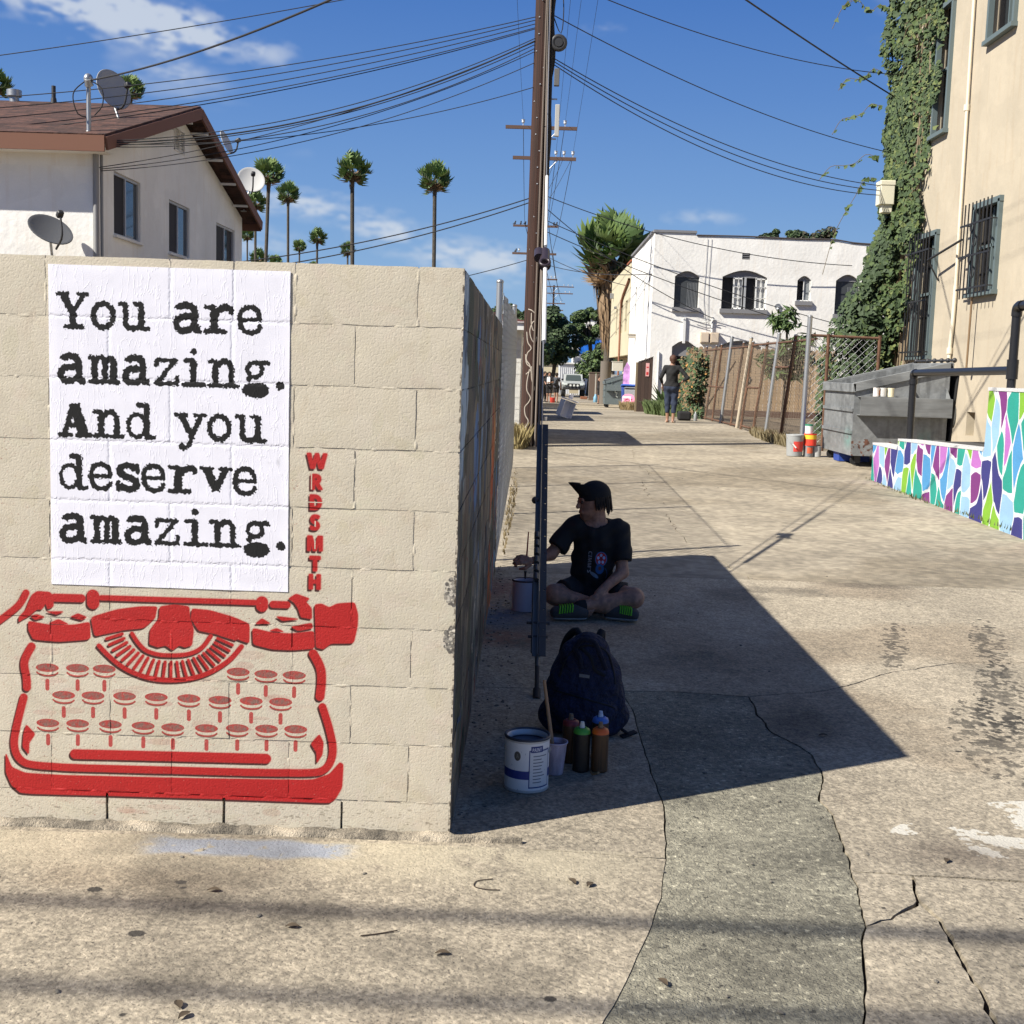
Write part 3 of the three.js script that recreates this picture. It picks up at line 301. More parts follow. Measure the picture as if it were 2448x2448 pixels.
// ---------- the pasted poster ----------
{
  const PW = 1024, PH = 1366, S = PW / 792, poly = [];
  const Q = (pts) => pts;
  const GL = { // strokes: [width, x, y, (x, y) or (q: cx, cy, x, y)] about the cell's middle, x-height 1
    Y: [[0.21, -0.36, 1.2, 0, 0.6], [0.12, 0.4, 1.2, 0, 0.6], [0.2, 0, 0.62, 0, 0.06], [0.1, -0.54, 1.24, -0.2, 1.24], [0.1, 0.22, 1.24, 0.54, 1.24], [0.12, -0.3, 0.05, 0.36, 0.05]],
    o: [['E', 0.16, 0, 0.49, 0.36, 0.43]],
    u: [[0.1, -0.52, 0.94, -0.3, 0.94], [0.15, -0.31, 0.94, -0.31, 0.32, 'q', -0.3, 0.04, 0, 0.05, 'q', 0.24, 0.08, 0.28, 0.32], [0.17, 0.28, 0.94, 0.28, 0.08], [0.1, 0.06, 0.94, 0.28, 0.94], [0.11, 0.28, 0.05, 0.54, 0.05]],
    a: [[0.19, -0.35, 0.8, 'q', -0.28, 0.97, 0, 0.96, 'q', 0.25, 0.95, 0.25, 0.65, 0.25, 0.2, 'q', 0.28, 0.05, 0.5, 0.08], [0.18, 0.22, 0.57, 'q', -0.44, 0.6, -0.42, 0.28, 'q', -0.38, 0.02, -0.1, 0.05, 'q', 0.16, 0.08, 0.25, 0.3]],
    r: [[0.22, -0.2, 0.92, -0.2, 0.06], [0.11, -0.5, 0.93, -0.2, 0.93], [0.13, -0.5, 0.05, 0.2, 0.05], [0.18, -0.18, 0.6, 'q', 0.02, 0.94, 0.24, 0.92, 'q', 0.42, 0.92, 0.42, 0.78], ['D', 0.41, 0.78, 0.11]],
    e: [[0.1, -0.34, 0.5, 0.34, 0.52], [0.13, 0.35, 0.52, 'q', 0.34, 0.96, 0, 0.96, 'q', -0.38, 0.95, -0.38, 0.5, 'q', -0.37, 0.04, 0.02, 0.04, 'q', 0.28, 0.05, 0.36, 0.26]],
    m: [[0.17, -0.36, 0.92, -0.36, 0.06], [0.16, 0.02, 0.86, 0.02, 0.06], [0.2, 0.34, 0.82, 0.34, 0.06], [0.1, -0.53, 0.94, -0.36, 0.94], [0.13, -0.36, 0.72, 'q', -0.22, 0.98, -0.08, 0.93, 'q', 0.02, 0.9, 0.02, 0.75], [0.16, 0.02, 0.75, 'q', 0.14, 0.97, 0.24, 0.92, 'q', 0.35, 0.9, 0.35, 0.75], [0.12, -0.52, 0.05, -0.2, 0.05], [0.12, -0.1, 0.05, 0.5, 0.05]],
    z: [[0.11, -0.34, 0.92, 0.36, 0.92], [0.12, 0.33, 0.9, -0.33, 0.1], [0.11, -0.37, 0.06, 0.38, 0.06], [0.1, -0.35, 0.92, -0.37, 0.7], [0.11, 0.39, 0.06, 0.4, 0.3]],
    i: [['D', 0.0, 1.27, 0.13], [0.19, 0, 0.92, 0, 0.06], [0.12, -0.3, 0.93, 0, 0.93], [0.11, -0.38, 0.05, 0.42, 0.05]],
    n: [[0.17, -0.28, 0.92, -0.28, 0.06], [0.1, -0.52, 0.94, -0.28, 0.94], [0.15, -0.27, 0.68, 'q', -0.1, 0.97, 0.1, 0.94, 'q', 0.3, 0.9, 0.3, 0.62, 0.3, 0.06], [0.11, -0.5, 0.05, -0.06, 0.05], [0.11, 0.08, 0.05, 0.53, 0.05]],
    g: [['E', 0.13, -0.05, 0.67, 0.27, 0.26], [0.13, 0.16, 0.86, 'q', 0.25, 0.98, 0.42, 0.92], [0.15, -0.2, 0.46, -0.32, 0.22], ['B', 0, -0.08, 0.5, 0.29]],
    '.': [['D', 0, 0.1, 0.17]],
    A: [[0.15, -0.38, 0.06, -0.02, 1.24], [0.3, 0.34, 0.08, 0.0, 1.2], [0.13, -0.2, 0.42, 0.25, 0.42], [0.12, -0.56, 0.05, -0.14, 0.05], [0.13, 0.1, 0.05, 0.6, 0.05], [0.2, -0.02, 1.2, 0.05, 0.8]],
    d: [['E', 0.12, -0.09, 0.47, 0.32, 0.42], [0.17, 0.27, 1.25, 0.27, 0.08], [0.13, -0.02, 1.24, 0.27, 1.22], [0.12, 0.27, 0.05, 0.54, 0.05]],
    y: [[0.17, -0.36, 0.92, 0.04, 0.16], [0.13, 0.37, 0.92, 0.02, 0.05, 'q', -0.12, -0.36, -0.34, -0.28], ['D', -0.34, -0.2, 0.11], [0.1, -0.54, 0.93, -0.16, 0.93], [0.1, 0.16, 0.93, 0.52, 0.93]],
    s: [[0.19, 0.28, 0.74, 'q', 0.24, 0.95, -0.02, 0.95, 'q', -0.31, 0.94, -0.31, 0.74, 'q', -0.28, 0.56, 0, 0.5, 'q', 0.33, 0.44, 0.33, 0.25, 'q', 0.3, 0.05, 0, 0.06, 'q', -0.28, 0.07, -0.32, 0.26], [0.1, 0.34, 0.95, 0.34, 0.7], [0.1, -0.38, 0.04, -0.38, 0.32]],
    v: [[0.22, -0.35, 0.92, 0, 0.12], [0.18, 0.35, 0.92, 0, 0.12], [0.1, -0.54, 0.93, -0.14, 0.93], [0.1, 0.16, 0.93, 0.54, 0.93]],
  };
  const LINES = [['You are', 1737, [693, 793, 893, 0, 1070, 1174, 1275]], ['amazing.', 1561, [689, 795, 901, 999, 1089, 1187, 1295, 1375]], ['And you', 1383, [695, 808, 910, 0, 1080, 1175, 1278]], ['deserve', 1208, [685, 782, 872, 958, 1056, 1164, 1261]], ['amazing.', 1031, [690, 799, 906, 1000, 1093, 1193, 1299, 1380]]];
  const c0 = document.createElement('canvas'); c0.width = PW; c0.height = PH; const g = c0.getContext('2d'); g.fillStyle = '#fff'; g.fillRect(0, 0, PW, PH); g.fillStyle = g.strokeStyle = '#000'; g.lineCap = 'butt'; g.lineJoin = 'round';
  const K = 89 * S;
  for (const [txt, base, cx] of LINES) [...txt].forEach((ch, i) => {
    if (ch === ' ') return; const ox = (cx[i] - 613) * S, oy = PH - (base - 885) * S, X = (x) => ox + x * K * 1.0, Y = (y) => oy - y * K;
    for (const st of GL[ch]) {
      if (st[0] === 'E') { g.lineWidth = st[1] * K * 1.3; g.beginPath(); g.ellipse(X(st[2]), Y(st[3]), st[4] * K, st[5] * K, 0, 0, 7); g.stroke(); }
      else if (st[0] === 'D') { g.beginPath(); g.arc(X(st[1]), Y(st[2]), st[3] * K, 0, 7); g.fill(); }
      else if (st[0] === 'B') { g.beginPath(); g.ellipse(X(st[1]), Y(st[2]), st[3] * K, st[4] * K, 0, 0, 7); g.fill(); }
      else { g.lineWidth = (st[0] * 1.2 + 0.035) * K; g.lineCap = st[0] > 0.14 ? 'butt' : 'round'; g.beginPath(); g.moveTo(X(st[1]), Y(st[2])); for (let k = 3; k < st.length;) { if (st[k] === 'q') { g.quadraticCurveTo(X(st[k + 1]), Y(st[k + 2]), X(st[k + 3]), Y(st[k + 4])); k += 5; } else { g.lineTo(X(st[k]), Y(st[k + 1])); k += 2; } } g.stroke(); }
    }
  });
  const src = g.getImageData(0, 0, PW, PH).data;
  const posterMap = dataTex(PW, PH, (x, yb) => { // rough ink edges, like a worn typewriter ribbon
    const y = PH - 1 - yb, dx = (vn(x / 7, y / 7, 61) - 0.5) * 9 + (vn(x / 3, y / 3, 62) - 0.5) * 4, dy = (vn(x / 7, y / 7, 63) - 0.5) * 9 + (vn(x / 3, y / 3, 64) - 0.5) * 4, sx = clamp(Math.round(x + dx), 0, PW - 1), sy = clamp(Math.round(y + dy), 0, PH - 1), v = src[(sy * PW + sx) * 4] / 255;
    const p = 1 + 0.05 * (fbm(x / 60, y / 60, 4, 65) - 0.5), sm = sst(0.55, 0.8, fbm(x / 40, y / 90, 4, 71)) * Math.exp(-(((x - 960) / 26) ** 2) - ((y - 790) / 40) ** 2) * 0.5, b = [222 * p, 221 * p, 230 * p]; return b.map((c, q) => lerp([11, 11, 12][q], c * (1 - sm * 0.5), v));
  });
  const bumpP = dataTex(PW, PH, (x, y) => { // the joints of the wall and small creases press through the paper
    const wx = 613 + x / S - 2200, wy = 885 + y / S - 50; let h = 0; const nz = (vn(x / 9, y / 9, 81) - 0.5) * 7, gs = (d, w) => Math.exp(-((d / w) ** 2));
    for (let k = 1; k < 10; k++) h -= gs(wy - COURSES[k] * 1000 + nz, 5) * (0.6 + 0.6 * vn(x / 30, k, 82));
    for (let k = 0; k < 7; k++) if (wy < COURSES[k] * 1000 && wy > COURSES[k + 1] * 1000) for (let q = 0; q < 6; q++) { h -= gs(wx - (-229 + (k % 2 ? -349 : -146) - 406 * q) + nz * 0.6, 5) * 0.9; if (!k && !q) h -= gs(wx + 980 + nz * 0.5, 4); }
    const cr = Math.abs(fbm(x / 22 + 3, y / 110, 4, 84) - 0.5); return 168 + 90 * h + 26 * sst(0.03, 0, cr) + 24 * (fbm(x / 60, y / 60, 3, 85) - 0.5) + 7 * (hsh(x >> 1, y >> 1, 6) - 0.5);
  }, false);
  const nx = 24, ny = 32, pos = [], uv = [], idx = [];
  const back = []; for (let s = 0; s < 2; s++) for (let j = 0; j <= ny; j++) for (let i = 0; i <= nx; i++) { const u = i / nx, v = j / ny; pos.push(lerp(-1.587, -0.795, u) + 0.003 * (v < 0.5 ? 0.5 - v : 0) * (u > 0.5 ? 2 : -0.4), lerp(0.835, 1.892, v), -4.05 + (s ? 0.0006 : 0.0022) + 0.0008 * vn(i * 0.7, j * 0.7, 7) * (1 - s)); uv.push(u, v); }
  const n1 = (nx + 1) * (ny + 1), q = (i, j) => j * (nx + 1) + i; for (let j = 0; j < ny; j++) for (let i = 0; i < nx; i++) { idx.push(q(i, j), q(i + 1, j), q(i, j + 1), q(i + 1, j), q(i + 1, j + 1), q(i, j + 1)); }
  for (let i = 0; i < nx; i++) for (const j of [0, ny]) idx.push(q(i, j), q(i + 1, j), n1 + q(i, j), q(i + 1, j), n1 + q(i + 1, j), n1 + q(i, j)); for (let j = 0; j < ny; j++) for (const i of [0, nx]) idx.push(q(i, j), q(i, j + 1), n1 + q(i, j), q(i, j + 1), n1 + q(i, j + 1), n1 + q(i, j));
  const pg = bgeo(pos, idx, uv); pg.translate(1.19, -0.835, 4.05);
  solo('pasted_poster', 'white pasted paper poster with black typewriter lettering, creased over the block joints', 'poster', pg, M('#ffffff', 0.88, { map: posterMap, bumpMap: bumpP, bumpScale: 0.0045 }), [-1.19, 0.835, -4.05]);
}
// ---------- shared materials ----------
const weathered = (base, seed) => dataTex(1024, 1024, (x, y) => { const n = fbm(x / 128, y / 128, 6, seed, 8) - 0.5, st = sst(0.58, 0.8, fbm(x / 16, y / 256, 4, seed + 5, 0)), pt = sst(0.6, 0.64, fbm(x / 170 + 2, y / 170, 3, seed + 9)), f = hsh(x, y, seed) - 0.5, k = 1 + 0.09 * n + 0.05 * f - 0.014 * st + 0.02 * pt; return base.map((c, q) => c * (k - [0, 0.01, 0.02][q] * st)); });
const stuccoWhite = M('#ffffff', 0.9, { map: rep(weathered([229, 227, 222], 201), 0.22), bumpMap: rep(bumpCoarse, 0.7), bumpScale: 0.006 });
const stuccoBeige = M('#ffffff', 0.9, { map: rep(weathered([179, 168, 148], 211), 0.2), bumpMap: rep(bumpCoarse, 0.6), bumpScale: 0.005 });
const stuccoCream = M('#ffffff', 0.9, { map: rep(mottle([196, 186, 158], 0.06, 221, 0.25), 0.3), bumpMap: rep(bumpCoarse, 0.6), bumpScale: 0.005 });
const roofMat = M('#ffffff', 0.95, { map: rep(dataTex(512, 512, (x, y) => { const row = Math.floor(y / 32), c = Math.floor((x + (row % 2) * 24 + hsh(0, row, 3) * 20) / 48), k = 0.75 + 0.5 * hsh(c, row, 7) + 0.25 * (hsh(x, y, 2) - 0.5); return [76 * k, 52 * k, 43 * k]; }), 0.4), bumpMap: rep(bumpCoarse, 1), bumpScale: 0.02 });
const fasciaMat = M([0.17, 0.075, 0.046], 0.8), galv = M([0.36, 0.37, 0.38], 0.45, { metalness: 0.75, bumpMap: bumpCoarse, bumpScale: 0.001 }), darkMetal = M([0.03, 0.03, 0.032], 0.5), blackRubber = M([0.012, 0.012, 0.013], 0.85), greyPaint = M([0.3, 0.31, 0.32], 0.6), whitePaint = M([0.72, 0.72, 0.7], 0.6), rustMat = M('#ffffff', 0.9, { map: rep(mottle([92, 66, 50], 0.5, 231, 1), 2) });
const glassSky = M([0.05, 0.065, 0.08], 0.04, { metalness: 0 }), glassDark = M([0.012, 0.012, 0.014], 0.08), curtain = M([0.5, 0.5, 0.48], 0.9), screenMat = M([0.022, 0.018, 0.018], 0.8), frameAlu = M([0.4, 0.4, 0.41], 0.5, { metalness: 0.3 });
const woodPole = M('#ffffff', 0.85, { map: dataTex(512, 1024, (x, y) => { const g = fbm(x / 9, y / 260, 4, 241, 0), c = sst(0.62, 0.7, vn(x / 3, y / 90, 243)), k = 0.7 + 0.6 * g - 0.35 * c + 0.1 * (hsh(x, y, 4) - 0.5); return [60 * k, 36 * k, 27 * k]; }), bumpMap: dataTex(512, 1024, (x, y) => 255 * (0.6 * fbm(x / 6, y / 200, 4, 251) + 0.4 * vn(x / 3, y / 90, 243)), false), bumpScale: 0.012 });
// ---------- white stucco house over the wall ----------
{
  const X0 = -7.0, ZN = -19.7, ZF = -29.7, E = 4.95, RY = 6.36, ZM = -24.7;
  const h = thing('stucco_house', 'white stucco house with brown gable roof standing behind the block wall', 'house', [X0, 0, ZN]);
  // gable wall (in local z,y), thickness inwards
  const wins = [[-0.97, -2.36, 3.6, 4.64], [-4.08, -5.49, 3.6, 4.6], [-7.6, -9.28, 3.6, 4.58]];
  const gp = [[0, -0.2], [0, E], [5, RY - 0.12], [10, E], [10, -0.2]], holes = wins.map(([a, b, y0, y1]) => [[-a, y0], [-b, y0], [-b, y1], [-a, y1]]);
  const gw = extr(gp, 0.16, 0, [...holes, [[4.42, 5.6], [5.1, 5.6], [5.1, 6.0], [4.42, 6.0]]]); gw.applyMatrix4(new THREE.Matrix4().makeBasis(V(0, 0, -1), V(0, 1, 0), V(1, 0, 0))); gw.translate(-0.16, 0, 0);
  part(h, 'gable_wall', uvBox(gw), stuccoWhite); part(h, 'front_wall', uvBox(box(14, E + 0.2, 0.16, -7, E / 2 - 0.1, 0.005 - 0.08)), stuccoWhite);
  part(h, 'back_wall', uvBox(box(14, E + 0.2, 0.16, -7.2, E / 2 - 0.1, -9.93)), stuccoWhite);
  wins.forEach(([a, b, y0, y1], i) => {
    const w = a - b, w1 = part(h, 'window', [box(0.05, 0.045, w, -0.06, y0 + 0.022, (a + b) / 2), box(0.05, 0.045, w, -0.06, y1 - 0.022, (a + b) / 2), box(0.05, y1 - y0 - 0.09, 0.045, -0.06, (y0 + y1) / 2, a - 0.022), box(0.05, y1 - y0 - 0.09, 0.045, -0.06, (y0 + y1) / 2, b + 0.022), box(0.05, y1 - y0 - 0.09, 0.045, -0.06, (y0 + y1) / 2, (a + b) / 2)], frameAlu);
    const pane = (z0, z1, m, n, d = 0) => part(w1, n, box(0.012, y1 - y0 - 0.08, z0 - z1, -0.07 - d, (y0 + y1) / 2, (z0 + z1) / 2), m);
    pane(a - 0.04, (a + b) / 2 + 0.02, screenMat, 'insect_screen'); if (i < 2) pane((a + b) / 2 - 0.02, b + 0.04, glassSky, 'pane'); else { pane((a + b) / 2 - 0.02, b + 0.5, glassSky, 'pane'); pane(b + 0.48, b + 0.04, screenMat, 'insect_screen', 0.014); }
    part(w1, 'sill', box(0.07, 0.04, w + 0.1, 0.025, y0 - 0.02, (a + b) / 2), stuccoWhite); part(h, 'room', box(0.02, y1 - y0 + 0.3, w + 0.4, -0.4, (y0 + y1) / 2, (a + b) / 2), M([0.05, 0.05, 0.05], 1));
  });
  const v = part(h, 'gable_vent', [box(0.03, 0.44, 0.03, 0.0, 5.8, -4.42), box(0.03, 0.44, 0.03, 0, 5.8, -4.76), box(0.03, 0.44, 0.03, 0, 5.8, -5.1), box(0.03, 0.03, 0.71, 0, 6.01, -4.76), box(0.03, 0.03, 0.71, 0, 5.59, -4.76)], stuccoWhite); for (let i = 0; i < 7; i++) part(v, 'louvre', box(0.1, 0.012, 0.66, -0.06, 5.63 + 0.055 * i, -4.76, 0, 0, 0.5), stuccoWhite); part(v, 'backing', box(0.01, 0.44, 0.72, -0.15, 5.8, -4.76), M([0.02, 0.02, 0.02], 1));
  // roof slopes with overhang
  const ov = 0.45, sl = Math.atan2(RY - E, 5), len = (5 + ov) / Math.cos(sl), slope = (s) => uvBox(box(14.4, 0.1, len, -6.85, (RY + E - ov * Math.tan(sl)) / 2 + 0.1, s > 0 ? (-5 + ov) / 2 : -5 - (5 + ov) / 2, s * sl, 0, 0));
  part(h, 'roof', slope(1), roofMat); part(h, 'roof', slope(-1), roofMat);
  const fy = E - ov * Math.tan(sl) - 0.03; part(h, 'fascia', box(14.4, 0.24, 0.035, -6.85, fy + 0.035, ov + 0.022), fasciaMat); part(h, 'fascia', box(14.4, 0.24, 0.035, -6.85, fy + 0.035, -10 - ov - 0.022), fasciaMat); part(h, 'soffit', box(14.3, 0.02, ov, -6.85, fy - 0.05, ov / 2), stuccoWhite);
  for (const s of [1, -1]) part(h, 'rake_board', box(0.04, 0.2, len, 0.372, (RY + E - ov * Math.tan(sl)) / 2 + 0.01, s > 0 ? (-5 + ov) / 2 : -5 - (5 + ov) / 2, s * sl, 0, 0), fasciaMat);
  for (let i = 1; i < 9; i += 2) for (const s of [1, -1]) part(h, 'rafter_tail', box(0.34, 0.05, 0.04, 0.18, (RY - 0.12) - i * 0.16, s > 0 ? -5 + i * 0.58 : -5 - i * 0.58), stuccoWhite);
  part(h, 'roof_vent', [cyl(0.09, 0.09, 0.2, 0, 0.1, 0), cyl(0.14, 0.14, 0.12, 0, 0.22, 0)], galv, [-3.27, RY + 0.05, -4.9]); part(h, 'roof_vent', [cyl(0.05, 0.06, 0.1, 0, 0.05, 0), cyl(0.04, 0.04, 0.26, 0, 0.2, 0)], darkMetal, [-2.42, RY + 0.06, -4.7]);
  part(h, 'downpipe', [cyl(0.045, 0.045, 5, 0.06, 2.4, 0.03, 10), cyl(0.025, 0.025, 5, 0.12, 2.4, -0.05, 8)], M([0.25, 0.25, 0.25], 0.7));
  // service mast on the near roof slope
  const ms = thing('service_mast', 'grey electrical service mast with weatherhead on the brown roof', 'mast', [-7.03, 5.0, -19.62]);
  part(ms, 'pipe', cyl(0.035, 0.035, 0.85, 0, 0.4, 0, 10), galv); part(ms, 'weatherhead', [sph(0.07, 0, 0.86, 0, 1, 1.2, 1.3), cyl(0.05, 0.07, 0.1, 0.02, 0.8, 0.05, 10, 0.6)], galv); part(ms, 'cable_loop', [tube([[0, 0.84, 0.06], [-0.2, 0.62, 0.1], [-0.12, 0.3, 0.1], [-0.02, 0.28, 0.06]], 0.01, 5), tube([[0.03, 0.84, 0.06], [0.24, 0.7, 0.1], [0.25, 0.45, 0.1], [0.12, 0.3, 0.08]], 0.01, 5)], blackRubber); part(ms, 'flashing', cyl(0.05, 0.09, 0.1, 0, 0.02, 0, 12), galv);
}
// ---------- satellite dishes ----------
function dish(label, p, R, yaw, tilt, stem, mat) {
  const o = thing('satellite_dish', label, 'satellite dish', p, 0, 'satellite dishes on the white house'), head = new THREE.Group(), M4 = new THREE.Matrix4().makeRotationFromEuler(new THREE.Euler(tilt, yaw, 0, 'YXZ'));
  const prof = []; for (let i = 0; i <= 8; i++) { const t = i / 8; prof.push([R * t, 0.16 * R * t * t - 0.16 * R]); } for (let i = 8; i >= 0; i--) { const t = i / 8; prof.push([R * t + (i === 8 ? 0.01 : 0), 0.16 * R * t * t - 0.16 * R - 0.012]); }
  const cup = lathe(prof, 32); cup.rotateX(Math.PI / 2).scale(0.92, 1, 1).applyMatrix4(M4); part(o, 'reflector', cup, mat);
  const arm = tube([[0, -R * 0.95, -0.12], [0, -R * 1.05, R * 0.4], [0, -R * 0.35, R * 1.0]], 0.018, 6); part(o, 'feed_arm', arm.applyMatrix4(M4), darkMetal); part(o, 'receiver', at(rbox(0.1, 0.09, 0.12, 0.03), 0, -R * 0.3, R * 1.0).applyMatrix4(M4), darkMetal);
  part(o, 'mount', [rod([0, 0, 0].map((v, i) => V(0, -R * 0.2, -0.12).applyMatrix4(M4).toArray()[i]), stem, 0.022), box(0.12, 0.02, 0.12, ...stem)], galv); return o;
}
const dishGrey = M([0.33, 0.34, 0.35], 0.55);
dish('grey satellite dish low on the white stucco wall, pointing down along the block wall', [-7.48, 3.52, -19.2], 0.36, 0.8, -0.85, [-0.1, -0.4, -0.3], M([0.1, 0.105, 0.115], 0.5));
dish('grey satellite dish on a tripod leg at the near slope of the brown roof', [-7.4, 6.2, -21.9], 0.36, 0.95, -0.35, [0.25, -0.85, 0.2], dishGrey);
dish('pale round satellite dish at the low back corner of the brown roof', [-6.72, 5.82, -29.4], 0.34, 0.35, -0.5, [-0.15, -0.75, 0.1], M([0.55, 0.55, 0.53], 0.6));
dish('white dish peeping over the brown gable slope, mostly hidden', [-7.0, 6.45, -28.2], 0.26, 1.4, -0.4, [-0.1, -0.75, 0.0], M([0.55, 0.55, 0.53], 0.6));
// ---------- garage behind the chain link fence ----------
{
  const g = thing('block_garage', 'low white block garage with dark red roof beside the wooden pole', 'garage', [-0.2, gy(-21.6), -21.62]);
  const wm = M('#ffffff', 0.85, { map: rep(mottle([216, 214, 206], 0.08, 261, 0.4), 0.5), bumpMap: rep(bumpGrain, 2), bumpScale: 0.003 });
  for (let k = 0; k < 10; k++) { const y = 0.1 + k * 0.203; for (let x = -(k % 2 ? 0.2 : 0.4); x > -6; x -= 0.406) part(g, 'concrete_block', box(0.4, 0.197, 0.15, x + 0.2 - (k % 2 ? 0.406 : 0), y, -0.075), wm); if (k % 2) part(g, 'concrete_block', box(0.197, 0.197, 0.15, -0.1, y, -0.075), wm); }
  part(g, 'wall', [box(0.2, 2.0, 3.0, -0.103, 1.02, -1.66), box(6, 2.0, 0.2, -3, 1.02, -3.1), box(6, 2.0, 0.1, -3.2, 1.0, -0.21)], wm);
  part(g, 'fascia', [box(6.4, 0.14, 0.04, -3.1, 2.05, 0.25), box(0.04, 0.14, 3.7, 0.14, 2.05, -1.58)], whitePaint); part(g, 'soffit', box(6.3, 0.03, 3.6, -3.05, 1.99, -1.58), whitePaint);
  const rf = bgeo([-6.4, 2.1, 0.3, 0.2, 2.1, 0.3, 0.2, 2.1, -3.45, -6.4, 2.1, -3.45, -5, 2.55, -1.55, -1.4, 2.55, -1.55], [0, 1, 5, 0, 5, 4, 1, 2, 5, 2, 3, 4, 2, 4, 5, 3, 0, 4, 0, 3, 2, 0, 2, 1]).toNonIndexed(); rf.computeVertexNormals(); part(g, 'roof', uvBox(rf), M([0.09, 0.03, 0.025], 0.9, { bumpMap: rep(bumpCoarse, 2), bumpScale: 0.02 }));
}
// further yard walls and sheds along the left side of the alley
function yardWall(label, z0, z1, h, x = -0.35) {
  const o = thing('yard_wall', label, 'wall', [x, gy(z0), z0]); const L = z0 - z1, wm = M([0.5, 0.48, 0.43], 0.9, { bumpMap: rep(bumpCoarse, 1), bumpScale: 0.01 });
  part(o, 'wall_face', uvBox(box(0.18, h + 0.6, L, -0.09, h / 2 - 0.3, -L / 2)), wm); part(o, 'coping', box(0.24, 0.06, L + 0.04, -0.09, h + 0.03, -L / 2), wm); return o;
}
yardWall('plain grey yard wall on the left of the alley past the garage', -28.8, -32.6, 1.75, -0.25); yardWall('taller grey yard wall further along the alley, behind the white tub', -34.0, -38.5, 2.1, -0.1); yardWall('long low yard wall running to the end of the alley', -43, -66, 1.9, -0.3);
solo('gate_post', 'lone grey steel gate post between the two yard walls', 'post', [cyl(0.05, 0.05, 2.3, 0, 1.15, 0, 12), sph(0.055, 0, 2.3, 0)], galv, [0.05, gy(-31.6), -31.9]);
// ---------- chain link fences ----------
function chainMesh(L, H, d, r) { // in the plane x = 0, running along -z, y up: zigzag wires that hook into one another
  const nz = Math.round(L / d), ny = Math.round(H / d), pos = [], idx = [], seg = (a, b) => { const dx = 0, dy = b[1] - a[1], dz = b[2] - a[2], l = Math.hypot(dy, dz), ny2 = dz / l * r, nz2 = -dy / l * r, o = pos.length / 3; for (const p of [a, b]) pos.push(p[0] + r, p[1], p[2], p[0] - r * 0.6, p[1] + ny2, p[2] + nz2, p[0] - r * 0.6, p[1] - ny2, p[2] - nz2); for (let k = 0; k < 3; k++) { const m = (k + 1) % 3; idx.push(o + k, o + m, o + 3 + k, o + m, o + 3 + m, o + 3 + k); } };
  for (let i = 0; i < nz; i++) for (let j = 0; j < ny; j++) { const z = -i * d, y = j * d, f = (i + j) % 2; const w = 0.008 * Math.sin(i * 0.21) * Math.sin(j * 0.3); seg([w, y, f ? z - d : z], [w, y + d, f ? z : z - d]); }
  return bgeo(pos, idx);
}
{
  const f = thing('chain_link_fence', 'galvanized chain link fence continuing from the end of the painted block wall', 'fence', [-0.27, gy(-9.4), -9.3]);
  const m = part(f, 'wire_mesh', chainMesh(8.0, 2.05, 0.052, 0.0028), M([0.34, 0.355, 0.37], 0.5), [0.04, 0.05, 0], [0.016, 0, 0]); m.userData.kind = 'stuff';
  for (const [z, h, r] of [[-0.35, 2.18, 0.026], [-3.1, 2.1, 0.024], [-5.6, 2.12, 0.024], [-7.95, 2.25, 0.033]]) { const p = part(f, 'post', cyl(r, r, h, 0, h / 2, 0, 12), galv, [0, gy(-9.3 + z) - gy(-9.4), z]); part(p, 'cap', sph(r * 1.15, 0, h, 0, 1, 0.7, 1, 10), galv); }
  part(f, 'tension_wire', rod([0.03, 2.06, -0.3], [0.03, 2.2, -7.95], 0.004, 5), galv);
  const kerb = uvBox(box(0.13, 0.12, 11.5, 0.06, 0.0, -5.6, 0.0168, 0, 0)); part(f, 'concrete_footing', kerb, farMat);
}
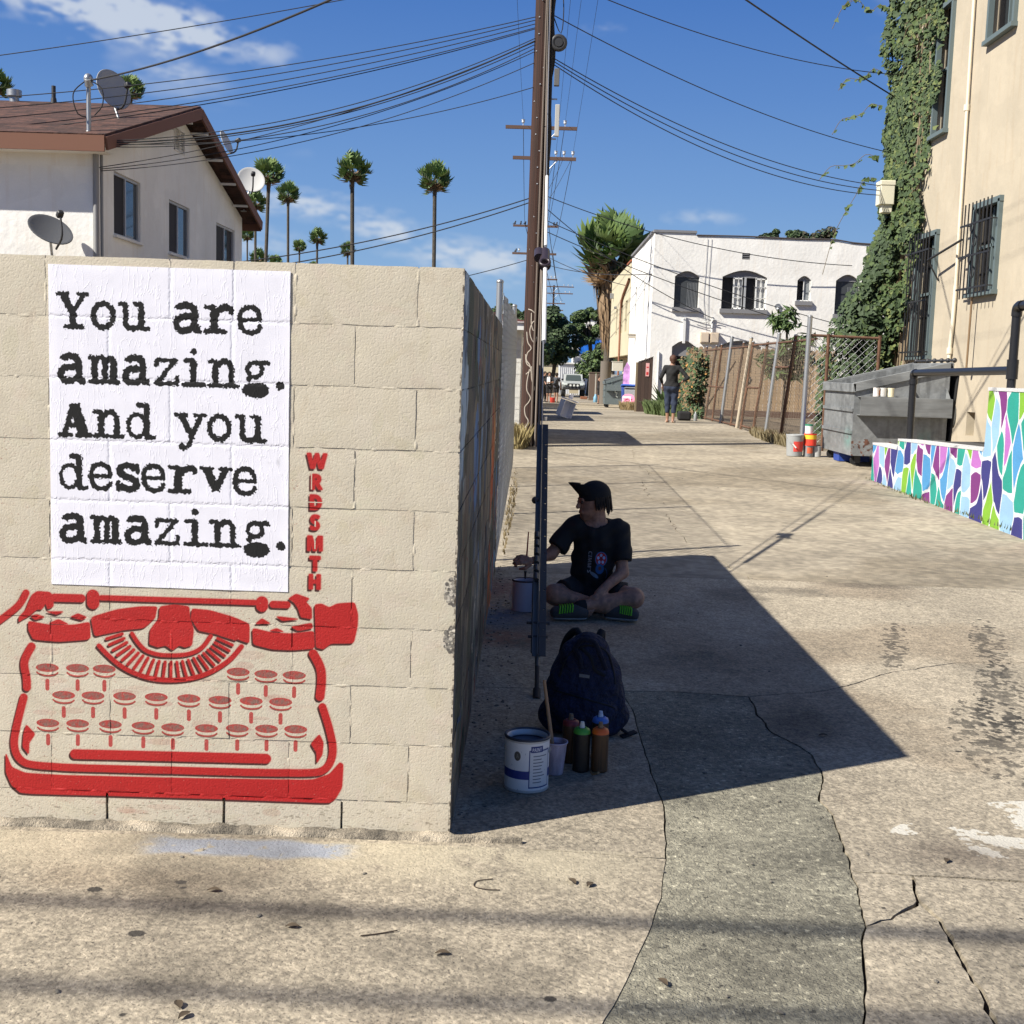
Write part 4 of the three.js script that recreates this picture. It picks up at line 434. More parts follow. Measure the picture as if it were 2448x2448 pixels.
// ---------- the near utility pole ----------
const tagMap = canvasTex(512, 1024, (g) => { g.fillStyle = '#4a2c20'; g.fillRect(0, 0, 512, 1024); });
function tapered(h, r0, r1, lean = 0) { const g = new THREE.CylinderGeometry(r1, r0, h, 20, 8); return g.translate(0, h / 2, 0); }
{
  const P = thing('utility_pole', 'tall dark brown wooden utility pole with white scrawl, beside the white garage', 'pole', [-0.01, gy(-21.3) - 0.03, -21.3]);
  part(P, 'shaft', tapered(11.5, 0.165, 0.115), woodPole);
  // conduits and risers up the alley side
  part(P, 'conduit', rod([0.03, 0, 0.18], [0.06, 9.6, 0.14], 0.018, 8), M([0.14, 0.11, 0.09], 0.8)); part(P, 'conduit', rod([0.1, 0, 0.16], [0.115, 9.6, 0.115], 0.018, 8), M([0.24, 0.2, 0.17], 0.8)); part(P, 'conduit', rod([0.155, 0.2, 0.11], [0.155, 9.4, 0.07], 0.032, 8), blackRubber);
  part(P, 'cable_bundle', [tube([[0.14, 4.6, 0.02], [0.17, 5.3, 0.06], [0.13, 6.0, 0.04], [0.19, 6.5, 0.06], [0.15, 7.2, 0.03], [0.2, 7.8, 0.06], [0.15, 8.6, 0.03]], 0.035, 7, 30), tube([[0.16, 7.2, 0.05], [0.3, 6.9, 0.08], [0.33, 7.4, 0.06], [0.22, 7.9, 0.05]], 0.009, 5, 20), tube([[0.15, 7.9, 0.05], [0.28, 7.5, 0.1], [0.26, 8.2, 0.08], [0.18, 8.5, 0.05]], 0.012, 5, 20)], blackRubber);
  part(P, 'splice_drum', [at(new THREE.TorusGeometry(0.1, 0.045, 8, 20), 0.27, 6.75, 0.08), cyl(0.07, 0.07, 0.1, 0.27, 6.75, 0.08, 14, Math.PI / 2)], darkMetal);
  part(P, 'terminal_box', rbox(0.09, 0.28, 0.09, 0.01, 0.26, 6.2, 0.05), M([0.12, 0.12, 0.12], 0.6)); part(P, 'terminal_box', rbox(0.075, 0.52, 0.08, 0.01, 0.29, 5.5, 0.05), M([0.42, 0.42, 0.4], 0.6)); for (const y of [5.85, 5.2]) part(P, 'bracket', box(0.16, 0.02, 0.03, 0.2, y, 0.04), galv);
  for (let i = 0; i < 26; i++) { const a = 1.0 + 1.5 * hsh(i, 1, 3), y = 1.2 + i * 0.27; part(P, 'pole_step_bolt', cyl(0.012, 0.012, 0.03, Math.cos(a) * 0.135, y, Math.sin(a) * 0.135, 8, 1.2), galv); }
  // spray scrawl, laid on the round shaft as thin paint
  const scr = [[[-0.6, 2.36], [-0.2, 2.34], [0.3, 2.28]], [[-0.2, 2.3], [-0.15, 2.1], [0.1, 2.0], [0.3, 2.1], [0.1, 2.16], [-0.3, 2.02], [-0.1, 1.86], [0.25, 1.8], [0.45, 1.9]], [[-0.7, 1.98], [-0.5, 1.8], [-0.1, 1.7], [-0.5, 1.62], [-0.6, 1.5], [-0.2, 1.42], [0.05, 1.25]], [[-0.75, 1.6], [-0.55, 1.44], [0.0, 1.36], [-0.6, 1.26]], [[0.0, 1.4], [0.05, 1.2], [0.35, 1.0], [0.2, 0.98]], [[-0.2, 1.35], [-0.45, 1.12], [-0.4, 0.98], [0.0, 0.86], [-0.2, 0.78], [-0.6, 0.7], [-0.5, 0.56], [-0.15, 0.46], [-0.5, 0.34]]];
  part(P, 'spray_scrawl', scr.map((l) => tube(l.map(([a, y]) => { const r = 0.1635 - 0.0043 * y; return [Math.sin(a) * r, y, Math.cos(a) * r]; }), 0.011, 6, l.length * 8)).map((g) => g), M([0.42, 0.37, 0.31], 0.85));
  // guy wires with guards, towards the camera
  const gw = thing('guy_anchor', 'pair of steel guy wires with punched metal guards anchored in the shaded paving', 'guy wire', [0.075, gy(-5.81), -5.81]);
  const top = V(0.0, 8.7 - gy(-5.81), -15.5), A = (s, dx = 0, dn = 0) => { const d = top.clone(); return V(d.x * s + dx, d.y * s + dn, d.z * s); };
  const dir = top.clone().normalize(), q = new THREE.Quaternion().setFromUnitVectors(V(0, 1, 0), dir), put = (g, s, dx = 0) => { g.applyQuaternion(q); const p = A(s, dx); return g.translate(p.x, p.y, p.z); };
  part(gw, 'anchor_rod', [rod(A(-0.004), A(0.03, 0.0), 0.011), put(cyl(0.02, 0.02, 0.07, 0, 0, 0, 10), 0.001)], M([0.07, 0.055, 0.045], 0.8, { metalness: 0.4 }));
  const U = (w, d, L) => extr([[-w / 2, 0], [-w / 2, d], [-w / 2 + 0.004, d], [-w / 2 + 0.004, 0.004], [w / 2 - 0.004, 0.004], [w / 2 - 0.004, d], [w / 2, d], [w / 2, 0]], L).rotateX(-Math.PI / 2).rotateY(Math.PI), len = dir.length() * top.length();
  const guardMat = M([0.065, 0.062, 0.06], 0.7, { metalness: 0, bumpMap: bumpCoarse, bumpScale: 0.002 });
  const flat = extr([[-0.016, 0], [0.02, 0], [0.02, 2.2], [-0.016, 2.2]], 0.005, 0, Array.from({ length: 13 }, (_, k) => { const c = []; for (let a = 0; a < 8; a++) c.push([0.008 + 0.006 * Math.cos(-a * Math.PI / 4), 0.2 + k * 0.16 + 0.006 * Math.sin(-a * Math.PI / 4)]); return c; }));
  part(gw, 'guard', put(flat.translate(0.021, 0, 0.012), 0.0157), guardMat); part(gw, 'guard', put(U(0.03, 0.02, 2.2).translate(-0.014, 0, 0.01), 0.0157), M([0.13, 0.125, 0.12], 0.6));
  part(gw, 'turnbuckle', [rod(A(0.018, -0.026), A(0.05, -0.026), 0.009), rod(A(0.012, 0.0), A(0.045, -0.005), 0.012), ...[0, 1, 2, 3, 4, 5].map((k) => put(cyl(0.016, 0.016, 0.05, 0, 0, 0.03, 10), 0.05 + k * 0.0042, -0.016))], M([0.1, 0.1, 0.1], 0.5, { metalness: 0.6 }));
  part(gw, 'bolt', [put(cyl(0.008, 0.008, 0.12, 0, 0, 0.012, 8, 0, 0, Math.PI / 2), 0.03), put(cyl(0.008, 0.008, 0.1, 0, 0, 0.012, 8, 0, 0, Math.PI / 2), 0.024), put(sph(0.022, -0.03, 0, 0.012), 0.092)], M([0.09, 0.07, 0.06], 0.8));
  part(gw, 'wire', rod(A(0.02, 0), A(1.0, 0), 0.0055, 6), galv); part(gw, 'wire', rod(A(0.02, -0.02), V(-0.02, 8.3 - gy(-5.81), -15.5), 0.005, 6), M([0.2, 0.17, 0.14], 0.8));
  part(gw, 'insulator_rod', rod(A(0.205, 0.004), A(0.275, 0.004), 0.017, 10), M([0.7, 0.7, 0.68], 0.5)); part(gw, 'insulator_rod', rod(A(0.3, 0.004), A(0.39, 0.004), 0.014, 10), M([0.7, 0.7, 0.68], 0.5));
  part(gw, 'strain_insulator', [put(cyl(0.042, 0.042, 0.26, 0, 0, 0, 14), 0.286), put(cyl(0.05, 0.05, 0.07, 0, -0.1, 0, 14), 0.286), put(cyl(0.04, 0.04, 0.13, -0.05, 0.07, 0, 14), 0.286), put(at(new THREE.TorusGeometry(0.038, 0.012, 8, 18), 0.0, -0.16, 0.04, 0.3), 0.286)], M([0.035, 0.025, 0.03], 0.35));
}
// ---------- further poles down the alley ----------
function farPole(label, x, z, arms, h) {
  const o = thing('crossarm_pole', label, 'pole', [x, gy(z), z], 0, 'utility poles with crossarms down the alley'); part(o, 'shaft', tapered(h, 0.17, 0.1), woodPole);
  const am = M([0.12, 0.07, 0.05], 0.85), ins = M([0.62, 0.64, 0.66], 0.3);
  for (const [y, x0, x1, n] of arms) { const yy = y - gy(z); const a = part(o, 'crossarm', box(x1 - x0, 0.12, 0.1, (x0 + x1) / 2, yy, 0.14), am); part(a, 'brace', [rod([-0.55, yy - 0.02, 0.15], [0, yy - 0.6, 0.13], 0.02), rod([0.55, yy - 0.02, 0.15], [0, yy - 0.6, 0.13], 0.02)], galv); for (const p of n) part(a, 'insulator', [cyl(0.015, 0.015, 0.14, p, yy + 0.12, 0.14, 6), sph(0.06, p, yy + 0.2, 0.14, 1, 1, 1, 10), cyl(0.07, 0.05, 0.06, p, yy + 0.25, 0.14, 10)], ins); }
  return o;
}
farPole('second wooden pole with two long crossarms and pale insulators, past the garage', 0.17, -47, [[10.5, -1.45, 1.2, [-0.8, 0.1, 0.75]], [9.4, -1.15, 1.2, [0.45, 0.75, 1.08]]], 11.2);
farPole('third wooden pole with birds sitting on its short crossarm', 0.0, -74, [[10.0, -1.4, 1.25, []], [8.4, -1.4, 1.2, [-1.0, -0.5]]], 10.8);
farPole('distant leaning pole with one crossarm to the right', 0.25, -104, [[9.1, -0.6, 1.6, [1.1, 1.4]]], 9.8);
farPole('farthest pole with stacked crossarms above the dark trees', 2.3, -150, [[11.6, -2.0, 2.4, [-1.6, 1.2, 1.7, 2.2]], [10.8, -1.8, 2.3, [1.4, 1.9]], [9.6, -1.7, 1.4, [-1.2, 0.9]], [8.8, -1.6, 1.2, []]], 12.6);
{ const bird = () => [sph(0.07, 0, 0.08, 0, 0.8, 0.9, 1.4, 10), sph(0.045, 0, 0.17, 0.07, 1, 1, 1, 8), box(0.05, 0.015, 0.12, 0, 0.06, -0.14, -0.3), at(new THREE.ConeGeometry(0.012, 0.04, 6), 0, 0.165, 0.125, 1.57), rod([0.02, 0, 0], [0.02, 0.04, 0], 0.006, 5), rod([-0.02, 0, 0], [-0.02, 0.04, 0], 0.006, 5)]; [[-1.3, 10.06, 0.6], [-0.95, 10.06, 0.2], [-0.7, 10.06, 2.6], [0.45, 10.06, 1.0], [1.15, 10.06, 0.4], [1.0, 10.06, 3.0], [-1.2, 8.46, 0.5], [-0.3, 8.46, 1.5]].forEach(([x, y, t]) => solo('bird', 'small dark bird perched on the crossarm of the third pole', 'bird', bird(), M([0.03, 0.03, 0.032], 0.8), [x, y, -73.86], 'birds on the crossarms', t)); }
// ---------- low stepped wall with a bright mosaic mural ----------
{
  const MW = 2048, MH = 512, LZ = 8.4, HY = 1.7, r = rng(19), pal = [[48, 48, 112], [72, 136, 184], [136, 172, 200], [166, 102, 172], [112, 46, 112], [34, 142, 128], [118, 164, 48], [72, 136, 184], [166, 102, 172], [34, 142, 128], [48, 48, 112], [118, 164, 48], [112, 46, 112]];
  const pts = []; for (let i = 0; i < 30; i++) for (let j = 0; j < 5; j++) pts.push([(i + 0.5 + 0.75 * (r() - 0.5)) / 30 * LZ, (j + 0.5 + (i % 2 ? 0.45 : 0) + 0.6 * (r() - 0.5)) / 5 * HY, (r() * pal.length) | 0, (r() - 0.5) * 0.5]);
  const heart = (x, y) => { x = (x - 6.28) / 0.2; y = (y - 0.66) / 0.26; x = Math.abs(x); const t = y + 0.1 - 0.62 * Math.sqrt(Math.max(0, x)); return x * x + t * t * (y < 0.2 ? 0.72 : 1.0); };
  const art = dataTex(MW, MH, (i, j) => {
    let x = i / MW * LZ, y = j / MH * HY; const wx = x + 0.02 * (vn(x * 7, y * 7, 301) - 0.5), wy = y + 0.03 * (vn(x * 7, y * 7, 302) - 0.5); let d1 = 9, d2 = 9, a = null;
    for (const p of pts) { const dx = Math.abs(p[0] - wx); if (dx > 0.55) continue; const u = (wx - p[0]) + (wy - p[1]) * p[3], v = (wy - p[1]) * 0.55, d = Math.hypot(u, v) + 0.3 * Math.abs(u); if (d < d1) { d2 = d1; d1 = d; a = p; } else if (d < d2) d2 = d; }
    const k = 1 + 0.1 * (fbm(x * 5, y * 9, 4, 304) - 0.5), h = heart(wx, wy), edge = 0.024 + 0.01 * (vn(x * 12, y * 12, 305) - 0.5);
    if (h < 1) return [136 * k, 174 * k, 200 * k]; if (h < 1.45) return [204, 205, 208];
    if (y < 0.06 + 0.05 * vn(x * 9, 1, 306) + (gy(-17.25 + x) - 0.16) || d2 - d1 < edge) return [204 * k, 205 * k, 208 * k];
    return pal[a[2]].map((c) => c * k);
  });
  const w = thing('mural_wall', 'low stepped wall painted with a bright blue, purple, teal and lime mosaic', 'wall', [4.8, 0, -17.25]);
  const base = []; for (let z = 0; z <= 8.2; z += 0.41) base.push([z, gy(-17.25 + z) - 0.04]);
  const sh = [...base, [8.2, 1.54], [4.22, 1.545], [4.2, 0.9], [1.15, 0.835], [1.13, 0.72], [0, 0.72]];
  const g = extr(sh, 0.2, 0.008); g.applyMatrix4(new THREE.Matrix4().makeBasis(V(0, 0, 1), V(0, 1, 0), V(-1, 0, 0))); g.translate(0.2, 0, 0); uvXY(g, (x, y, z) => [z / LZ, y / HY]);
  part(w, 'wall_body', g, M('#ffffff', 0.75, { map: art, bumpMap: rep(bumpGrain, 14, 3), bumpScale: 0.004 }));
  const wp = M([0.6, 0.6, 0.6], 0.7, { bumpMap: rep(bumpGrain, 3), bumpScale: 0.004 });
  part(w, 'coping', box(0.23, 0.035, 3.99, 0.1, 1.553, 6.205), wp); part(w, 'coping', box(0.225, 0.03, 3.03, 0.1, 0.88, 2.675, -0.0213), wp); part(w, 'coping', box(0.225, 0.03, 1.14, 0.1, 0.73, 0.565), wp);
}
// black pipe railing on the mural wall
{
  const m = M([0.018, 0.018, 0.02], 0.35, { metalness: 0.2 }), R = thing('pipe_railing', 'black steel pipe railing with elbows standing on the mural wall', 'railing', [4.93, 0, -16.07]), r = 0.045;
  part(R, 'post', [cyl(r, r, 0.88, 0, 1.27, 0, 14), cyl(r * 1.25, r * 1.25, 0.06, 0, 1.6, 0, 14)], m); part(R, 'elbow', tube([[0, 1.66, 0], [0, 1.7, 0.01], [0, 1.715, 0.05], [0, 1.715, 0.09]], r * 1.15, 12), m);
  part(R, 'rail', rod([0, 1.715, 0.05], [0, 1.75, 3.27], r, 14), m); part(R, 'post', [rod([0, 1.5, 3.27], [0, 2.36, 3.27], r, 14), cyl(r * 1.3, r * 1.3, 0.2, 0, 1.76, 3.27, 14)], m);
  part(R, 'elbow', tube([[0, 2.3, 3.27], [0, 2.37, 3.28], [0, 2.4, 3.33], [0, 2.4, 3.42]], r * 1.2, 12), m); part(R, 'rail', rod([0, 2.4, 3.35], [0, 2.44, 6.8], r, 14), m);
  const h = thing('cellar_hatch', 'dark steel hatch boards lying behind the low mural wall', 'hatch', [5.05, 0.62, -14.6]); part(h, 'board', box(0.9, 0.05, 3.1, 0.5, 0.2, 0, 0, 0, 0.02), M([0.05, 0.05, 0.05], 0.7)); part(h, 'board', box(0.9, 0.05, 3.1, 1.42, 0.22, 0), M([0.07, 0.07, 0.065], 0.7)); part(h, 'frame', box(2.0, 0.8, 3.3, 1.0, -0.24, 0), M([0.16, 0.15, 0.14], 0.9));
}
// ---------- beige building ----------
const teal = M([0.11, 0.145, 0.15], 0.6), iron = M([0.02, 0.02, 0.022], 0.6);
{
  const B = thing('beige_building', 'tall beige stucco building with barred windows on the right of the alley', 'building', [8.2, -0.222, -29.16]); B.scale.setScalar(1.139);
  const wins = [[1.95, 3.05, 2.07, 4.28, 1], [4.9, 6.0, 3.06, 4.47, 1], [2.35, 3.08, 6.05, 8.3, 0], [4.9, 6.0, 7.08, 9.2, 0], [8.6, 9.8, 3.06, 4.47, 1], [8.6, 9.8, 7.08, 9.2, 0]];
  const sh = [[0, -0.2], [16, -0.2], [16, 13], [0, 13]], g = extr(sh, 0.25, 0, [...wins.map(([a, b, y0, y1]) => [[a, y0], [b, y0], [b, y1], [a, y1]]), [[5.12, 0.75], [5.5, 0.75], [5.5, 1.14], [5.12, 1.14]]]);
  g.applyMatrix4(new THREE.Matrix4().makeBasis(V(0, 0, 1), V(0, 1, 0), V(-1, 0, 0))).translate(0.25, 0, 0); part(B, 'alley_wall', uvBox(g), stuccoBeige);
  part(B, 'end_wall', uvBox(box(9, 13.2, 0.25, 4.755, 6.4, 0.127)), stuccoBeige); part(B, 'parapet', box(0.4, 0.3, 16.2, 0.1, 13.1, 8), stuccoBeige);
  for (const [a, b, y0, y1, bars] of wins) {
    const w = b - a, h = y1 - y0, zc = (a + b) / 2, yc = (y0 + y1) / 2, o = part(B, 'window', [box(0.09, 0.09, w + 0.1, -0.02, y1 + 0.0, zc), box(0.13, 0.07, w + 0.14, -0.04, y0 - 0.02, zc), box(0.09, h, 0.08, -0.02, yc, a), box(0.09, h, 0.08, -0.02, yc, b)], teal);
    part(o, 'pane', box(0.01, h, w, 0.12, yc, zc), glassDark); part(o, 'sash', [box(0.05, 0.05, w, 0.1, yc + 0.05, zc), box(0.05, h - 0.1, 0.04, 0.1, yc, zc)], teal); part(o, 'curtain', box(0.01, h, w, 0.24, yc, zc), M([0.12, 0.1, 0.08], 0.9));
    if (bars) { const x = -0.17, gz0 = a - 0.06, gz1 = b + 0.0; for (let k = 0; k <= 7; k++) part(o, 'bar', box(0.018, h + 0.12, 0.018, x, yc - 0.02, lerp(gz0, gz1, k / 7)), iron); for (const y of [y0 + 0.08, y1 - 0.3, yc - 0.1]) part(o, 'cross_bar', box(0.014, 0.03, w + 0.3, x, y, zc - 0.1), iron); for (const y of [y0 + 0.08, y1 - 0.3]) for (const z of [gz0, gz1]) part(o, 'bar_bracket', box(0.18, 0.02, 0.02, x / 2, y, z), iron); for (let k = 0; k < 4; k++) part(o, 'scroll', at(new THREE.TorusGeometry(0.07, 0.009, 6, 14), x, yc + 0.35 - 0.25 * k, lerp(gz0, gz1, 0.3 + 0.15 * (k % 2)), 0, Math.PI / 2), iron); }
  }
  part(B, 'downpipe', [rod([-0.05, 3.2, 4.27], [-0.05, 13, 4.03], 0.028, 8)], M([0.7, 0.62, 0.48], 0.7)); part(B, 'downpipe', tube([[-0.05, 3.25, 4.27], [-0.05, 2.6, 4.25], [-0.05, 2.1, 4.2], [-0.05, 1.5, 4.22], [-0.05, 0.5, 4.22]], 0.035, 8, 24), M([0.7, 0.63, 0.5], 0.7)); for (const [y, z] of [[2.15, 4.2], [6.2, 4.18]]) part(B, 'pipe_clip', cyl(0.05, 0.05, 0.1, -0.05, y, z), M([0.7, 0.63, 0.5], 0.7));
  part(B, 'gate_bar', [rod([-0.25, 3.75, 3.3], [-0.2, 3.95, 4.85], 0.02), rod([-0.25, 3.75, 3.3], [-0.02, 3.4, 3.25], 0.014)], iron); part(B, 'hanging_rod', [rod([-0.12, 3.0, 5.3], [-0.12, 1.85, 5.28], 0.018), sph(0.04, -0.12, 1.83, 5.28)], M([0.2, 0.13, 0.07], 0.8));
  part(B, 'broken_vent', [at(new THREE.IcosahedronGeometry(0.14, 1).scale(0.4, 1.5, 0.9), 0, 1.05, 4.5)], M([0.06, 0.06, 0.055], 0.9)); part(B, 'vent_recess', box(0.02, 0.5, 0.5, 0.2, 0.95, 5.3), M([0.06, 0.05, 0.035], 1));
  const cb = solo('junction_box', 'small cream utility box at the ivy covered corner where the cables arrive', 'box', [rbox(0.28, 0.42, 0.32, 0.02, 0, 0, 0), rbox(0.3, 0.1, 0.34, 0.02, 0, 0.2, 0.0), rbox(0.2, 0.16, 0.2, 0.02, 0.02, -0.28, 0.02)], M([0.72, 0.68, 0.52], 0.6), [7.69, 5.7, -28.0]); cb.scale.setScalar(1.14);
}
// ---------- grey dumpster ----------
function dumpster(name, label, p, turn, W, D, hf, hb, map, opts = {}) {
  const o = thing(name, label, 'dumpster', p, turn), m = map, t = 0.02, y0 = 0.16, inner = M([0.05, 0.052, 0.055], 0.8);
  // x: 0 (front, low) .. D (back, high); z: 0 .. -W
  const side = (z, mm = m) => { const g = extr([[0, y0], [D * 0.97, y0], [D, y0 + 0.3], [D, hb], [0, hf]], 0.025); g.translate(0, 0, z); return uvXY(g, (x, y) => [x / 2 + 0.5, y / 2]); };
  part(o, 'side_panel', side(-0.025), m); part(o, 'side_panel', side(-W), m);
  part(o, 'front_panel', uvXY(box(0.03, hf - y0, W - 0.06, 0.015, (hf + y0) / 2, -W / 2), (x, y, z) => [-z / 4, y / 2]), m); part(o, 'back_panel', box(0.03, hb - y0 - 0.1, W - 0.06, D - 0.015, (hb + y0) / 2 + 0.05, -W / 2), m); part(o, 'floor', box(D - 0.08, 0.03, W - 0.06, D / 2, y0 + 0.03, -W / 2), inner);
  for (const y of [y0 + (hf - y0) * 0.33, y0 + (hf - y0) * 0.64]) part(o, 'rib', box(0.03, 0.05, W, -0.012, y, -W / 2), m);
  const sl = Math.atan2(hb - hf, D), L = D / Math.cos(sl);
  for (const z of [0.015, -W - 0.015]) part(o, 'rim', rbox(L + 0.06, 0.14, 0.05, 0.01, D / 2, (hf + hb) / 2 - 0.04, z, 0, 0, sl), m); part(o, 'rim', rbox(0.06, 0.14, W + 0.08, 0.01, -0.015, hf - 0.05, -W / 2), m); part(o, 'rim', rbox(0.06, 0.12, W + 0.08, 0.01, D + 0.01, hb - 0.04, -W / 2), m);
  for (const s of [0, 1]) { const z = s ? -W - 0.1 : 0.1; part(o, 'fork_pocket', [box(D * 0.97, 0.27, 0.012, D * 0.52, 0.94, z + (s ? -0.09 : 0.09)), box(D * 0.97, 0.012, 0.19, D * 0.52, 1.078, z), box(D * 0.97, 0.012, 0.19, D * 0.52, 0.8, z), ...[0.25, 0.62, 0.98].map((k) => extr([[0, 0], [0.18, 0], [0, 0.16]], 0.012).rotateY(s ? Math.PI / 2 : -Math.PI / 2).translate(D * k, 1.085, s ? -W : 0.0))], m); }
  for (const [x, z] of [[0.14, -0.18], [0.14, -W + 0.18], [D - 0.2, -0.18], [D - 0.2, -W + 0.18]]) { const c = part(o, 'caster', [box(0.1, 0.03, 0.09, x, y0 - 0.015, z), box(0.09, 0.11, 0.008, x, y0 - 0.07, z + 0.035), box(0.09, 0.11, 0.008, x, y0 - 0.07, z - 0.035)], darkMetal); part(c, 'wheel', cyl(0.08, 0.08, 0.05, x - 0.02, 0.08, z, 18, Math.PI / 2), blackRubber); }
  if (opts.lid) part(o, 'lid', rbox(D * 1.04, 0.04, W + 0.06, 0.015, D / 2, (hf + hb) / 2 + 0.06, -W / 2, 0, 0, sl), opts.lid); else { part(o, 'lid', [rbox(0.04, 1.45, W * 0.48, 0.015, D + 0.1, hb - 0.78, -W * 0.25, 0, 0, -0.06), rbox(0.04, 1.45, W * 0.48, 0.015, D + 0.1, hb - 0.78, -W * 0.75, 0, 0, -0.06)], blackRubber); part(o, 'hinge_rod', [rod([D + 0.05, hb + 0.06, 0.05], [D + 0.05, hb + 0.06, -W - 0.05], 0.018), ...[0.0, -0.3, -0.6, -0.95, -1.3, -W].map((z) => sph(0.04, D + 0.05, hb + 0.06, z, 1, 1, 1, 8))], darkMetal); }
    for (const q of o.children) if (q.material === m && q.name !== 'side_panel' && q.name !== 'front_panel') uvXY(q.geometry, (x, y, z) => [Math.abs(z) / 4 + 0.02 + Math.abs(x) * 0.07, y / 2]);
  return o;
}
const dumpMap = dataTex(1024, 1024, (i, j) => {
  const u = i / 512, v = j / 512; const n = fbm(u * 4, v * 4, 5, 311), f = fbm(u * 20, v * 20, 4, 312), k = 0.85 + 0.3 * (n - 0.5) + 0.2 * (f - 0.5); let c = [142 * k, 145 * k, 146 * k];
  const run = sst(0.58, 0.8, fbm(u * 14, v * 1.5, 4, 313)) * 0.14; c = c.map((x) => x * (1 - run));
  const side = u > 0.99 && u < 1.8; if (side) { const q = Math.exp(-(((u - 1.2) / 0.2) ** 2) - ((v - 0.27) / 0.1) ** 2) + Math.exp(-(((u - 1.55) / 0.07) ** 2) - ((v - 0.31) / 0.06) ** 2); if (q > 0.1 && fbm(u * 26 + 3, v * 24, 5, 315) > 0.66 - 0.16 * Math.min(1, q)) c = [84 * (0.6 + f), 56 * (0.6 + f), 44 * (0.6 + f)]; }
  const tq = Math.exp(-(((u - 0.12) / 0.1) ** 2) - ((v - 0.42) / 0.14) ** 2) * sst(0.4, 0.6, n + 0.1); if (u < 0.5) c = [lerp(c[0], 96, tq * 0.6), lerp(c[1], 148, tq * 0.6), lerp(c[2], 138, tq * 0.6)];
  return c;
});
dumpster('dumpster', 'open grey steel dumpster with rust patches and cans on its side ledge', [5.0, gy(-20.1), -19.2], 0, 1.9, 1.45, 1.26, 1.62, M('#ffffff', 0.62, { map: dumpMap, bumpMap: bumpCoarse, bumpScale: 0.01 }));
dumpster('green_dumpster', 'dark green grey dumpster with closed sloping lid beside the blue bin', [3.42, gy(-58), -57.4], 0, 1.5, 1.2, 1.2, 1.62, M([0.1, 0.125, 0.13], 0.6), { lid: M([0.06, 0.07, 0.075], 0.6) });
solo('chalk_tag', 'pale scribbled tag on the side of the green dumpster', 'graffiti', [tube([[0.2, 0.95, 0], [0.28, 1.0, 0], [0.3, 0.85, 0], [0.36, 0.9, 0], [0.33, 0.7, 0], [0.42, 0.72, 0], [0.38, 0.55, 0], [0.46, 0.5, 0]], 0.018, 5, 30)], M([0.5, 0.55, 0.52], 0.8), [3.55, gy(-58), -57.36]);
{ // three small paint tins on the ledge of the dumpster
  const can = lathe([[0, 0], [0.048, 0], [0.05, 0.006], [0.048, 0.012], [0.048, 0.125], [0.051, 0.13], [0.051, 0.137], [0.045, 0.137], [0.044, 0.132], [0, 0.132]], 20), y = gy(-20.1) + 1.086;
  [['orange and white paint tin on the dumpster ledge, next to the side rim', 5.3, [0.75, 0.7, 0.66], [0.6, 0.22, 0.06]], ['white paint tin standing between two others on the dumpster ledge', 5.4, [0.75, 0.74, 0.7], null], ['cream paint tin on the dumpster ledge beside the pipe railing', 5.52, [0.72, 0.66, 0.46], null]].forEach(([l, x, c, s]) => { const o = thing('paint_tin', l, 'paint tin', [x, y, -19.08], 0.6, 'paint tins on the dumpster'); part(o, 'tin', can, M(c, 0.5)); if (s) part(o, 'label', new THREE.CylinderGeometry(0.0488, 0.0488, 0.08, 20, 1, true, 0, 2.2).translate(0, 0.06, 0), M(s, 0.6)); part(o, 'lid', cyl(0.046, 0.046, 0.004, 0, 0.136, 0, 18), galv); });
}
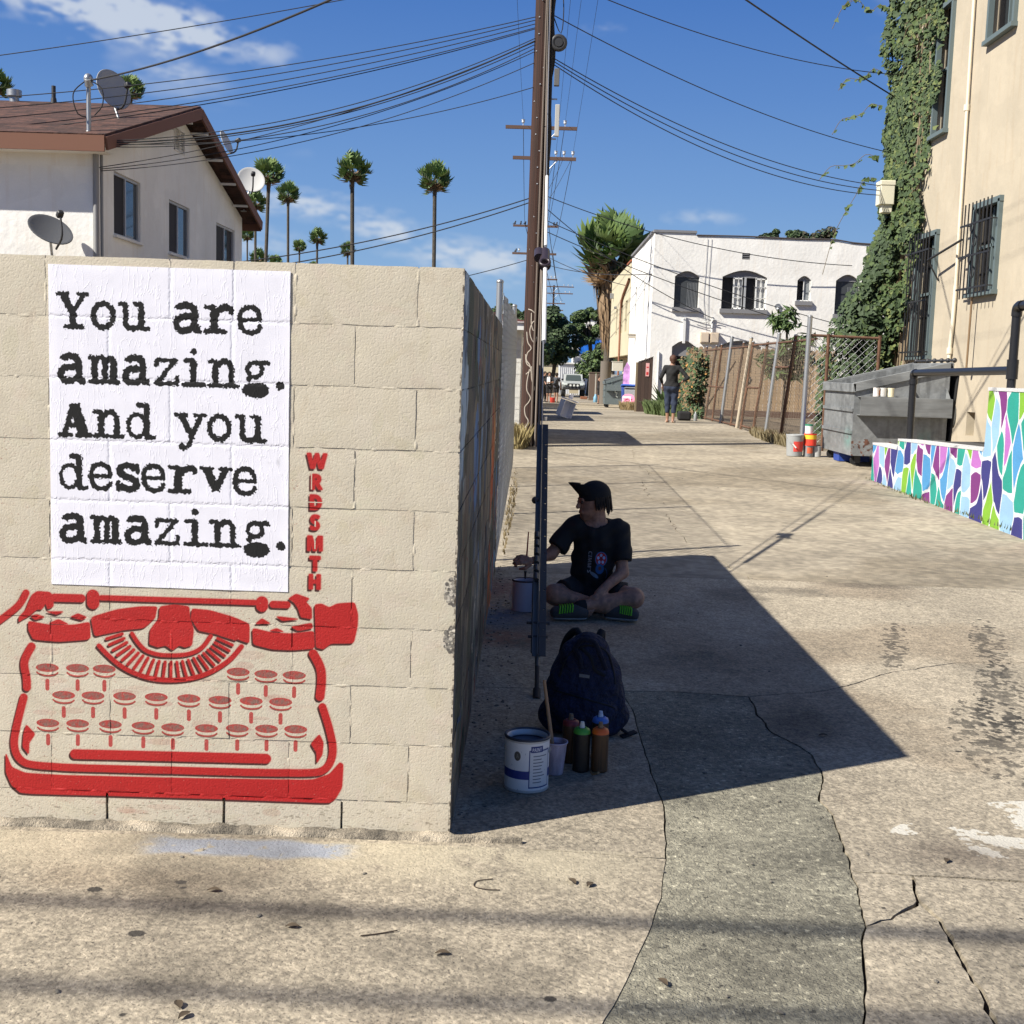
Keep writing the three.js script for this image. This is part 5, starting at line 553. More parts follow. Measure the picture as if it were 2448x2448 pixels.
{ // buckets and cans by the fence
  const z = -20.95, y = gy(z), buck = lathe([[0, 0], [0.125, 0], [0.13, 0.01], [0.15, 0.34], [0.156, 0.345], [0.156, 0.36], [0.152, 0.362], [0.152, 0.372], [0.147, 0.372], [0.143, 0.34], [0.122, 0.02], [0, 0.02]], 28);
  const b = thing('bucket', 'grey plastic bucket with a red label and wire handle near the fence post', 'bucket', [4.5, y, z]); part(b, 'pail', buck, M([0.3, 0.31, 0.31], 0.55)); part(b, 'label', new THREE.CylinderGeometry(0.1465, 0.1385, 0.17, 20, 1, true, -0.35, 1.4).translate(0, 0.17, 0), M([0.62, 0.06, 0.045], 0.5)); part(b, 'handle', tube([[-0.15, 0.33, 0.02], [-0.13, 0.26, 0.1], [-0.03, 0.17, 0.16], [0.0, 0.16, 0.16]], 0.004, 5), galv); part(b, 'grip', rod([-0.07, 0.215, 0.155], [-0.01, 0.15, 0.165], 0.012), whitePaint);
  const tin = (r, h) => lathe([[0, 0], [r, 0], [r + 0.003, 0.006], [r, 0.012], [r, h - 0.012], [r + 0.004, h - 0.008], [r + 0.004, h], [r - 0.008, h], [r - 0.01, h - 0.006], [0, h - 0.006]], 24);
  const c1 = thing('paint_can', 'silver paint can at the bottom of a stack beside the grey bucket', 'paint can', [4.73, y, z + 0.02]); part(c1, 'can', tin(0.083, 0.19), galv); part(c1, 'label', new THREE.CylinderGeometry(0.0838, 0.0838, 0.1, 20, 1, true, -0.5, 1.3).translate(0, 0.11, 0), M([0.6, 0.12, 0.05], 0.6));
  const c2 = thing('paint_can', 'red and yellow paint can in the middle of the stack by the bucket', 'paint can', [4.75, y + 0.19, z + 0.02]); part(c2, 'can', tin(0.105, 0.2), M([0.72, 0.05, 0.025], 0.5)); part(c2, 'band', new THREE.CylinderGeometry(0.1062, 0.1062, 0.07, 24, 1, true).translate(0, 0.145, 0), M([0.8, 0.5, 0.03], 0.5));
  const c3 = thing('paint_can', 'small white can with green lid on top of the stack', 'paint can', [4.72, y + 0.39, z + 0.02]); part(c3, 'can', tin(0.065, 0.13), whitePaint); part(c3, 'lid', cyl(0.07, 0.07, 0.03, 0, 0.145, 0, 20), M([0.03, 0.2, 0.12], 0.5));
  const c4 = thing('paint_can', 'plain grey can on the ground right beside the can stack', 'paint can', [4.88, y, z]); part(c4, 'can', tin(0.07, 0.18), M([0.4, 0.4, 0.39], 0.5));
  solo('blue_crate', 'blue plastic crate half hidden under the grey dumpster', 'crate', [box(0.5, 0.14, 0.36, 0, 0.08, 0), box(0.54, 0.03, 0.4, 0, 0.16, 0)], M([0.02, 0.06, 0.3], 0.5), [5.3, gy(-20), -20.3]);
  solo('blue_bin', 'bright blue plastic bin peeping out behind the dumpster', 'bin', [rbox(0.5, 0.9, 0.5, 0.05, 0, 0.45, 0), rbox(0.56, 0.08, 0.56, 0.03, 0, 0.93, 0)], M([0.02, 0.05, 0.35], 0.45), [5.62, gy(-22) - 0.02, -21.95]);
}
// ---------- chain link fence on the right, leaning outwards ----------
{
  const f = thing('leaning_chain_link_fence', 'rusty leaning chain link fence and gate with mixed grey and brown posts', 'fence', [4.93, gy(-26), -22.4]); const L = 13.6, tilt = -0.085, px = (z) => 0.02 * z * 0.9;
  const mm = part(f, 'wire_mesh', chainMesh(L, 1.95, 0.065, 0.0032), M([0.2, 0.165, 0.13], 0.85), [0.02, 0.05, 0], [0, 0.02, tilt]); mm.userData.kind = 'stuff';
  const P = [[0, 2.4, 0.045, 0, 0], [-1.8, 2.1, 0.035, 1, 1], [-3.2, 2.15, 0.04, 0, 1], [-4.5, 2.0, 0.032, 1, 1], [-5.9, 2.0, 0.032, 1, 1], [-6.4, 2.1, 0.04, 2, 1], [-7.2, 2.0, 0.03, 1, 1], [-8.6, 2.15, 0.042, 0, 1], [-9.9, 2.0, 0.03, 1, 1], [-11.1, 2.0, 0.03, 1, 1], [-12.6, 2.0, 0.03, 1, 1]];
  for (const [z, h, r, k, ln] of P) { const p = part(f, 'post', cyl(r, r, h, 0, h / 2, 0, 12), k === 1 ? rustMat : k === 2 ? M([0.4, 0.34, 0.26], 0.9) : galv, [z * 0.018, gy(-22.4 + z) - gy(-26), z], [0, 0, ln ? tilt * (0.8 + 0.5 * hsh(-z * 10 | 0, 2, 3)) : -0.01]); part(p, 'cap', sph(r * 1.15, 0, h, 0, 1, 0.6, 1, 10), galv); }
  const rail = (z0, z1, y, m = rustMat) => part(f, 'rail', rod([y * 0.085 + z0 * 0.018, y, z0], [y * 0.085 + z1 * 0.018, y, z1], 0.022, 8), m); rail(-1.8, -5.9, 1.95); rail(-6.4, -12.6, 1.93); rail(0, -1.8, 1.95); rail(-1.8, -3.1, 1.45); rail(-4.6, -5.8, 1.0); rail(-8.7, -12.6, 0.95); rail(-1.8, -5.9, 0.12); rail(-6.4, -12.6, 0.1);
  part(f, 'chain_lock', [at(new THREE.TorusGeometry(0.07, 0.018, 6, 14), 0.1, 1.15, -6.15, 0, 1.4), at(new THREE.TorusGeometry(0.06, 0.018, 6, 14), 0.12, 1.12, -6.3, 0.5, 1.2)], darkMetal);
  part(f, 'brace', rod([0.15, 1.6, -8.7], [-0.1, 0.15, -12.4], 0.02), rustMat);
  const b = thing('back_chain_link_fence', 'chain link fence turning off behind the grey dumpster towards the ivy', 'fence', [4.95, gy(-22.4), -22.4], -Math.PI / 2); const m2 = part(b, 'wire_mesh', chainMesh(1.25, 1.9, 0.065, 0.004), galv, [0, 0.15, 0]); m2.userData.kind = 'stuff'; part(b, 'top_rail', rod([0, 2.07, 0], [0, 2.05, -1.3], 0.025), rustMat); part(b, 'post', cyl(0.03, 0.03, 2.1, 0.02, 1.05, -0.35, 10), rustMat); part(b, 'post', cyl(0.03, 0.03, 2.1, 0, 1.05, -1.27, 10), rustMat);
}
// ---------- tan picket fence behind ----------
{
  const f = thing('picket_fence', 'tan wooden picket fence with rounded tops behind the chain link gate', 'fence', [5.2, gy(-40), -40]); const w = 0.135, mats = [0, 1, 2].map((k) => M('#ffffff', 0.9, { map: rep(mottle([[176, 152, 122], [168, 142, 112], [184, 160, 132]][k], 0.12, 330 + k, 0.4), 0.8) }));
  const picks = [0, 1].map((k) => { const h = 2.12 + 0.03 * k, a = []; for (let i = 0; i <= 6; i++) a.push([w / 2 + Math.cos(i / 6 * Math.PI) * w / 2, h + Math.sin(i / 6 * Math.PI) * 0.06]); return extr([[0, 0], [w, 0], ...a], 0.02); });
  for (let i = 0; i < 32; i++) part(f, 'picket', picks[i % 2], mats[(hsh(i, 4, 5) * 3) | 0], [i * (w + 0.008), 0, 0.004 * (i % 3)]); part(f, 'rail', [box(4.6, 0.09, 0.04, 2.3, 0.5, -0.03), box(4.6, 0.09, 0.04, 2.3, 1.8, -0.03)], mats[1]); part(f, 'kick_board', box(4.6, 0.2, 0.03, 2.3, 0.1, 0.045), M([0.11, 0.06, 0.045], 0.9));
}
// ---------- white two storey building ----------
function archPts(x0, x1, y0, ys, yt, n = 8) { const o = [[x0, y0], [x1, y0]]; for (let i = 0; i <= n; i++) { const t = i / n; o.push([lerp(x1, x0, t), ys + (yt - ys) * Math.sin(Math.PI * t)]); } return o; }
const trimGrey = M([0.2, 0.2, 0.21], 0.7);
{
  const z = -48, B = thing('white_building', 'white two storey stucco building with arched grey windows', 'building', [4.52, 0, z]);
  const W = [[0.84, 1.78, 4.17, 5.34, 5.55], [2.66, 4.37, 4.17, 5.38, 5.64], [5.53, 6.06, 4.55, 5.33, 5.5], [7.0, 7.9, 4.1, 5.36, 5.6]], A = [[0.85, 1.78, 0.3, 2.66, 2.9], [2.66, 4.28, 0.3, 2.75, 2.98]];
  const g = extr([[0, -0.3], [11, -0.3], [11, 6.72], [7.4, 6.78], [6.9, 6.86], [1.6, 6.88], [1.55, 6.97], [0, 6.97]], 0.3, 0, [...W, ...A].map((q) => archPts(...q)).concat([[[3.37, 6.05], [3.67, 6.05], [3.67, 6.29], [3.37, 6.29]]])); g.translate(0, 0, -0.3); part(B, 'front_wall', uvBox(g), stuccoWhite);
  const sw = extr([[0.31, -0.3], [10.5, -0.3], [10.5, 6.97], [0.31, 6.97]], 0.3, 0, [[[1.2, 4.2], [1.7, 4.2], [1.7, 5.4], [1.2, 5.4]], [[3.2, 3.4], [3.8, 3.4], [3.8, 5.3], [3.2, 5.3]], [[7.2, 4.0], [8.0, 4.0], [8.0, 5.4], [7.2, 5.4]], [[1.3, 1.2], [1.8, 1.2], [1.8, 2.2], [1.3, 2.2]]]); sw.applyMatrix4(new THREE.Matrix4().makeBasis(V(0, 0, -1), V(0, 1, 0), V(1, 0, 0))); part(B, 'side_wall', uvBox(sw), stuccoWhite); part(B, 'side_window_glass', box(0.02, 5, 9, 0.2, 3.5, -5.2), M([0.06, 0.06, 0.06], 0.5));
  part(B, 'parapet_cap', [box(1.64, 0.09, 0.4, 0.78, 7.02, -0.15), box(0.4, 0.09, 10.2, 0.12, 7.02, -5.5)], trimGrey); part(B, 'roof_edge', [tube([[1.6, 6.9, 0.02], [3.5, 6.91, 0.02], [5.5, 6.88, 0.02], [7, 6.88, 0.02], [7.5, 6.8, 0.02], [11, 6.74, 0.02]], 0.03, 5, 30)], M([0.06, 0.05, 0.05], 0.9));
  W.forEach(([x0, x1, y0, ys, yt], i) => {
    const o = part(B, 'window', extr([[x0 + 0.01, ys - 0.02], ...archPts(x0 + 0.01, x1 - 0.01, ys - 0.02, ys, yt - 0.01).slice(1)], 0.04).translate(0, 0, -0.16), trimGrey); part(o, 'sill', box(x1 - x0 + 0.12, 0.16, 0.16, (x0 + x1) / 2, y0 - 0.085, 0.03), trimGrey);
    part(o, 'backing', box(x1 - x0 + 0.1, yt - y0, 0.02, (x0 + x1) / 2, (y0 + yt) / 2, -0.28), M([0.03, 0.03, 0.032], 0.8));
    if (i === 1) { const q = (x1 - x0) / 4; for (let k = 0; k < 4; k++) { const cx = x0 + q * (k + 0.5); if (k % 2) { part(o, 'casement', [box(q, 0.05, 0.03, cx, y0 + 0.03, -0.1), box(q, 0.05, 0.03, cx, ys - 0.05, -0.1), box(0.05, ys - y0, 0.03, cx - q / 2 + 0.03, (y0 + ys) / 2, -0.1), box(0.05, ys - y0, 0.03, cx + q / 2 - 0.03, (y0 + ys) / 2, -0.1), box(0.02, ys - y0, 0.03, cx, (y0 + ys) / 2, -0.1), box(q, 0.02, 0.03, cx, y0 + (ys - y0) * 0.36, -0.1), box(q, 0.02, 0.03, cx, y0 + (ys - y0) * 0.7, -0.1)], whitePaint); part(o, 'curtain', box(q - 0.06, ys - y0, 0.01, cx, (y0 + ys) / 2, -0.16), curtain); } } part(o, 'mullion', box(0.16, ys - y0, 0.05, (x0 + x1) / 2, (y0 + ys) / 2, -0.11), M([0.36, 0.37, 0.38], 0.7)); }
    else if (i === 2) { part(o, 'frame', [box(0.03, ys - y0, 0.03, (x0 + x1) / 2, (y0 + ys) / 2, -0.1), box(0.03, ys - y0, 0.03, x1 - 0.03, (y0 + ys) / 2, -0.1), box(x1 - x0, 0.03, 0.03, (x0 + x1) / 2, y0 + 0.02, -0.1)], whitePaint); part(o, 'pane', box((x1 - x0) / 2, ys - y0, 0.01, x1 - (x1 - x0) / 4, (y0 + ys) / 2, -0.14), M([0.25, 0.27, 0.28], 0.2)); }
    else { part(o, 'pane', box(x1 - x0, ys - y0, 0.01, (x0 + x1) / 2, (y0 + ys) / 2, -0.15), M([0.055, 0.06, 0.065], 0.3)); for (let k = 0; k < 7; k++) part(o, 'blind_slat', box(0.02, ys - y0 - 0.25, 0.01, lerp(x0, x1, 0.55 + 0.06 * k), (y0 + ys) / 2 - 0.1, -0.14), M([0.16, 0.17, 0.18], 0.7)); }
  });
  A.forEach(([x0, x1, y0, ys, yt]) => { const o = part(B, 'window', extr(archPts(x0 + 0.01, x1 - 0.01, ys - 0.35, ys, yt - 0.01), 0.04).translate(0, 0, -0.2), trimGrey); part(o, 'pane', box(x1 - x0, ys - y0 + 0.2, 0.02, (x0 + x1) / 2, (y0 + ys) / 2, -0.25), glassDark); });
  const vt = part(B, 'wall_vent', box(0.28, 0.22, 0.02, 3.52, 6.17, -0.2), M([0.02, 0.02, 0.02], 1)); for (let k = 0; k < 3; k++) part(vt, 'louvre', box(0.3, 0.02, 0.08, 3.52, 6.1 + 0.07 * k, -0.04, 0.5), trimGrey);
  for (const x of [1.9, 2.28]) { const mb = part(B, 'meter_box', rbox(0.33, 0.4, 0.2, 0.01, x + 0.17, 3.04, 0.1), M([0.55, 0.45, 0.34], 0.7)); part(mb, 'cover', rbox(0.29, 0.34, 0.02, 0.01, x + 0.17, 3.04, 0.205), M([0.58, 0.48, 0.37], 0.7)); }
  part(B, 'conduit', [cyl(0.04, 0.04, 0.5, 2.35, 3.5, 0.05, 8), cyl(0.05, 0.05, 0.1, 2.35, 3.78, 0.05, 8), tube([[1.6, 3.7, 0.1], [2.0, 3.62, 0.12], [2.4, 3.74, 0.12], [2.7, 3.66, 0.1]], 0.012, 5)], whitePaint); part(B, 'downpipe', [box(0.1, 1.0, 0.08, 1.28, 3.3, 0.05)], whitePaint); part(B, 'downpipe', cyl(0.03, 0.03, 2.5, 0.35, 1.2, 0.05, 8), whitePaint);
  part(B, 'wall_lamp', [sph(0.09, 4.83, 4.2, 0.14), cyl(0.04, 0.06, 0.15, 4.83, 4.26, 0.08, 10, 0.9), cyl(0.12, 0.12, 0.03, 4.83, 4.3, 0.03, 14, 1.57)], galv); part(B, 'loose_cable', [tube([[2.0, 6.8, 0.03], [1.98, 5.6, 0.03], [1.96, 4.5, 0.03], [2.05, 3.7, 0.04], [2.1, 3.3, 0.04]], 0.008, 5), tube([[2.15, 6.8, 0.03], [2.12, 5.0, 0.03], [2.16, 3.6, 0.04]], 0.008, 5)], M([0.5, 0.5, 0.5], 0.8));
  part(B, 'back_wall', uvBox(box(11, 7.2, 0.3, 5.5, 3.35, -10.66)), stuccoWhite); part(B, 'light_fitting', [box(0.3, 0.14, 0.3, -0.16, 3.2, -7), box(0.34, 0.05, 0.35, -0.17, 3.3, -7)], M([0.4, 0.36, 0.3], 0.7));
}
// ---------- cream building beyond ----------
{
  const B = thing('cream_building', 'cream yellow building with overhanging upper floor beyond the white one', 'building', [4.5, 0, -58.9]);
  const g = extr([[0, 2.45], [14, 2.45], [14, 6.8], [0, 6.8]], 0.3, 0, [[[4.2, 3.6], [5.4, 3.6], [5.4, 5.0], [4.2, 5.0]], [[6.2, 3.6], [6.9, 3.6], [6.9, 5.0], [6.2, 5.0]], [[8.2, 3.6], [9.2, 3.6], [9.2, 5.0], [8.2, 5.0]], [[1.4, 3.6], [2.6, 3.6], [2.6, 5.1], [1.4, 5.1]]]); g.applyMatrix4(new THREE.Matrix4().makeBasis(V(0, 0, -1), V(0, 1, 0), V(1, 0, 0))); part(B, 'side_wall', uvBox(g), stuccoCream);
  part(B, 'front_wall', uvBox(box(9, 4.35, 0.3, 4.82, 4.625, 0.152 - 0.3)), stuccoCream); part(B, 'ground_floor', uvBox(box(8.4, 3.2, 13.4, 5.0, 0.84, -7.2)), stuccoCream); part(B, 'overhang_floor', box(8.9, 0.1, 13.5, 4.77, 2.41, -7.1), M([0.3, 0.22, 0.14], 0.9)); part(B, 'window_glass', box(0.02, 3, 13, 0.25, 4.5, -7), glassDark); part(B, 'roof', uvBox(box(9, 0.1, 13.6, 4.8, 6.65, -7)), roofMat); part(B, 'tile_coping', [box(0.4, 0.08, 2.4, 0.15, 6.84, -1.0)], M([0.3, 0.09, 0.04], 0.8)); part(B, 'downpipe', [tube([[-0.06, 6.0, -0.2], [-0.06, 5.9, -0.8], [-0.06, 5.2, -4.6], [-0.06, 4.9, -4.8]], 0.06, 7), cyl(0.05, 0.05, 4.6, -0.06, 3.0, -5, 8)], M([0.28, 0.12, 0.07], 0.8)); part(B, 'air_conditioner', [box(0.5, 0.45, 0.7, -0.25, 1.9, -3), box(0.54, 0.03, 0.74, -0.26, 2.14, -3)], M([0.55, 0.53, 0.46], 0.7)); part(B, 'service_post', cyl(0.3, 0.3, 2.6, -0.4, 0.9, -10.2, 14), M([0.14, 0.12, 0.1], 0.9)); part(B, 'meter', [rbox(0.2, 0.3, 0.2, 0.02, -0.1, 5.9, -12), rbox(0.14, 0.14, 0.14, 0.02, -0.08, 5.1, -9)], galv);
}
// brown board panel with a pink notice
{
  const o = thing('board_screen', 'tall dark brown board screen with slanting top and a pink notice', 'screen', [3.88, gy(-45.5), -45.5]); o.scale.set(0.86, 0.86, 1); const bm = [M([0.055, 0.034, 0.026], 0.9), M([0.065, 0.04, 0.03], 0.9)];
  for (let i = 0; i < 4; i++) { const x = i * 0.158, y0 = 2.1 + x * 0.36; part(o, 'board', extr([[x, -0.1], [x + 0.153, -0.1], [x + 0.153, y0 + 0.055], [x, y0]], 0.06, 0.004), bm[i % 2]); } part(o, 'edge_post', box(0.08, 2.2, 0.12, -0.045, 1.0, 0.0), M([0.2, 0.15, 0.09], 0.95)); const n = part(o, 'notice', box(0.15, 0.56, 0.01, 0.4, 1.8, 0.08), M([0.75, 0.4, 0.38], 0.7)); for (const [h2, y2] of [[0.12, 1.64], [0.05, 1.9]]) part(n, 'red_print', box(0.09, h2, 0.004, 0.4, y2, 0.087), M([0.55, 0.03, 0.03], 0.7)); part(o, 'cap_rail', box(0.68, 0.03, 0.1, 0.32, 2.235, 0.03, 0, 0, 0.345), bm[0]);
}
// ---------- leaves ----------
function leafCloud(n, place, size, shape = 0, seed = 1) { // many leaf-sized faces; place(r) -> [x, y, z, nx, ny, nz]
  const r = rng(seed), pos = [], idx = [], a = V(0, 0, 0), b = V(0, 0, 0), nn = V(0, 0, 0), S = [[[0, -0.5, 0], [0.34, -0.05, 0.08], [0, 0.5, -0.1], [-0.34, -0.05, 0.08]], [[0, -0.45, 0], [0.5, -0.2, 0.05], [0.22, 0.2, 0.08], [0, 0.6, -0.05], [-0.22, 0.2, 0.08], [-0.5, -0.2, 0.05]], [[0, -0.5, 0], [0.11, 0, 0.02], [0, 0.5, -0.06], [-0.11, 0, 0.02]]][shape], T = [[0, 1, 2, 0, 2, 3], [0, 1, 2, 0, 2, 3, 0, 3, 4, 0, 4, 5], [0, 1, 2, 0, 2, 3]][shape];
  for (let i = 0; i < n; i++) {
    const q = place(r); if (!q) continue; nn.set(q[3] + 0.9 * (r() - 0.5), q[4] + 0.9 * (r() - 0.5), q[5] + 0.9 * (r() - 0.5)).normalize(); a.set(r() - 0.5, r() - 0.5, r() - 0.5).cross(nn).normalize(); b.copy(nn).cross(a); const s = size * (0.45 + 1.1 * r()), o = pos.length / 3;
    for (const [x, y, z] of S) pos.push(q[0] + s * (a.x * x + b.x * y + nn.x * z), q[1] + s * (a.y * x + b.y * y + nn.y * z), q[2] + s * (a.z * x + b.z * y + nn.z * z)); for (const t of T) idx.push(o + t);
  }
  return bgeo(pos, idx);
}
const leafMat = (c) => new THREE.MeshPhysicalMaterial({ color: new THREE.Color().setRGB(...c), roughness: 0.75, transmission: 0.18, thickness: 0, side: THREE.DoubleSide });
const greenDark = leafMat([0.035, 0.065, 0.02]), greenMid = leafMat([0.06, 0.11, 0.03]), greenLight = leafMat([0.11, 0.17, 0.04]), ivyA = leafMat([0.03, 0.06, 0.013]), ivyB = leafMat([0.06, 0.1, 0.02]), ivyC = leafMat([0.12, 0.15, 0.035]), dryLeaf = leafMat([0.2, 0.13, 0.06]), orangeFlower = leafMat([0.4, 0.2, 0.04]), barkMat = M([0.09, 0.07, 0.05], 0.95, { bumpMap: bumpCoarse, bumpScale: 0.03 });
function clumps(list, r0, spread) { return (r) => { const c = list[(r() * list.length) | 0]; const u = r() * 6.283, v = 2 * r() - 1, q = Math.cbrt(0.15 + 0.85 * r()), s = Math.sqrt(1 - v * v), k = c[3] * q; const d = [s * Math.cos(u), v, s * Math.sin(u)]; return [c[0] + d[0] * k * 1.15, c[1] + d[1] * k * 0.8, c[2] + d[2] * k * 1.15, d[0] * 0.7, 0.5 + d[1] * 0.5, d[2] * 0.7]; }; }
function tree(label, p, H, cr, n, leaf, mats, seed, group, name = 'leafy_tree') { // cr: crown [cx, cy, cz, rx, ry, rz] in local metres
  const o = thing(name, label, 'tree', p, 0, group), r = rng(seed), list = []; const cnt = 26;
  for (let i = 0; i < cnt; i++) { const u = r() * 6.283, v = 2 * r() - 1, s = Math.sqrt(1 - v * v), q = 0.45 + 0.5 * r(); list.push([cr[0] + cr[3] * q * s * Math.cos(u), cr[1] + cr[4] * q * v, cr[2] + cr[5] * q * s * Math.sin(u), 0.3 * Math.min(cr[3], cr[4]) * (0.6 + 0.7 * r())]); }
  const th = cr[1] - cr[4] * 0.5; const limbs = [tube([[0, 0, 0], [0.1 * cr[3], th * 0.5, 0], [cr[0], th, cr[2]], [cr[0], cr[1], cr[2]]], 0.04 * H * 0.55, 8, 16)]; for (let i = 0; i < 9; i++) { const c = list[i]; limbs.push(tube([[cr[0], th * (0.7 + 0.3 * r()), cr[2]], [lerp(cr[0], c[0], 0.5), lerp(th, c[1], 0.6), lerp(cr[2], c[2], 0.5)], [c[0], c[1], c[2]]], 0.014 * H * 0.5, 5, 8)); }
  part(o, 'trunk', limbs, barkMat); mats.forEach((m, k) => part(o, 'crown', leafCloud(Math.round(n / mats.length), clumps(list), leaf, 0, seed + 7 * k), m)); return o;
}
tree('dark leafy tree on the left of the far alley end, behind the people', [1.6, gy(-108), -108], 8, [0.4, 5.0, 0, 2.6, 2.9, 2.4], 9000, 0.3, [greenDark, greenMid, greenDark], 71); tree('broad dark tree beyond the yard wall, left of the alley', [-2.2, gy(-100), -100], 9, [0.5, 4.4, 0, 3.2, 2.6, 2.6], 7000, 0.32, [greenDark, greenMid], 72);
tree('round green tree in front of the blue tarpaulin house', [5.0, gy(-110), -110], 8, [0, 6.3, 0, 1.9, 1.7, 1.8], 8000, 0.26, [greenDark, greenMid, greenLight], 73); tree('low bushy tree beside the fence posts near the parked truck', [5.0, gy(-100), -100], 5, [0.2, 2.6, 0, 1.5, 1.6, 1.3], 6000, 0.22, [greenDark, greenMid, greenLight], 74);
tree('small tree showing above the dark red garage roof', [-1.2, gy(-62), -62], 5.5, [0, 4.3, 0, 1.3, 0.7, 1.0], 3200, 0.18, [greenDark, greenMid], 75); tree('feathery tree top behind the flat roof of the white building', [16.0, gy(-82), -82], 12, [0, 10.6, 0, 1.5, 1.1, 1.2], 4200, 0.22, [greenDark, greenMid], 76); tree('bronze green tree top behind the white building, near the ivy', [18.6, gy(-84), -84], 12, [0, 10.9, 0, 1.7, 1.3, 1.2], 4200, 0.24, [leafMat([0.07, 0.06, 0.03]), greenDark], 77); tree('dark tree at the far end between the garages', [0.2, gy(-125), -125], 9, [0, 6.0, 0, 3.0, 3.2, 2.4], 7000, 0.34, [greenDark, greenDark, greenMid], 78); tree('small dark tree under the hanging palm skirt', [6.6, gy(-104), -104], 7, [0, 4.4, 0, 1.5, 2.2, 1.3], 4000, 0.24, [greenDark, greenMid], 79);
{ // loquat-like shrub behind the chain link gate
  const o = thing('broad_leaf_shrub', 'young shrub with long glossy leaves rising behind the chain link gate', 'shrub', [7.4, gy(-36.5), -36.5]), r = rng(44), list = []; for (let i = 0; i < 14; i++) list.push([(r() - 0.5) * 1.2, 1.5 + 1.5 * r() - 0.4 * Math.abs(i % 5 - 2) * 0.5, (r() - 0.5) * 0.8, 0.28]); list.push([0, 3.1, 0, 0.25], [0.1, 2.8, 0, 0.3]); part(o, 'stem', [tube([[0, 0, 0], [0.05, 1.4, 0], [0, 3.1, 0]], 0.035, 6), ...list.slice(0, 8).map((c) => tube([[0.03, 1.2, 0], [c[0] * 0.5, (c[1] + 1.2) / 2, c[2] * 0.5], c.slice(0, 3)], 0.014, 5, 6))], barkMat); part(o, 'foliage', leafCloud(420, clumps(list), 0.36, 2, 5), greenMid); part(o, 'foliage', leafCloud(240, clumps(list), 0.36, 2, 6), greenLight);
}
// ---------- fan palms ----------
function fanLeaf(r, R, blades, droop) { // fan in the plane facing +z, stalk from the origin along +y
  const pos = [], idx = [], L = R * (0.42 + 0.2 * r()); const o0 = 0; pos.push(-0.02 * R, 0, 0, 0.02 * R, 0, 0, 0, L, 0.02); idx.push(0, 1, 2);
  for (let k = 0; k < blades; k++) { const a = (k / (blades - 1) - 0.5) * 3.6, l = R * 0.72 * (0.8 + 0.25 * r()) * (1 - 0.2 * Math.abs(a) / 1.8), w = 0.075 * R, dx = Math.sin(a), dy = Math.cos(a), o = pos.length / 3, m = 0.6; pos.push(0, L, 0, dx * l * m - dy * w, L + dy * l * m + dx * w, -droop * l * 0.12, dx * l * m + dy * w, L + dy * l * m - dx * w, -droop * l * 0.12 + 0.02 * R, dx * l, L + dy * l - droop * 0.1 * l, -droop * l * (0.35 + 0.3 * r())); idx.push(o, o + 1, o + 2, o + 1, o + 3, o + 2); }
  return { pos, idx };
}
function palmCrown(R, n, seed, e0, e1, blades = 13, droop = 1) {
  const r = rng(seed), pos = [], idx = [], m = new THREE.Matrix4(), v = V(0, 0, 0);
  for (let i = 0; i < n; i++) { const el = lerp(e0, e1, (i + r() * 0.6) / n), az = i * 2.39996 + r() * 0.5, f = fanLeaf(r, R * (0.85 + 0.3 * r()), blades, droop), roll = (r() - 0.5) * 2.6, cr = Math.cos(roll), sr = Math.sin(roll); for (let k = 0; k < f.pos.length; k += 3) { const x = f.pos[k], zz = f.pos[k + 2]; f.pos[k] = x * cr + zz * sr; f.pos[k + 2] = -x * sr + zz * cr; } m.makeRotationFromEuler(new THREE.Euler(Math.PI / 2 - el, az, 0, 'YXZ')); const o = pos.length / 3; for (let k = 0; k < f.pos.length; k += 3) { v.set(f.pos[k], f.pos[k + 1], f.pos[k + 2]).applyMatrix4(m); pos.push(v.x, v.y, v.z); } for (const t of f.idx) idx.push(o + t); }
  return bgeo(pos, idx);
}
function palmSkirt(R, H, seed, n) { const r = rng(seed), pos = [], idx = []; for (let i = 0; i < n; i++) { const a = r() * 6.283, y = -H * r() ** 1.2, l = (0.25 + 0.4 * r()) * Math.min(H, R * 2), w = 0.012 * R + 0.026 * R * r(), q = R * (0.1 + 0.12 * r()), out = R * (0.14 + 0.24 * r()) * (1 + y / H * 0.72), o = pos.length / 3, c = Math.cos(a), s = Math.sin(a); pos.push(c * q, y, s * q, c * out - s * w, y - l * 0.55, s * out + c * w, c * out + s * w, y - l * 0.5, s * out - c * w, c * out * 0.9, y - l, s * out * 0.9); idx.push(o, o + 1, o + 2, o + 1, o + 3, o + 2); } return bgeo(pos, idx); }
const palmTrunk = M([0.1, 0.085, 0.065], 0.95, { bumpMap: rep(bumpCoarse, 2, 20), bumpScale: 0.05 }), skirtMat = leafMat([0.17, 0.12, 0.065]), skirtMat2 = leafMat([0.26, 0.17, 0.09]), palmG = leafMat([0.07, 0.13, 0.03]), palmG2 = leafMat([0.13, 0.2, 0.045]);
const crownsA = [1, 2, 3].map((s) => [palmCrown(1.75, 15, s * 5, 1.45, -0.3, 11, 0.8), palmCrown(1.7, 15, s * 9 + 1, 0.4, -1.15, 11, 1.2), palmCrown(1.35, 7, s * 11 + 2, -0.8, -1.4, 9, 1.8), palmSkirt(1.6, 1.5, s * 3, 110)]);
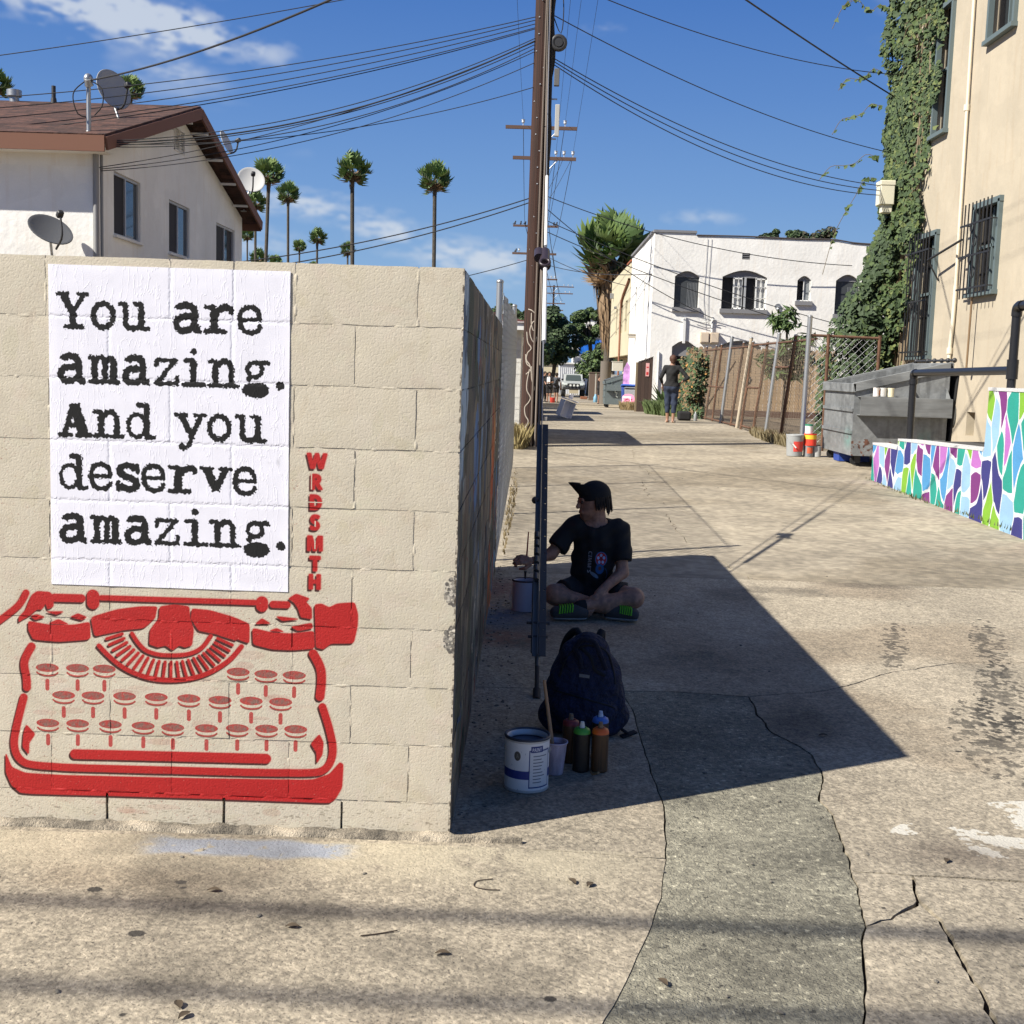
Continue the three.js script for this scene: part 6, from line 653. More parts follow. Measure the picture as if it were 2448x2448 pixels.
function palm(label, x, yc, z, k, v, lean = 0, group = 'tall fan palms behind the house') {
  const y0 = gy(z), o = thing('fan_palm', label, 'palm', [x, y0, z], v * 1.7, group), H = yc - y0; part(o, 'trunk', tube([[lean * 2, 0, 0], [lean * 0.7, H * 0.5, 0.1], [0, H - 0.4, 0]], 0.2 * Math.sqrt(k), 8, 14), palmTrunk);
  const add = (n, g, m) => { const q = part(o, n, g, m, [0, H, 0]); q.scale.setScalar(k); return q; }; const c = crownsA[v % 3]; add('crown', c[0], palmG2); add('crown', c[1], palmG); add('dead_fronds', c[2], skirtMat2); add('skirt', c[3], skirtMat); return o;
}
palm('tall lone fan palm with a thick round brown skirt', -19.1, 21.4, -129, 1.05, 0, 0.3); palm('lone fan palm with sparse hanging fronds, nearest the wooden pole', -10.6, 20.7, -129, 1.0, 1, -0.3); palm('tallest fan palm of the cluster beside the gable end', -32.4, 24.0, -151, 1.1, 2, 0.5); palm('fan palm left in the cluster, beside the pale roof dish', -45.7, 27.2, -203, 1.1, 0, 0.2); palm('fan palm right in the cluster beside the gable end', -40.4, 28.6, -203, 1.1, 1, 0.4); palm('small far fan palm in the low row, beside the taller small one', -57.2, 29.4, -302, 1.0, 2); palm('taller one of the small far fan palms in the low row', -40.3, 24.6, -230, 1.0, 0); palm('small far fan palm almost behind the tall lone palm trunk', -41.9, 26.8, -278, 1.0, 1); palm('fan palm rising behind the brown roof ridge and the roof dish', -39.0, 26.8, -120, 0.8, 2); palm('fan palm half showing past the roof vents of the white house', -51.9, 27.0, -120, 0.85, 0); palm('far fan palm just under the low eave of the gable', -69.9, 31.8, -302, 1.0, 1); palm('low fan palm top with yellow fronds at the wall top under the cluster', -52.3, 20.8, -235, 1.1, 0); palm('low fan palm top peeping over the wall beside the cluster trunks', -63, 25.6, -302, 1.0, 2); palm('tiny fan palm tuft just over the block wall top', -62.8, 28.2, -352, 1.0, 1);
{ // the big palm with the long skirt near the cream building
  const z = -86, o = thing('skirted_palm', 'big fan palm with a long shaggy brown skirt behind the cream building', 'palm', [5.2, gy(z), z]), H = 10.4; part(o, 'trunk', tapered(H, 0.3, 0.24), palmTrunk); const R = 2.3;
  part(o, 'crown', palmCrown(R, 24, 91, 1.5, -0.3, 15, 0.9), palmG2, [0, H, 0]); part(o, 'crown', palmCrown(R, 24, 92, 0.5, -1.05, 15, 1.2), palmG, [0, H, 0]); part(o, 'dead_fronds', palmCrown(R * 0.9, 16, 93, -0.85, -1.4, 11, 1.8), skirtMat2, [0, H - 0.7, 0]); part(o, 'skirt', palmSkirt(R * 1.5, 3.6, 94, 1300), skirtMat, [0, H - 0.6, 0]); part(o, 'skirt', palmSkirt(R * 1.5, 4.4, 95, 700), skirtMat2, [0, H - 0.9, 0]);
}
// ---------- ivy on the beige building ----------
{
  const o = thing('ivy', 'dense green ivy climbing the corner of the beige building and spilling over the fence', 'ivy', [8.2, 0.0, -27.9]); o.scale.setScalar(1.139);
  const zr = (y) => { const T = [[0, 0.75], [1.7, 0.7], [2.1, 0.5], [3.3, 0.85], [4.3, 1.35], [5.9, 1.75], [7, 1.6], [8.4, 1.7], [13, 2.1]]; let i = 0; while (i < T.length - 2 && T[i + 1][0] < y) i++; return lerp(T[i][1], T[i + 1][1], clamp((y - T[i][0]) / (T[i + 1][0] - T[i][0]))); };
  const thick = (y) => y > 4.6 ? 0.26 + 0.1 * Math.sin(y * 1.7) + 0.08 * Math.sin(y * 4.1) : lerp(0.32, 0.9, sst(4.6, 2.0, y));
  const face = (r) => { const y = 11.5 * r() ** 0.9, z0 = -1.45 - 0.15 * Math.sin(y * 2.3), e = zr(y) + 0.18 * Math.sin(y * 5) + 0.1 * Math.sin(y * 11); const t = r(), z = lerp(z0, e, t ** 1.15); const dens = 1 - 0.5 * sst(e - 0.7, e, z) - (fbm(y * 1.6, z * 2.4, 3, 5) > 0.55 ? 0.75 : 0); if (r() > dens) return null; const d = thick(y) * (0.35 + 0.75 * fbm(y * 1.5, z * 1.5 + 4, 3, 8)) * (1 - 0.72 * sst(-0.3, e, z)) * Math.sqrt(r()); return [-0.03 - d, y, z, -0.8, 0.35, 0.4]; };
  const end = (r) => { const y = 12.7 * r(), x = -0.12 + 0.6 * r(); return [x, y, -1.1 - 0.5 * r() * thick(y), -0.4, 0.3, -0.5]; };
  const bush = (r) => { const y = 4.8 * r() ** 1.25, k = sst(4.7, 1.7, y), u = r() * 6.283, q = Math.sqrt(r()), w = 0.2 + 0.52 * k; if (fbm(y * 2.2, u * 1.2 + 3, 3, 6) > 0.6) return null; return [-0.16 - 0.62 * k + w * q * Math.cos(u), y, -0.35 + (0.35 + 0.35 * k) * q * Math.sin(u), Math.cos(u) * 0.7 - 0.2, 0.4, Math.sin(u) * 0.7 + 0.3]; };
  part(o, 'foliage', leafCloud(11000, face, 0.095, 1, 1), ivyA); part(o, 'foliage', leafCloud(8000, face, 0.09, 1, 2), ivyB); part(o, 'foliage', leafCloud(4200, face, 0.085, 1, 3), ivyC); part(o, 'foliage', leafCloud(1200, end, 0.13, 1, 4), ivyA); part(o, 'bush_foliage', leafCloud(5600, bush, 0.11, 0, 5), greenDark); part(o, 'bush_foliage', leafCloud(3000, bush, 0.1, 0, 6), ivyB); part(o, 'bush_foliage', leafCloud(2200, bush, 0.1, 1, 9), greenDark);
  const r = rng(8), stems = []; for (let i = 0; i < 14; i++) { const z = -1.2 + 2.0 * r(), pts = []; for (let y = 0; y < 11; y += 1.2) pts.push([-0.04 - 0.05 * r(), y, z + 0.25 * (r() - 0.5) + y * 0.03]); stems.push(tube(pts, 0.012 + 0.014 * r(), 5, 30)); } part(o, 'stem', stems, M([0.22, 0.17, 0.11], 0.95));
  const td = [], tl = []; for (const [y, z, dx, dy] of [[10.3, -1.2, -0.9, -0.4], [9.4, -1.3, -1.0, -0.9], [8.8, -1.2, -0.7, 0.2], [7.6, -1.3, -0.8, -0.3], [6.9, -1.2, -0.9, -0.5], [5.9, -1.2, -1.1, -0.4], [5.5, -1.3, -0.9, -1.9], [8.0, 1.5, -0.35, -0.5], [9.2, 1.7, -0.4, -0.8], [4.7, 1.35, -0.3, -0.4], [3.2, 1.1, -0.35, -0.1]]) { const pts = []; for (let k = 0; k <= 5; k++) { const t = k / 5; pts.push([-0.35 + dx * t, y + dy * t * t + 0.08 * Math.sin(k * 2), z - 0.2 * t]); } td.push(tube(pts, 0.006, 4, 16)); for (let k = 0; k < 22; k++) { const t = r() ** 1.4, i = Math.min(4, t * 5 | 0), f = t * 5 - i; tl.push([lerp(pts[i][0], pts[i + 1][0], f), lerp(pts[i][1], pts[i + 1][1], f) - 0.03, lerp(pts[i][2], pts[i + 1][2], f)]); } }
  part(o, 'tendril', td, M([0.16, 0.12, 0.07], 0.95)); let k = 0; part(o, 'tendril_leaves', leafCloud(tl.length, (q) => { const p = tl[k++]; return [p[0] + 0.05 * (q() - 0.5), p[1], p[2] + 0.05 * (q() - 0.5), -0.5, 0.3, 0.6]; }, 0.1, 1, 12), ivyB);
}
{ // flowering vine and weeds at the far fence end
  const o = thing('flowering_vine', 'green vine with orange flowers over the far end of the leaning fence', 'vine', [4.65, gy(-34.5), -34.8]); const pl = (r) => { const z = -2.2 + 3.4 * r(), y = (1.5 + 0.75 * fbm(z * 1.3, 1, 3, 8)) * r() ** 0.75; if (fbm(z * 2.2, y * 2.2, 3, 9) > 0.58) return null; return [(-0.2 - 0.7 * fbm(z * 1.6, y * 1.6, 3, 4) * Math.sin(Math.min(1.6, y + 0.4) * 1.5)) * r() + 0.15, y, z, -0.6, 0.4, 0.6]; }; part(o, 'stem', [0, 1, 2, 3].map((k) => tube([[0, 0, -1 + 0.5 * k], [0.05, 1, -0.9 + 0.5 * k], [0, 1.8, -0.7 + 0.4 * k]], 0.02, 5)), barkMat); part(o, 'foliage', leafCloud(2400, pl, 0.11, 0, 31), greenDark); part(o, 'foliage', leafCloud(1200, pl, 0.1, 0, 32), greenMid); part(o, 'flowers', leafCloud(260, (r) => { const q = pl(r); if (!q || q[2] < -0.6) return null; q[0] -= 0.04; return q; }, 0.1, 0, 33), orangeFlower); part(o, 'flowers', leafCloud(1500, pl, 0.1, 0, 34), dryLeaf).userData.kind = 'stuff'; o.children.forEach((q) => { if (q.name === 'flowers') q.userData.kind = 'stuff'; });
}
function agave(label, p, R, seed, name = 'agave') { const o = thing(name, label, 'plant', p, 0, 'spiky plants by the board panel'), r = rng(seed), pos = [], idx = []; for (let i = 0; i < 26; i++) { const a = i * 2.4, el = 0.35 + 1.0 * r(), l = R * (0.7 + 0.5 * r()), w = 0.09 * R, c = Math.cos(a), s = Math.sin(a), q = pos.length / 3; pos.push(0, 0.05, 0, c * l * 0.5 * Math.cos(el) - s * w, l * 0.55 * Math.sin(el), s * l * 0.5 * Math.cos(el) + c * w, c * l * 0.5 * Math.cos(el) + s * w, l * 0.55 * Math.sin(el), s * l * 0.5 * Math.cos(el) - c * w, c * l * Math.cos(el), l * Math.sin(el), s * l * Math.cos(el)); idx.push(q, q + 1, q + 2, q + 1, q + 3, q + 2); } part(o, 'leaves', bgeo(pos, idx), greenMid); part(o, 'heart', sph(0.1 * R, 0, 0.06, 0, 1, 1, 1, 8), greenDark); return o; }
agave('large spiky plant between the board panel and the standing woman', [5.1, gy(-46), -46], 1.15, 1); agave('second spiky plant close behind the standing woman', [4.75, gy(-44), -44], 1.0, 2); agave('low spiky plant in the grass at the foot of the board panel', [5.2, gy(-43), -42.5], 0.85, 3);
function grassTuft(p, w, h, n, seed, m, label, name = 'grass_tuft') { const r = rng(seed), pos = [], idx = []; for (let i = 0; i < n; i++) { const a = r() * 6.283, q = Math.sqrt(r()), x = w[0] * q * Math.cos(a), z = w[1] * q * Math.sin(a), l = h * (0.4 + 0.7 * r()), dx = (r() - 0.5) * l * 0.9, dz = (r() - 0.5) * l * 0.9, o = pos.length / 3, t = 0.004 + 0.006 * r(); pos.push(x - t, 0, z, x + t, 0, z, x + dx * 0.4 + t * 0.6, l * 0.65, z + dz * 0.4, x + dx, l, z + dz); idx.push(o, o + 1, o + 2, o, o + 2, o + 3); } const g = solo(name, label, 'grass', bgeo(pos, idx), m, [p[0], gy(p[1]), p[1]]); g.userData.kind = 'stuff'; return g; }
grassTuft([-0.22, -20.9], [0.2, 0.5], 0.4, 420, 3, leafMat([0.3, 0.24, 0.1]), 'dry yellow weeds at the foot of the wooden pole', 'dry_weeds'); grassTuft([4.3, -38.5], [0.7, 3.4], 0.4, 5200, 4, leafMat([0.09, 0.13, 0.035]), 'green grass verge along the far fence'); grassTuft([4.2, -51.2], [0.5, 1.6], 0.35, 1800, 5, leafMat([0.26, 0.19, 0.09]), 'dry grass around the brown board panel', 'dry_weeds'); grassTuft([-0.17, -14.5], [0.04, 5.2], 0.06, 220, 6, leafMat([0.2, 0.15, 0.07]), 'thin dry weeds along the fence footing', 'dry_weeds'); grassTuft([4.76, -15.0], [0.05, 3.0], 0.07, 130, 7, leafMat([0.12, 0.13, 0.05]), 'sparse weeds at the foot of the mural wall'); grassTuft([4.85, -24.6], [0.2, 2.4], 0.22, 1200, 8, leafMat([0.2, 0.16, 0.08]), 'dry weeds under the leaning fence', 'dry_weeds');
// ---------- overhead cables ----------
{
  const m = M([0.02, 0.02, 0.022], 0.7), mg = M([0.45, 0.45, 0.45], 0.6);
  const cable = (label, a, b, sag, r = 0.008, group = 'overhead cables', mat = m) => { const A = V(...a), B = V(...b), pts = [], n = 20; for (let i = 0; i <= n; i++) { const t = i / n, p = A.clone().lerp(B, t); p.y -= 4 * sag * t * (1 - t); pts.push(p.sub(A)); } return solo('cable', label, 'cable', tube(pts, r, 5, 40), mat, a, group); };
  const L = 'dark cable running from the wooden pole to the left across the white house', H1 = 'dark cable from the wooden pole to the top corner of the white house', H2 = 'dark cable from the wooden pole to the lower bracket on the white house';
  [[8.35, 5.04, 0.3], [7.45, 5.2, 0.6], [7.4, 5.02, 0.63], [7.34, 4.86, 0.66], [7.28, 4.7, 0.68], [7.26, 4.66, 0.7]].forEach(([y, e, s], i) => cable(i ? L : 'highest of the dark cables running left from the pole top, well above the house', [-0.08, y, -21.3], [-16, e, -19 - 0.1 * i], s, 0.008));
  [[7.1, 4.92, 0.38], [7.06, 4.9, 0.42], [7.0, 4.86, 0.4], [6.94, 4.84, 0.46]].forEach(([y, e, s], i) => cable(i === 1 ? 'thickest dark cable from the wooden pole to the top corner of the white house' : H1, [-0.09, y, -21.25], [-6.9 + 0.03 * i, e, -19.6], s, i === 1 ? 0.013 : 0.008));  [[7.04, 4.52, 0.26], [6.88, 4.5, 0.32], [6.7, 4.48, 0.34], [6.3, 4.9, 0.28]].forEach(([y, e, s], i) => cable(H2, [-0.1, y, -21.25], [-6.86, e, -19.58 - 0.04 * i], s, 0.007));
  cable('thick twisted service cable from the roof mast up over the alley', [-6.98, 5.84, -19.6], [6, 7.0, -4], 0.75, 0.014); cable('cable from the pole top to the ivy covered corner, upper one', [0.1, 8.1, -21.3], [8.09, 8.43, -28.7], 0.3, 0.009); cable('thick cable crossing down to the ivy from over the alley', [7.97, 7.98, -28.8], [-4, 9, -12], 0.19, 0.017); cable('single cable from the pole to the middle of the ivy', [0.15, 7.45, -21.2], [7.97, 6.7, -28.6], 0.25, 0.009);
  [0, 1, 2].forEach((i) => cable('one of three parallel cables from the pole to the cream junction box', [0.2, 6.75 - 0.05 * i, -21.2], [7.65, 5.88 - 0.1 * i, -28.0], 0.36 + 0.05 * i, 0.009, 'cables to the junction box')); cable('thick black cable with pale sleeve swinging out to the right from the pole', [0.15, 7.75, -21.2], [12, 9, -12], 1.0, 0.022); solo('cable_sleeve', 'pale grey sleeve on the thick cable near the pole', 'sleeve', rod([0.52, 7.68, -20.95], [1.05, 7.56, -20.5], 0.034, 8), mg); cable('thin pale cable above the thick sleeved one', [1.1, 7.56, -20.45], [10, 9.3, -13.4], 0.5, 0.008, 'overhead cables', mg);
  [[8.1, 4.6, 1.2], [7.95, 4.2, 1.25]].forEach(([y, e, s]) => cable('far cable from the second pole dipping to the left behind the wall', [0.1, y, -47], [-22, e, -44], s, 0.022, 'far cables')); cable('far cable running down to the left from the third pole', [0, 8.2, -74], [-20, 4.4, -66], 0.9, 0.024, 'far cables');
  cable('cable from the second pole along the roof edge of the white building', [0.2, 8.1, -47], [12.0, 5.9, -47.6], 0.5, 0.016, 'cables over the white building'); cable('cable from the second pole down to the meter boxes on the white building', [0.2, 7.7, -46.9], [6.85, 3.78, -47.8], 0.35, 0.016, 'cables over the white building'); cable('cable crossing the white wall from the second pole to the right', [0.2, 7.2, -46.8], [12.4, 3.5, -47.4], 0.3, 0.016, 'cables over the white building'); cable('lower cable crossing the white wall under the arched windows', [0.2, 6.8, -46.8], [12.4, 3.1, -47.4], 0.3, 0.016, 'cables over the white building'); cable('cable from the third pole to the corner of the white building', [0, 8.0, -74], [4.6, 5.4, -48], 0.3, 0.018, 'far cables'); cable('cable from the third pole to the cream building wall', [0, 8.6, -74], [4.5, 5.9, -62], 0.2, 0.018, 'far cables');
  [[-0.8, 10.72], [0.75, 10.72], [0.45, 9.62], [1.08, 9.62]].forEach(([x, y], i) => { cable('thin bare wire from the second pole crossarm overhead along the alley', [x + 0.17, y, -46.86], [x * 1.2 + 0.1, 12.6 + 0.3 * i, 2], 0.35, 0.005, 'bare wires along the alley'); cable('bare wire between the second and third pole', [x + 0.17, y, -46.9], [x * 0.9, 10.2 - (y < 10 ? 1.6 : 0), -74], 0.3, 0.012, 'bare wires along the alley'); cable('bare wire between the third and the far pole', [x * 0.9, 10.2 - (y < 10 ? 1.6 : 0), -74], [x + 2.3, 11 - (y < 10 ? 1 : 0), -150], 0.8, 0.02, 'bare wires along the alley'); });
  [[0.4, 8.4], [0.7, 8.0], [1.0, 7.6]].forEach(([x, y]) => cable('short slack jumper wire under the second pole crossarms', [0.17 + x, 9.35, -46.85], [0.2, y, -46.85], 0.1, 0.008, 'jumper wires'));
  cable('cable bundle crossing overhead in front of the block wall', [-24, 7.6, 0.75], [24, 7.7, 0.7], 0.1, 0.03, 'cable bundles over the foreground'); cable('second cable bundle crossing overhead in front of the block wall', [-24, 7.6, 1.22], [24, 7.6, 1.17], 0.1, 0.028, 'cable bundles over the foreground');
}
// ---------- bodies from joined tapered capsules ----------
function nets(f, lo, hi, c) { // surface nets over a grid of cell c
  const n = [0, 1, 2].map((k) => Math.ceil((hi[k] - lo[k]) / c) + 1), [nx, ny, nz] = n, F = new Float32Array(nx * ny * nz), id = (i, j, k) => (k * ny + j) * nx + i; for (let k = 0; k < nz; k++) for (let j = 0; j < ny; j++) for (let i = 0; i < nx; i++) F[id(i, j, k)] = f(lo[0] + i * c, lo[1] + j * c, lo[2] + k * c);
  const vi = new Int32Array(nx * ny * nz).fill(-1), pos = [], idx = [];
  for (let k = 0; k < nz - 1; k++) for (let j = 0; j < ny - 1; j++) for (let i = 0; i < nx - 1; i++) { let m = 0, x = 0, y = 0, z = 0, e = 0; const v = []; for (let q = 0; q < 8; q++) { const t = F[id(i + (q & 1), j + ((q >> 1) & 1), k + (q >> 2))]; v.push(t); if (t < 0) m |= 1 << q; } if (m === 0 || m === 255) continue; for (let q = 0; q < 8; q++) for (const b of [1, 2, 4]) if (!(q & b)) { const p = q | b; if ((v[q] < 0) !== (v[p] < 0)) { const t = v[q] / (v[q] - v[p]); x += (q & 1) + (b === 1 ? t : 0); y += ((q >> 1) & 1) + (b === 2 ? t : 0); z += (q >> 2) + (b === 4 ? t : 0); e++; } } vi[id(i, j, k)] = pos.length / 3; pos.push(lo[0] + (i + x / e) * c, lo[1] + (j + y / e) * c, lo[2] + (k + z / e) * c); }
  for (let k = 1; k < nz - 1; k++) for (let j = 1; j < ny - 1; j++) for (let i = 1; i < nx - 1; i++) { const a = F[id(i, j, k)] < 0; const quad = (p, q, r, s, w) => { if (p < 0 || q < 0 || r < 0 || s < 0) return; if (w) idx.push(p, q, r, p, r, s); else idx.push(p, r, q, p, s, r); }; if (a !== F[id(i + 1, j, k)] < 0) quad(vi[id(i, j - 1, k - 1)], vi[id(i, j, k - 1)], vi[id(i, j, k)], vi[id(i, j - 1, k)], a); if (a !== F[id(i, j + 1, k)] < 0) quad(vi[id(i - 1, j, k - 1)], vi[id(i - 1, j, k)], vi[id(i, j, k)], vi[id(i, j, k - 1)], a); if (a !== F[id(i, j, k + 1)] < 0) quad(vi[id(i - 1, j - 1, k)], vi[id(i, j - 1, k)], vi[id(i, j, k)], vi[id(i - 1, j, k)], a); }
  return bgeo(pos, idx);
}
const capD = (a, b, ra, rb) => { const dx = b[0] - a[0], dy = b[1] - a[1], dz = b[2] - a[2], L = dx * dx + dy * dy + dz * dz || 1e-9; return (x, y, z) => { const px = x - a[0], py = y - a[1], pz = z - a[2], t = Math.min(1, Math.max(0, (px * dx + py * dy + pz * dz) / L)); return Math.hypot(px - dx * t, py - dy * t, pz - dz * t) - (ra + (rb - ra) * t); }; };
const ellD = (c, r) => (x, y, z) => { const k = Math.hypot((x - c[0]) / r[0], (y - c[1]) / r[1], (z - c[2]) / r[2]); return (k - 1) * Math.min(r[0], r[1], r[2]); };
const uni = (k, ...fs) => (x, y, z) => { let d = fs[0](x, y, z); for (let i = 1; i < fs.length; i++) { const e = fs[i](x, y, z), h = Math.max(k - Math.abs(d - e), 0) / k; d = Math.min(d, e) - h * h * k * 0.25; } return d; };
const cut = (f, g) => (x, y, z) => Math.max(f(x, y, z), -g(x, y, z)), off = (f, o) => (x, y, z) => f(x, y, z) - o, below = (y0) => (x, y, z) => y0 - y, plane = (n, d) => (x, y, z) => n[0] * x + n[1] * y + n[2] * z - d;
const skinMap = M('#ffffff', 0.6, { map: mottle([150, 112, 92], 0.3, 431, 0.25) }), skin = M([0.3, 0.165, 0.11], 0.6), blackCloth = M([0.011, 0.011, 0.012], 0.9, { bumpMap: rep(bumpCoarse, 6), bumpScale: 0.01 });
function handD(w, dir, up, curl, k = 1, mirror = 1) { // palm and five bent fingers; w wrist, dir towards the knuckles, up away from the palm
  const D = V(...dir).normalize(), U = V(...up), S = D.clone().cross(U).normalize().multiplyScalar(mirror); U.copy(S).cross(D).multiplyScalar(mirror); const P = (a, b, c) => { const v = V(...w).addScaledVector(D, a * k).addScaledVector(S, b * k).addScaledVector(U, c * k); return v.toArray(); }; const fs = [uni(0.012, capD(P(0.01, 0, 0), P(0.035, 0, 0), 0.022 * k, 0.026 * k), capD(P(0.05, -0.02, 0), P(0.085, -0.024, 0), 0.016 * k, 0.013 * k), capD(P(0.05, 0, 0), P(0.09, 0, 0), 0.017 * k, 0.013 * k), capD(P(0.05, 0.02, 0), P(0.083, 0.025, 0), 0.016 * k, 0.012 * k))], fl = [[-0.029, 0.088, 0.07], [-0.01, 0.093, 0.078], [0.01, 0.09, 0.073], [0.029, 0.08, 0.058]];
  for (const [s, a, l] of fl) { let p = P(a, s, 0), ang = curl * 0.5; let ca = a, cc = 0; for (let q = 0; q < 3; q++) { const ln = l * [0.45, 0.32, 0.25][q]; ca += ln * Math.cos(ang); cc -= ln * Math.sin(ang); const n = P(ca, s, cc); fs.push(capD(p, n, (0.0092 - q * 0.0008) * k, (0.0086 - q * 0.001) * k)); p = n; ang += curl; } }
  const t0 = P(0.02, -0.028, -0.005), t1 = P(0.052, -0.05, -0.012 - 0.01 * curl), t2 = P(0.08, -0.046, -0.02 - 0.025 * curl); fs.push(capD(t0, t1, 0.014 * k, 0.011 * k), capD(t1, t2, 0.011 * k, 0.008 * k)); return uni(0.006 * k, ...fs);
}
function headGeo(c, fwd, h = 0.235, cell = 0.006) { // head with face; c middle of the head, fwd the way it looks
  const k = h / 0.235, f = uni(0.02, ellD([0, 0.02, -0.01], [0.076, 0.098, 0.095]), ellD([0, -0.045, 0.022], [0.056, 0.075, 0.068]), capD([0, -0.095, 0.055], [0, -0.09, 0.06], 0.026, 0.024)), g = uni(0.012, f, capD([0, 0.014, 0.088], [0, -0.026, 0.106], 0.01, 0.013), capD([-0.03, 0.022, 0.083], [0.03, 0.022, 0.083], 0.012, 0.012), capD([-0.02, -0.062, 0.083], [0.02, -0.062, 0.083], 0.01, 0.01), ellD([0.077, -0.01, -0.005], [0.012, 0.03, 0.02]), ellD([-0.077, -0.01, -0.005], [0.012, 0.03, 0.02]), capD([0, -0.06, -0.02], [0, -0.16, -0.03], 0.055, 0.058)), sock = (x, y, z) => Math.min(Math.hypot(x - 0.03, y - 0.003, z - 0.098) - 0.014, Math.hypot(x + 0.03, y - 0.003, z - 0.098) - 0.014), mouth = capD([-0.02, -0.052, 0.1], [0.02, -0.052, 0.1], 0.004, 0.004), F = cut(cut(g, sock), mouth);
  const geo = nets(F, [-0.11, -0.18, -0.13], [0.11, 0.14, 0.14], cell); geo.scale(k, k, k); const a = Math.atan2(fwd[0], fwd[2]); geo.rotateX(-(fwd[1] ?? 0)).rotateY(a).translate(...c); const tr = (g2) => g2.scale(k, k, k).rotateX(-(fwd[1] ?? 0)).rotateY(a).translate(...c); return { geo, tr };
}
const hairMat = M([0.025, 0.016, 0.01], 0.8);
// ---------- the seated painter ----------
{
  const O = [0.43, gy(-7.8), -7.8], o = thing('seated_person', 'person in black T-shirt, cap and shorts sitting cross legged in the shade, holding a brush', 'person', O);
  const hipL = [-0.09, 0.11, -0.08], hipR = [0.09, 0.11, -0.08], kL = [-0.245, 0.14, 0.14], kR = [0.262, 0.135, 0.14], aL = [0.13, 0.06, 0.2], aR = [-0.09, 0.085, 0.25], shL = [-0.125, 0.555, -0.06], shR = [0.165, 0.535, -0.06], eL = [-0.27, 0.375, 0.02], eR = [0.19, 0.275, 0.03], wL = [-0.385, 0.335, 0.06], wR = [0.03, 0.165, 0.21];
  const legs = uni(0.03, capD(hipL, kL, 0.088, 0.06), capD(hipR, kR, 0.088, 0.06), capD(kL, aL, 0.056, 0.036), capD(kR, aR, 0.056, 0.036), ellD([kL[0] + 0.03, 0.125, 0.16], [0.07, 0.055, 0.06]), ellD([kR[0] - 0.03, 0.12, 0.16], [0.07, 0.055, 0.06])), torso = uni(0.05, capD([0, 0.12, -0.08], [0.01, 0.3, -0.09], 0.125, 0.115), capD([0.01, 0.3, -0.09], [0.018, 0.48, -0.075], 0.12, 0.12), capD([-0.11, 0.54, -0.06], [0.15, 0.525, -0.06], 0.06, 0.06)), arms = uni(0.02, capD(shL, eL, 0.05, 0.038), capD(eL, wL, 0.038, 0.025), capD(shR, eR, 0.05, 0.038), capD(eR, wR, 0.04, 0.026)), neck = capD([0.018, 0.55, -0.05], [0.0, 0.66, -0.035], 0.06, 0.055);
  const body = uni(0.03, legs, torso, arms, neck), bg = nets(body, [-0.46, -0.02, -0.26], [0.36, 0.72, 0.34], 0.0125), hL = nets(handD(wL, [-0.9, 0.1, 0.35], [0.1, 0.5, 0.7], 1.05, 0.95), [-0.53, 0.24, -0.05], [-0.34, 0.43, 0.2], 0.0045), hR = nets(handD(wR, [-0.5, -0.75, 0.35], [0.1, 0.35, 0.9], 0.3, 1.0), [-0.13, 0.02, 0.12], [0.1, 0.21, 0.33], 0.0045), hd = headGeo([-0.01, 0.715, -0.035], [-0.93, -0.06, 0.28], 0.235);
  part(o, 'body', uvBox(merge([bg, hL, hR, hd.geo]), 5), skinMap);
  const sleeveL = capD(shL, [lerp(shL[0], eL[0], 0.8), lerp(shL[1], eL[1], 0.8), lerp(shL[2], eL[2], 0.8)], 0.062, 0.068), sleeveR = capD(shR, [lerp(shR[0], eR[0], 0.74), lerp(shR[1], eR[1], 0.74), lerp(shR[2], eR[2], 0.74)], 0.064, 0.07), fold = (x, y, z) => 0.007 * Math.sin(y * 30 + x * 34 + 2 * Math.sin(x * 14)) * Math.sin(x * 25 - y * 16 + z * 20) + 0.004 * Math.sin(y * 75 - x * 50 + z * 30);
  const sh0 = uni(0.035, off(torso, 0.016), sleeveL, sleeveR), shirt = (x, y, z) => { let d = sh0(x, y, z) + fold(x, y, z); d = Math.max(d, 0.095 + 0.03 * Math.sin(x * 12) - y, -(Math.hypot(x - 0.012, (y - 0.63) * 0.95, z + 0.02) - 0.085)); const p = (s, e, c) => { const dx = e[0] - s[0], dy = e[1] - s[1], dz = e[2] - s[2], L = Math.hypot(dx, dy, dz); return ((x - s[0]) * dx + (y - s[1]) * dy + (z - s[2]) * dz) / L - c * L; }; if (x < -0.15) d = Math.max(d, p(shL, eL, 0.78)); if (x > 0.12 && y < 0.47) { const q = p(shR, eR, 0.74); if (Math.hypot(x - 0.185, z - 0.0) < 0.13 && x > 0.135) d = Math.max(d, q); } return d; };
  part(o, 't_shirt', nets(shirt, [-0.4, 0.06, -0.28], [0.36, 0.68, 0.2], 0.01), blackCloth);
  const shortsD = uni(0.03, off(capD(hipL, [lerp(hipL[0], kL[0], 0.72), lerp(hipL[1], kL[1], 0.72) + 0.01, lerp(hipL[2], kL[2], 0.72)], 0.1, 0.078), 0.008), off(capD(hipR, [lerp(hipR[0], kR[0], 0.72), lerp(hipR[1], kR[1], 0.72) + 0.01, lerp(hipR[2], kR[2], 0.72)], 0.1, 0.078), 0.008), capD([0, 0.1, -0.09], [0, 0.17, -0.09], 0.15, 0.14)); part(o, 'shorts', nets((x, y, z) => Math.max(shortsD(x, y, z) + fold(x, y, z), -0.004 - y, Math.hypot(x, z + 0.08) - 0.25), [-0.3, -0.02, -0.28], [0.3, 0.34, 0.2], 0.012), M([0.022, 0.02, 0.02], 0.9));
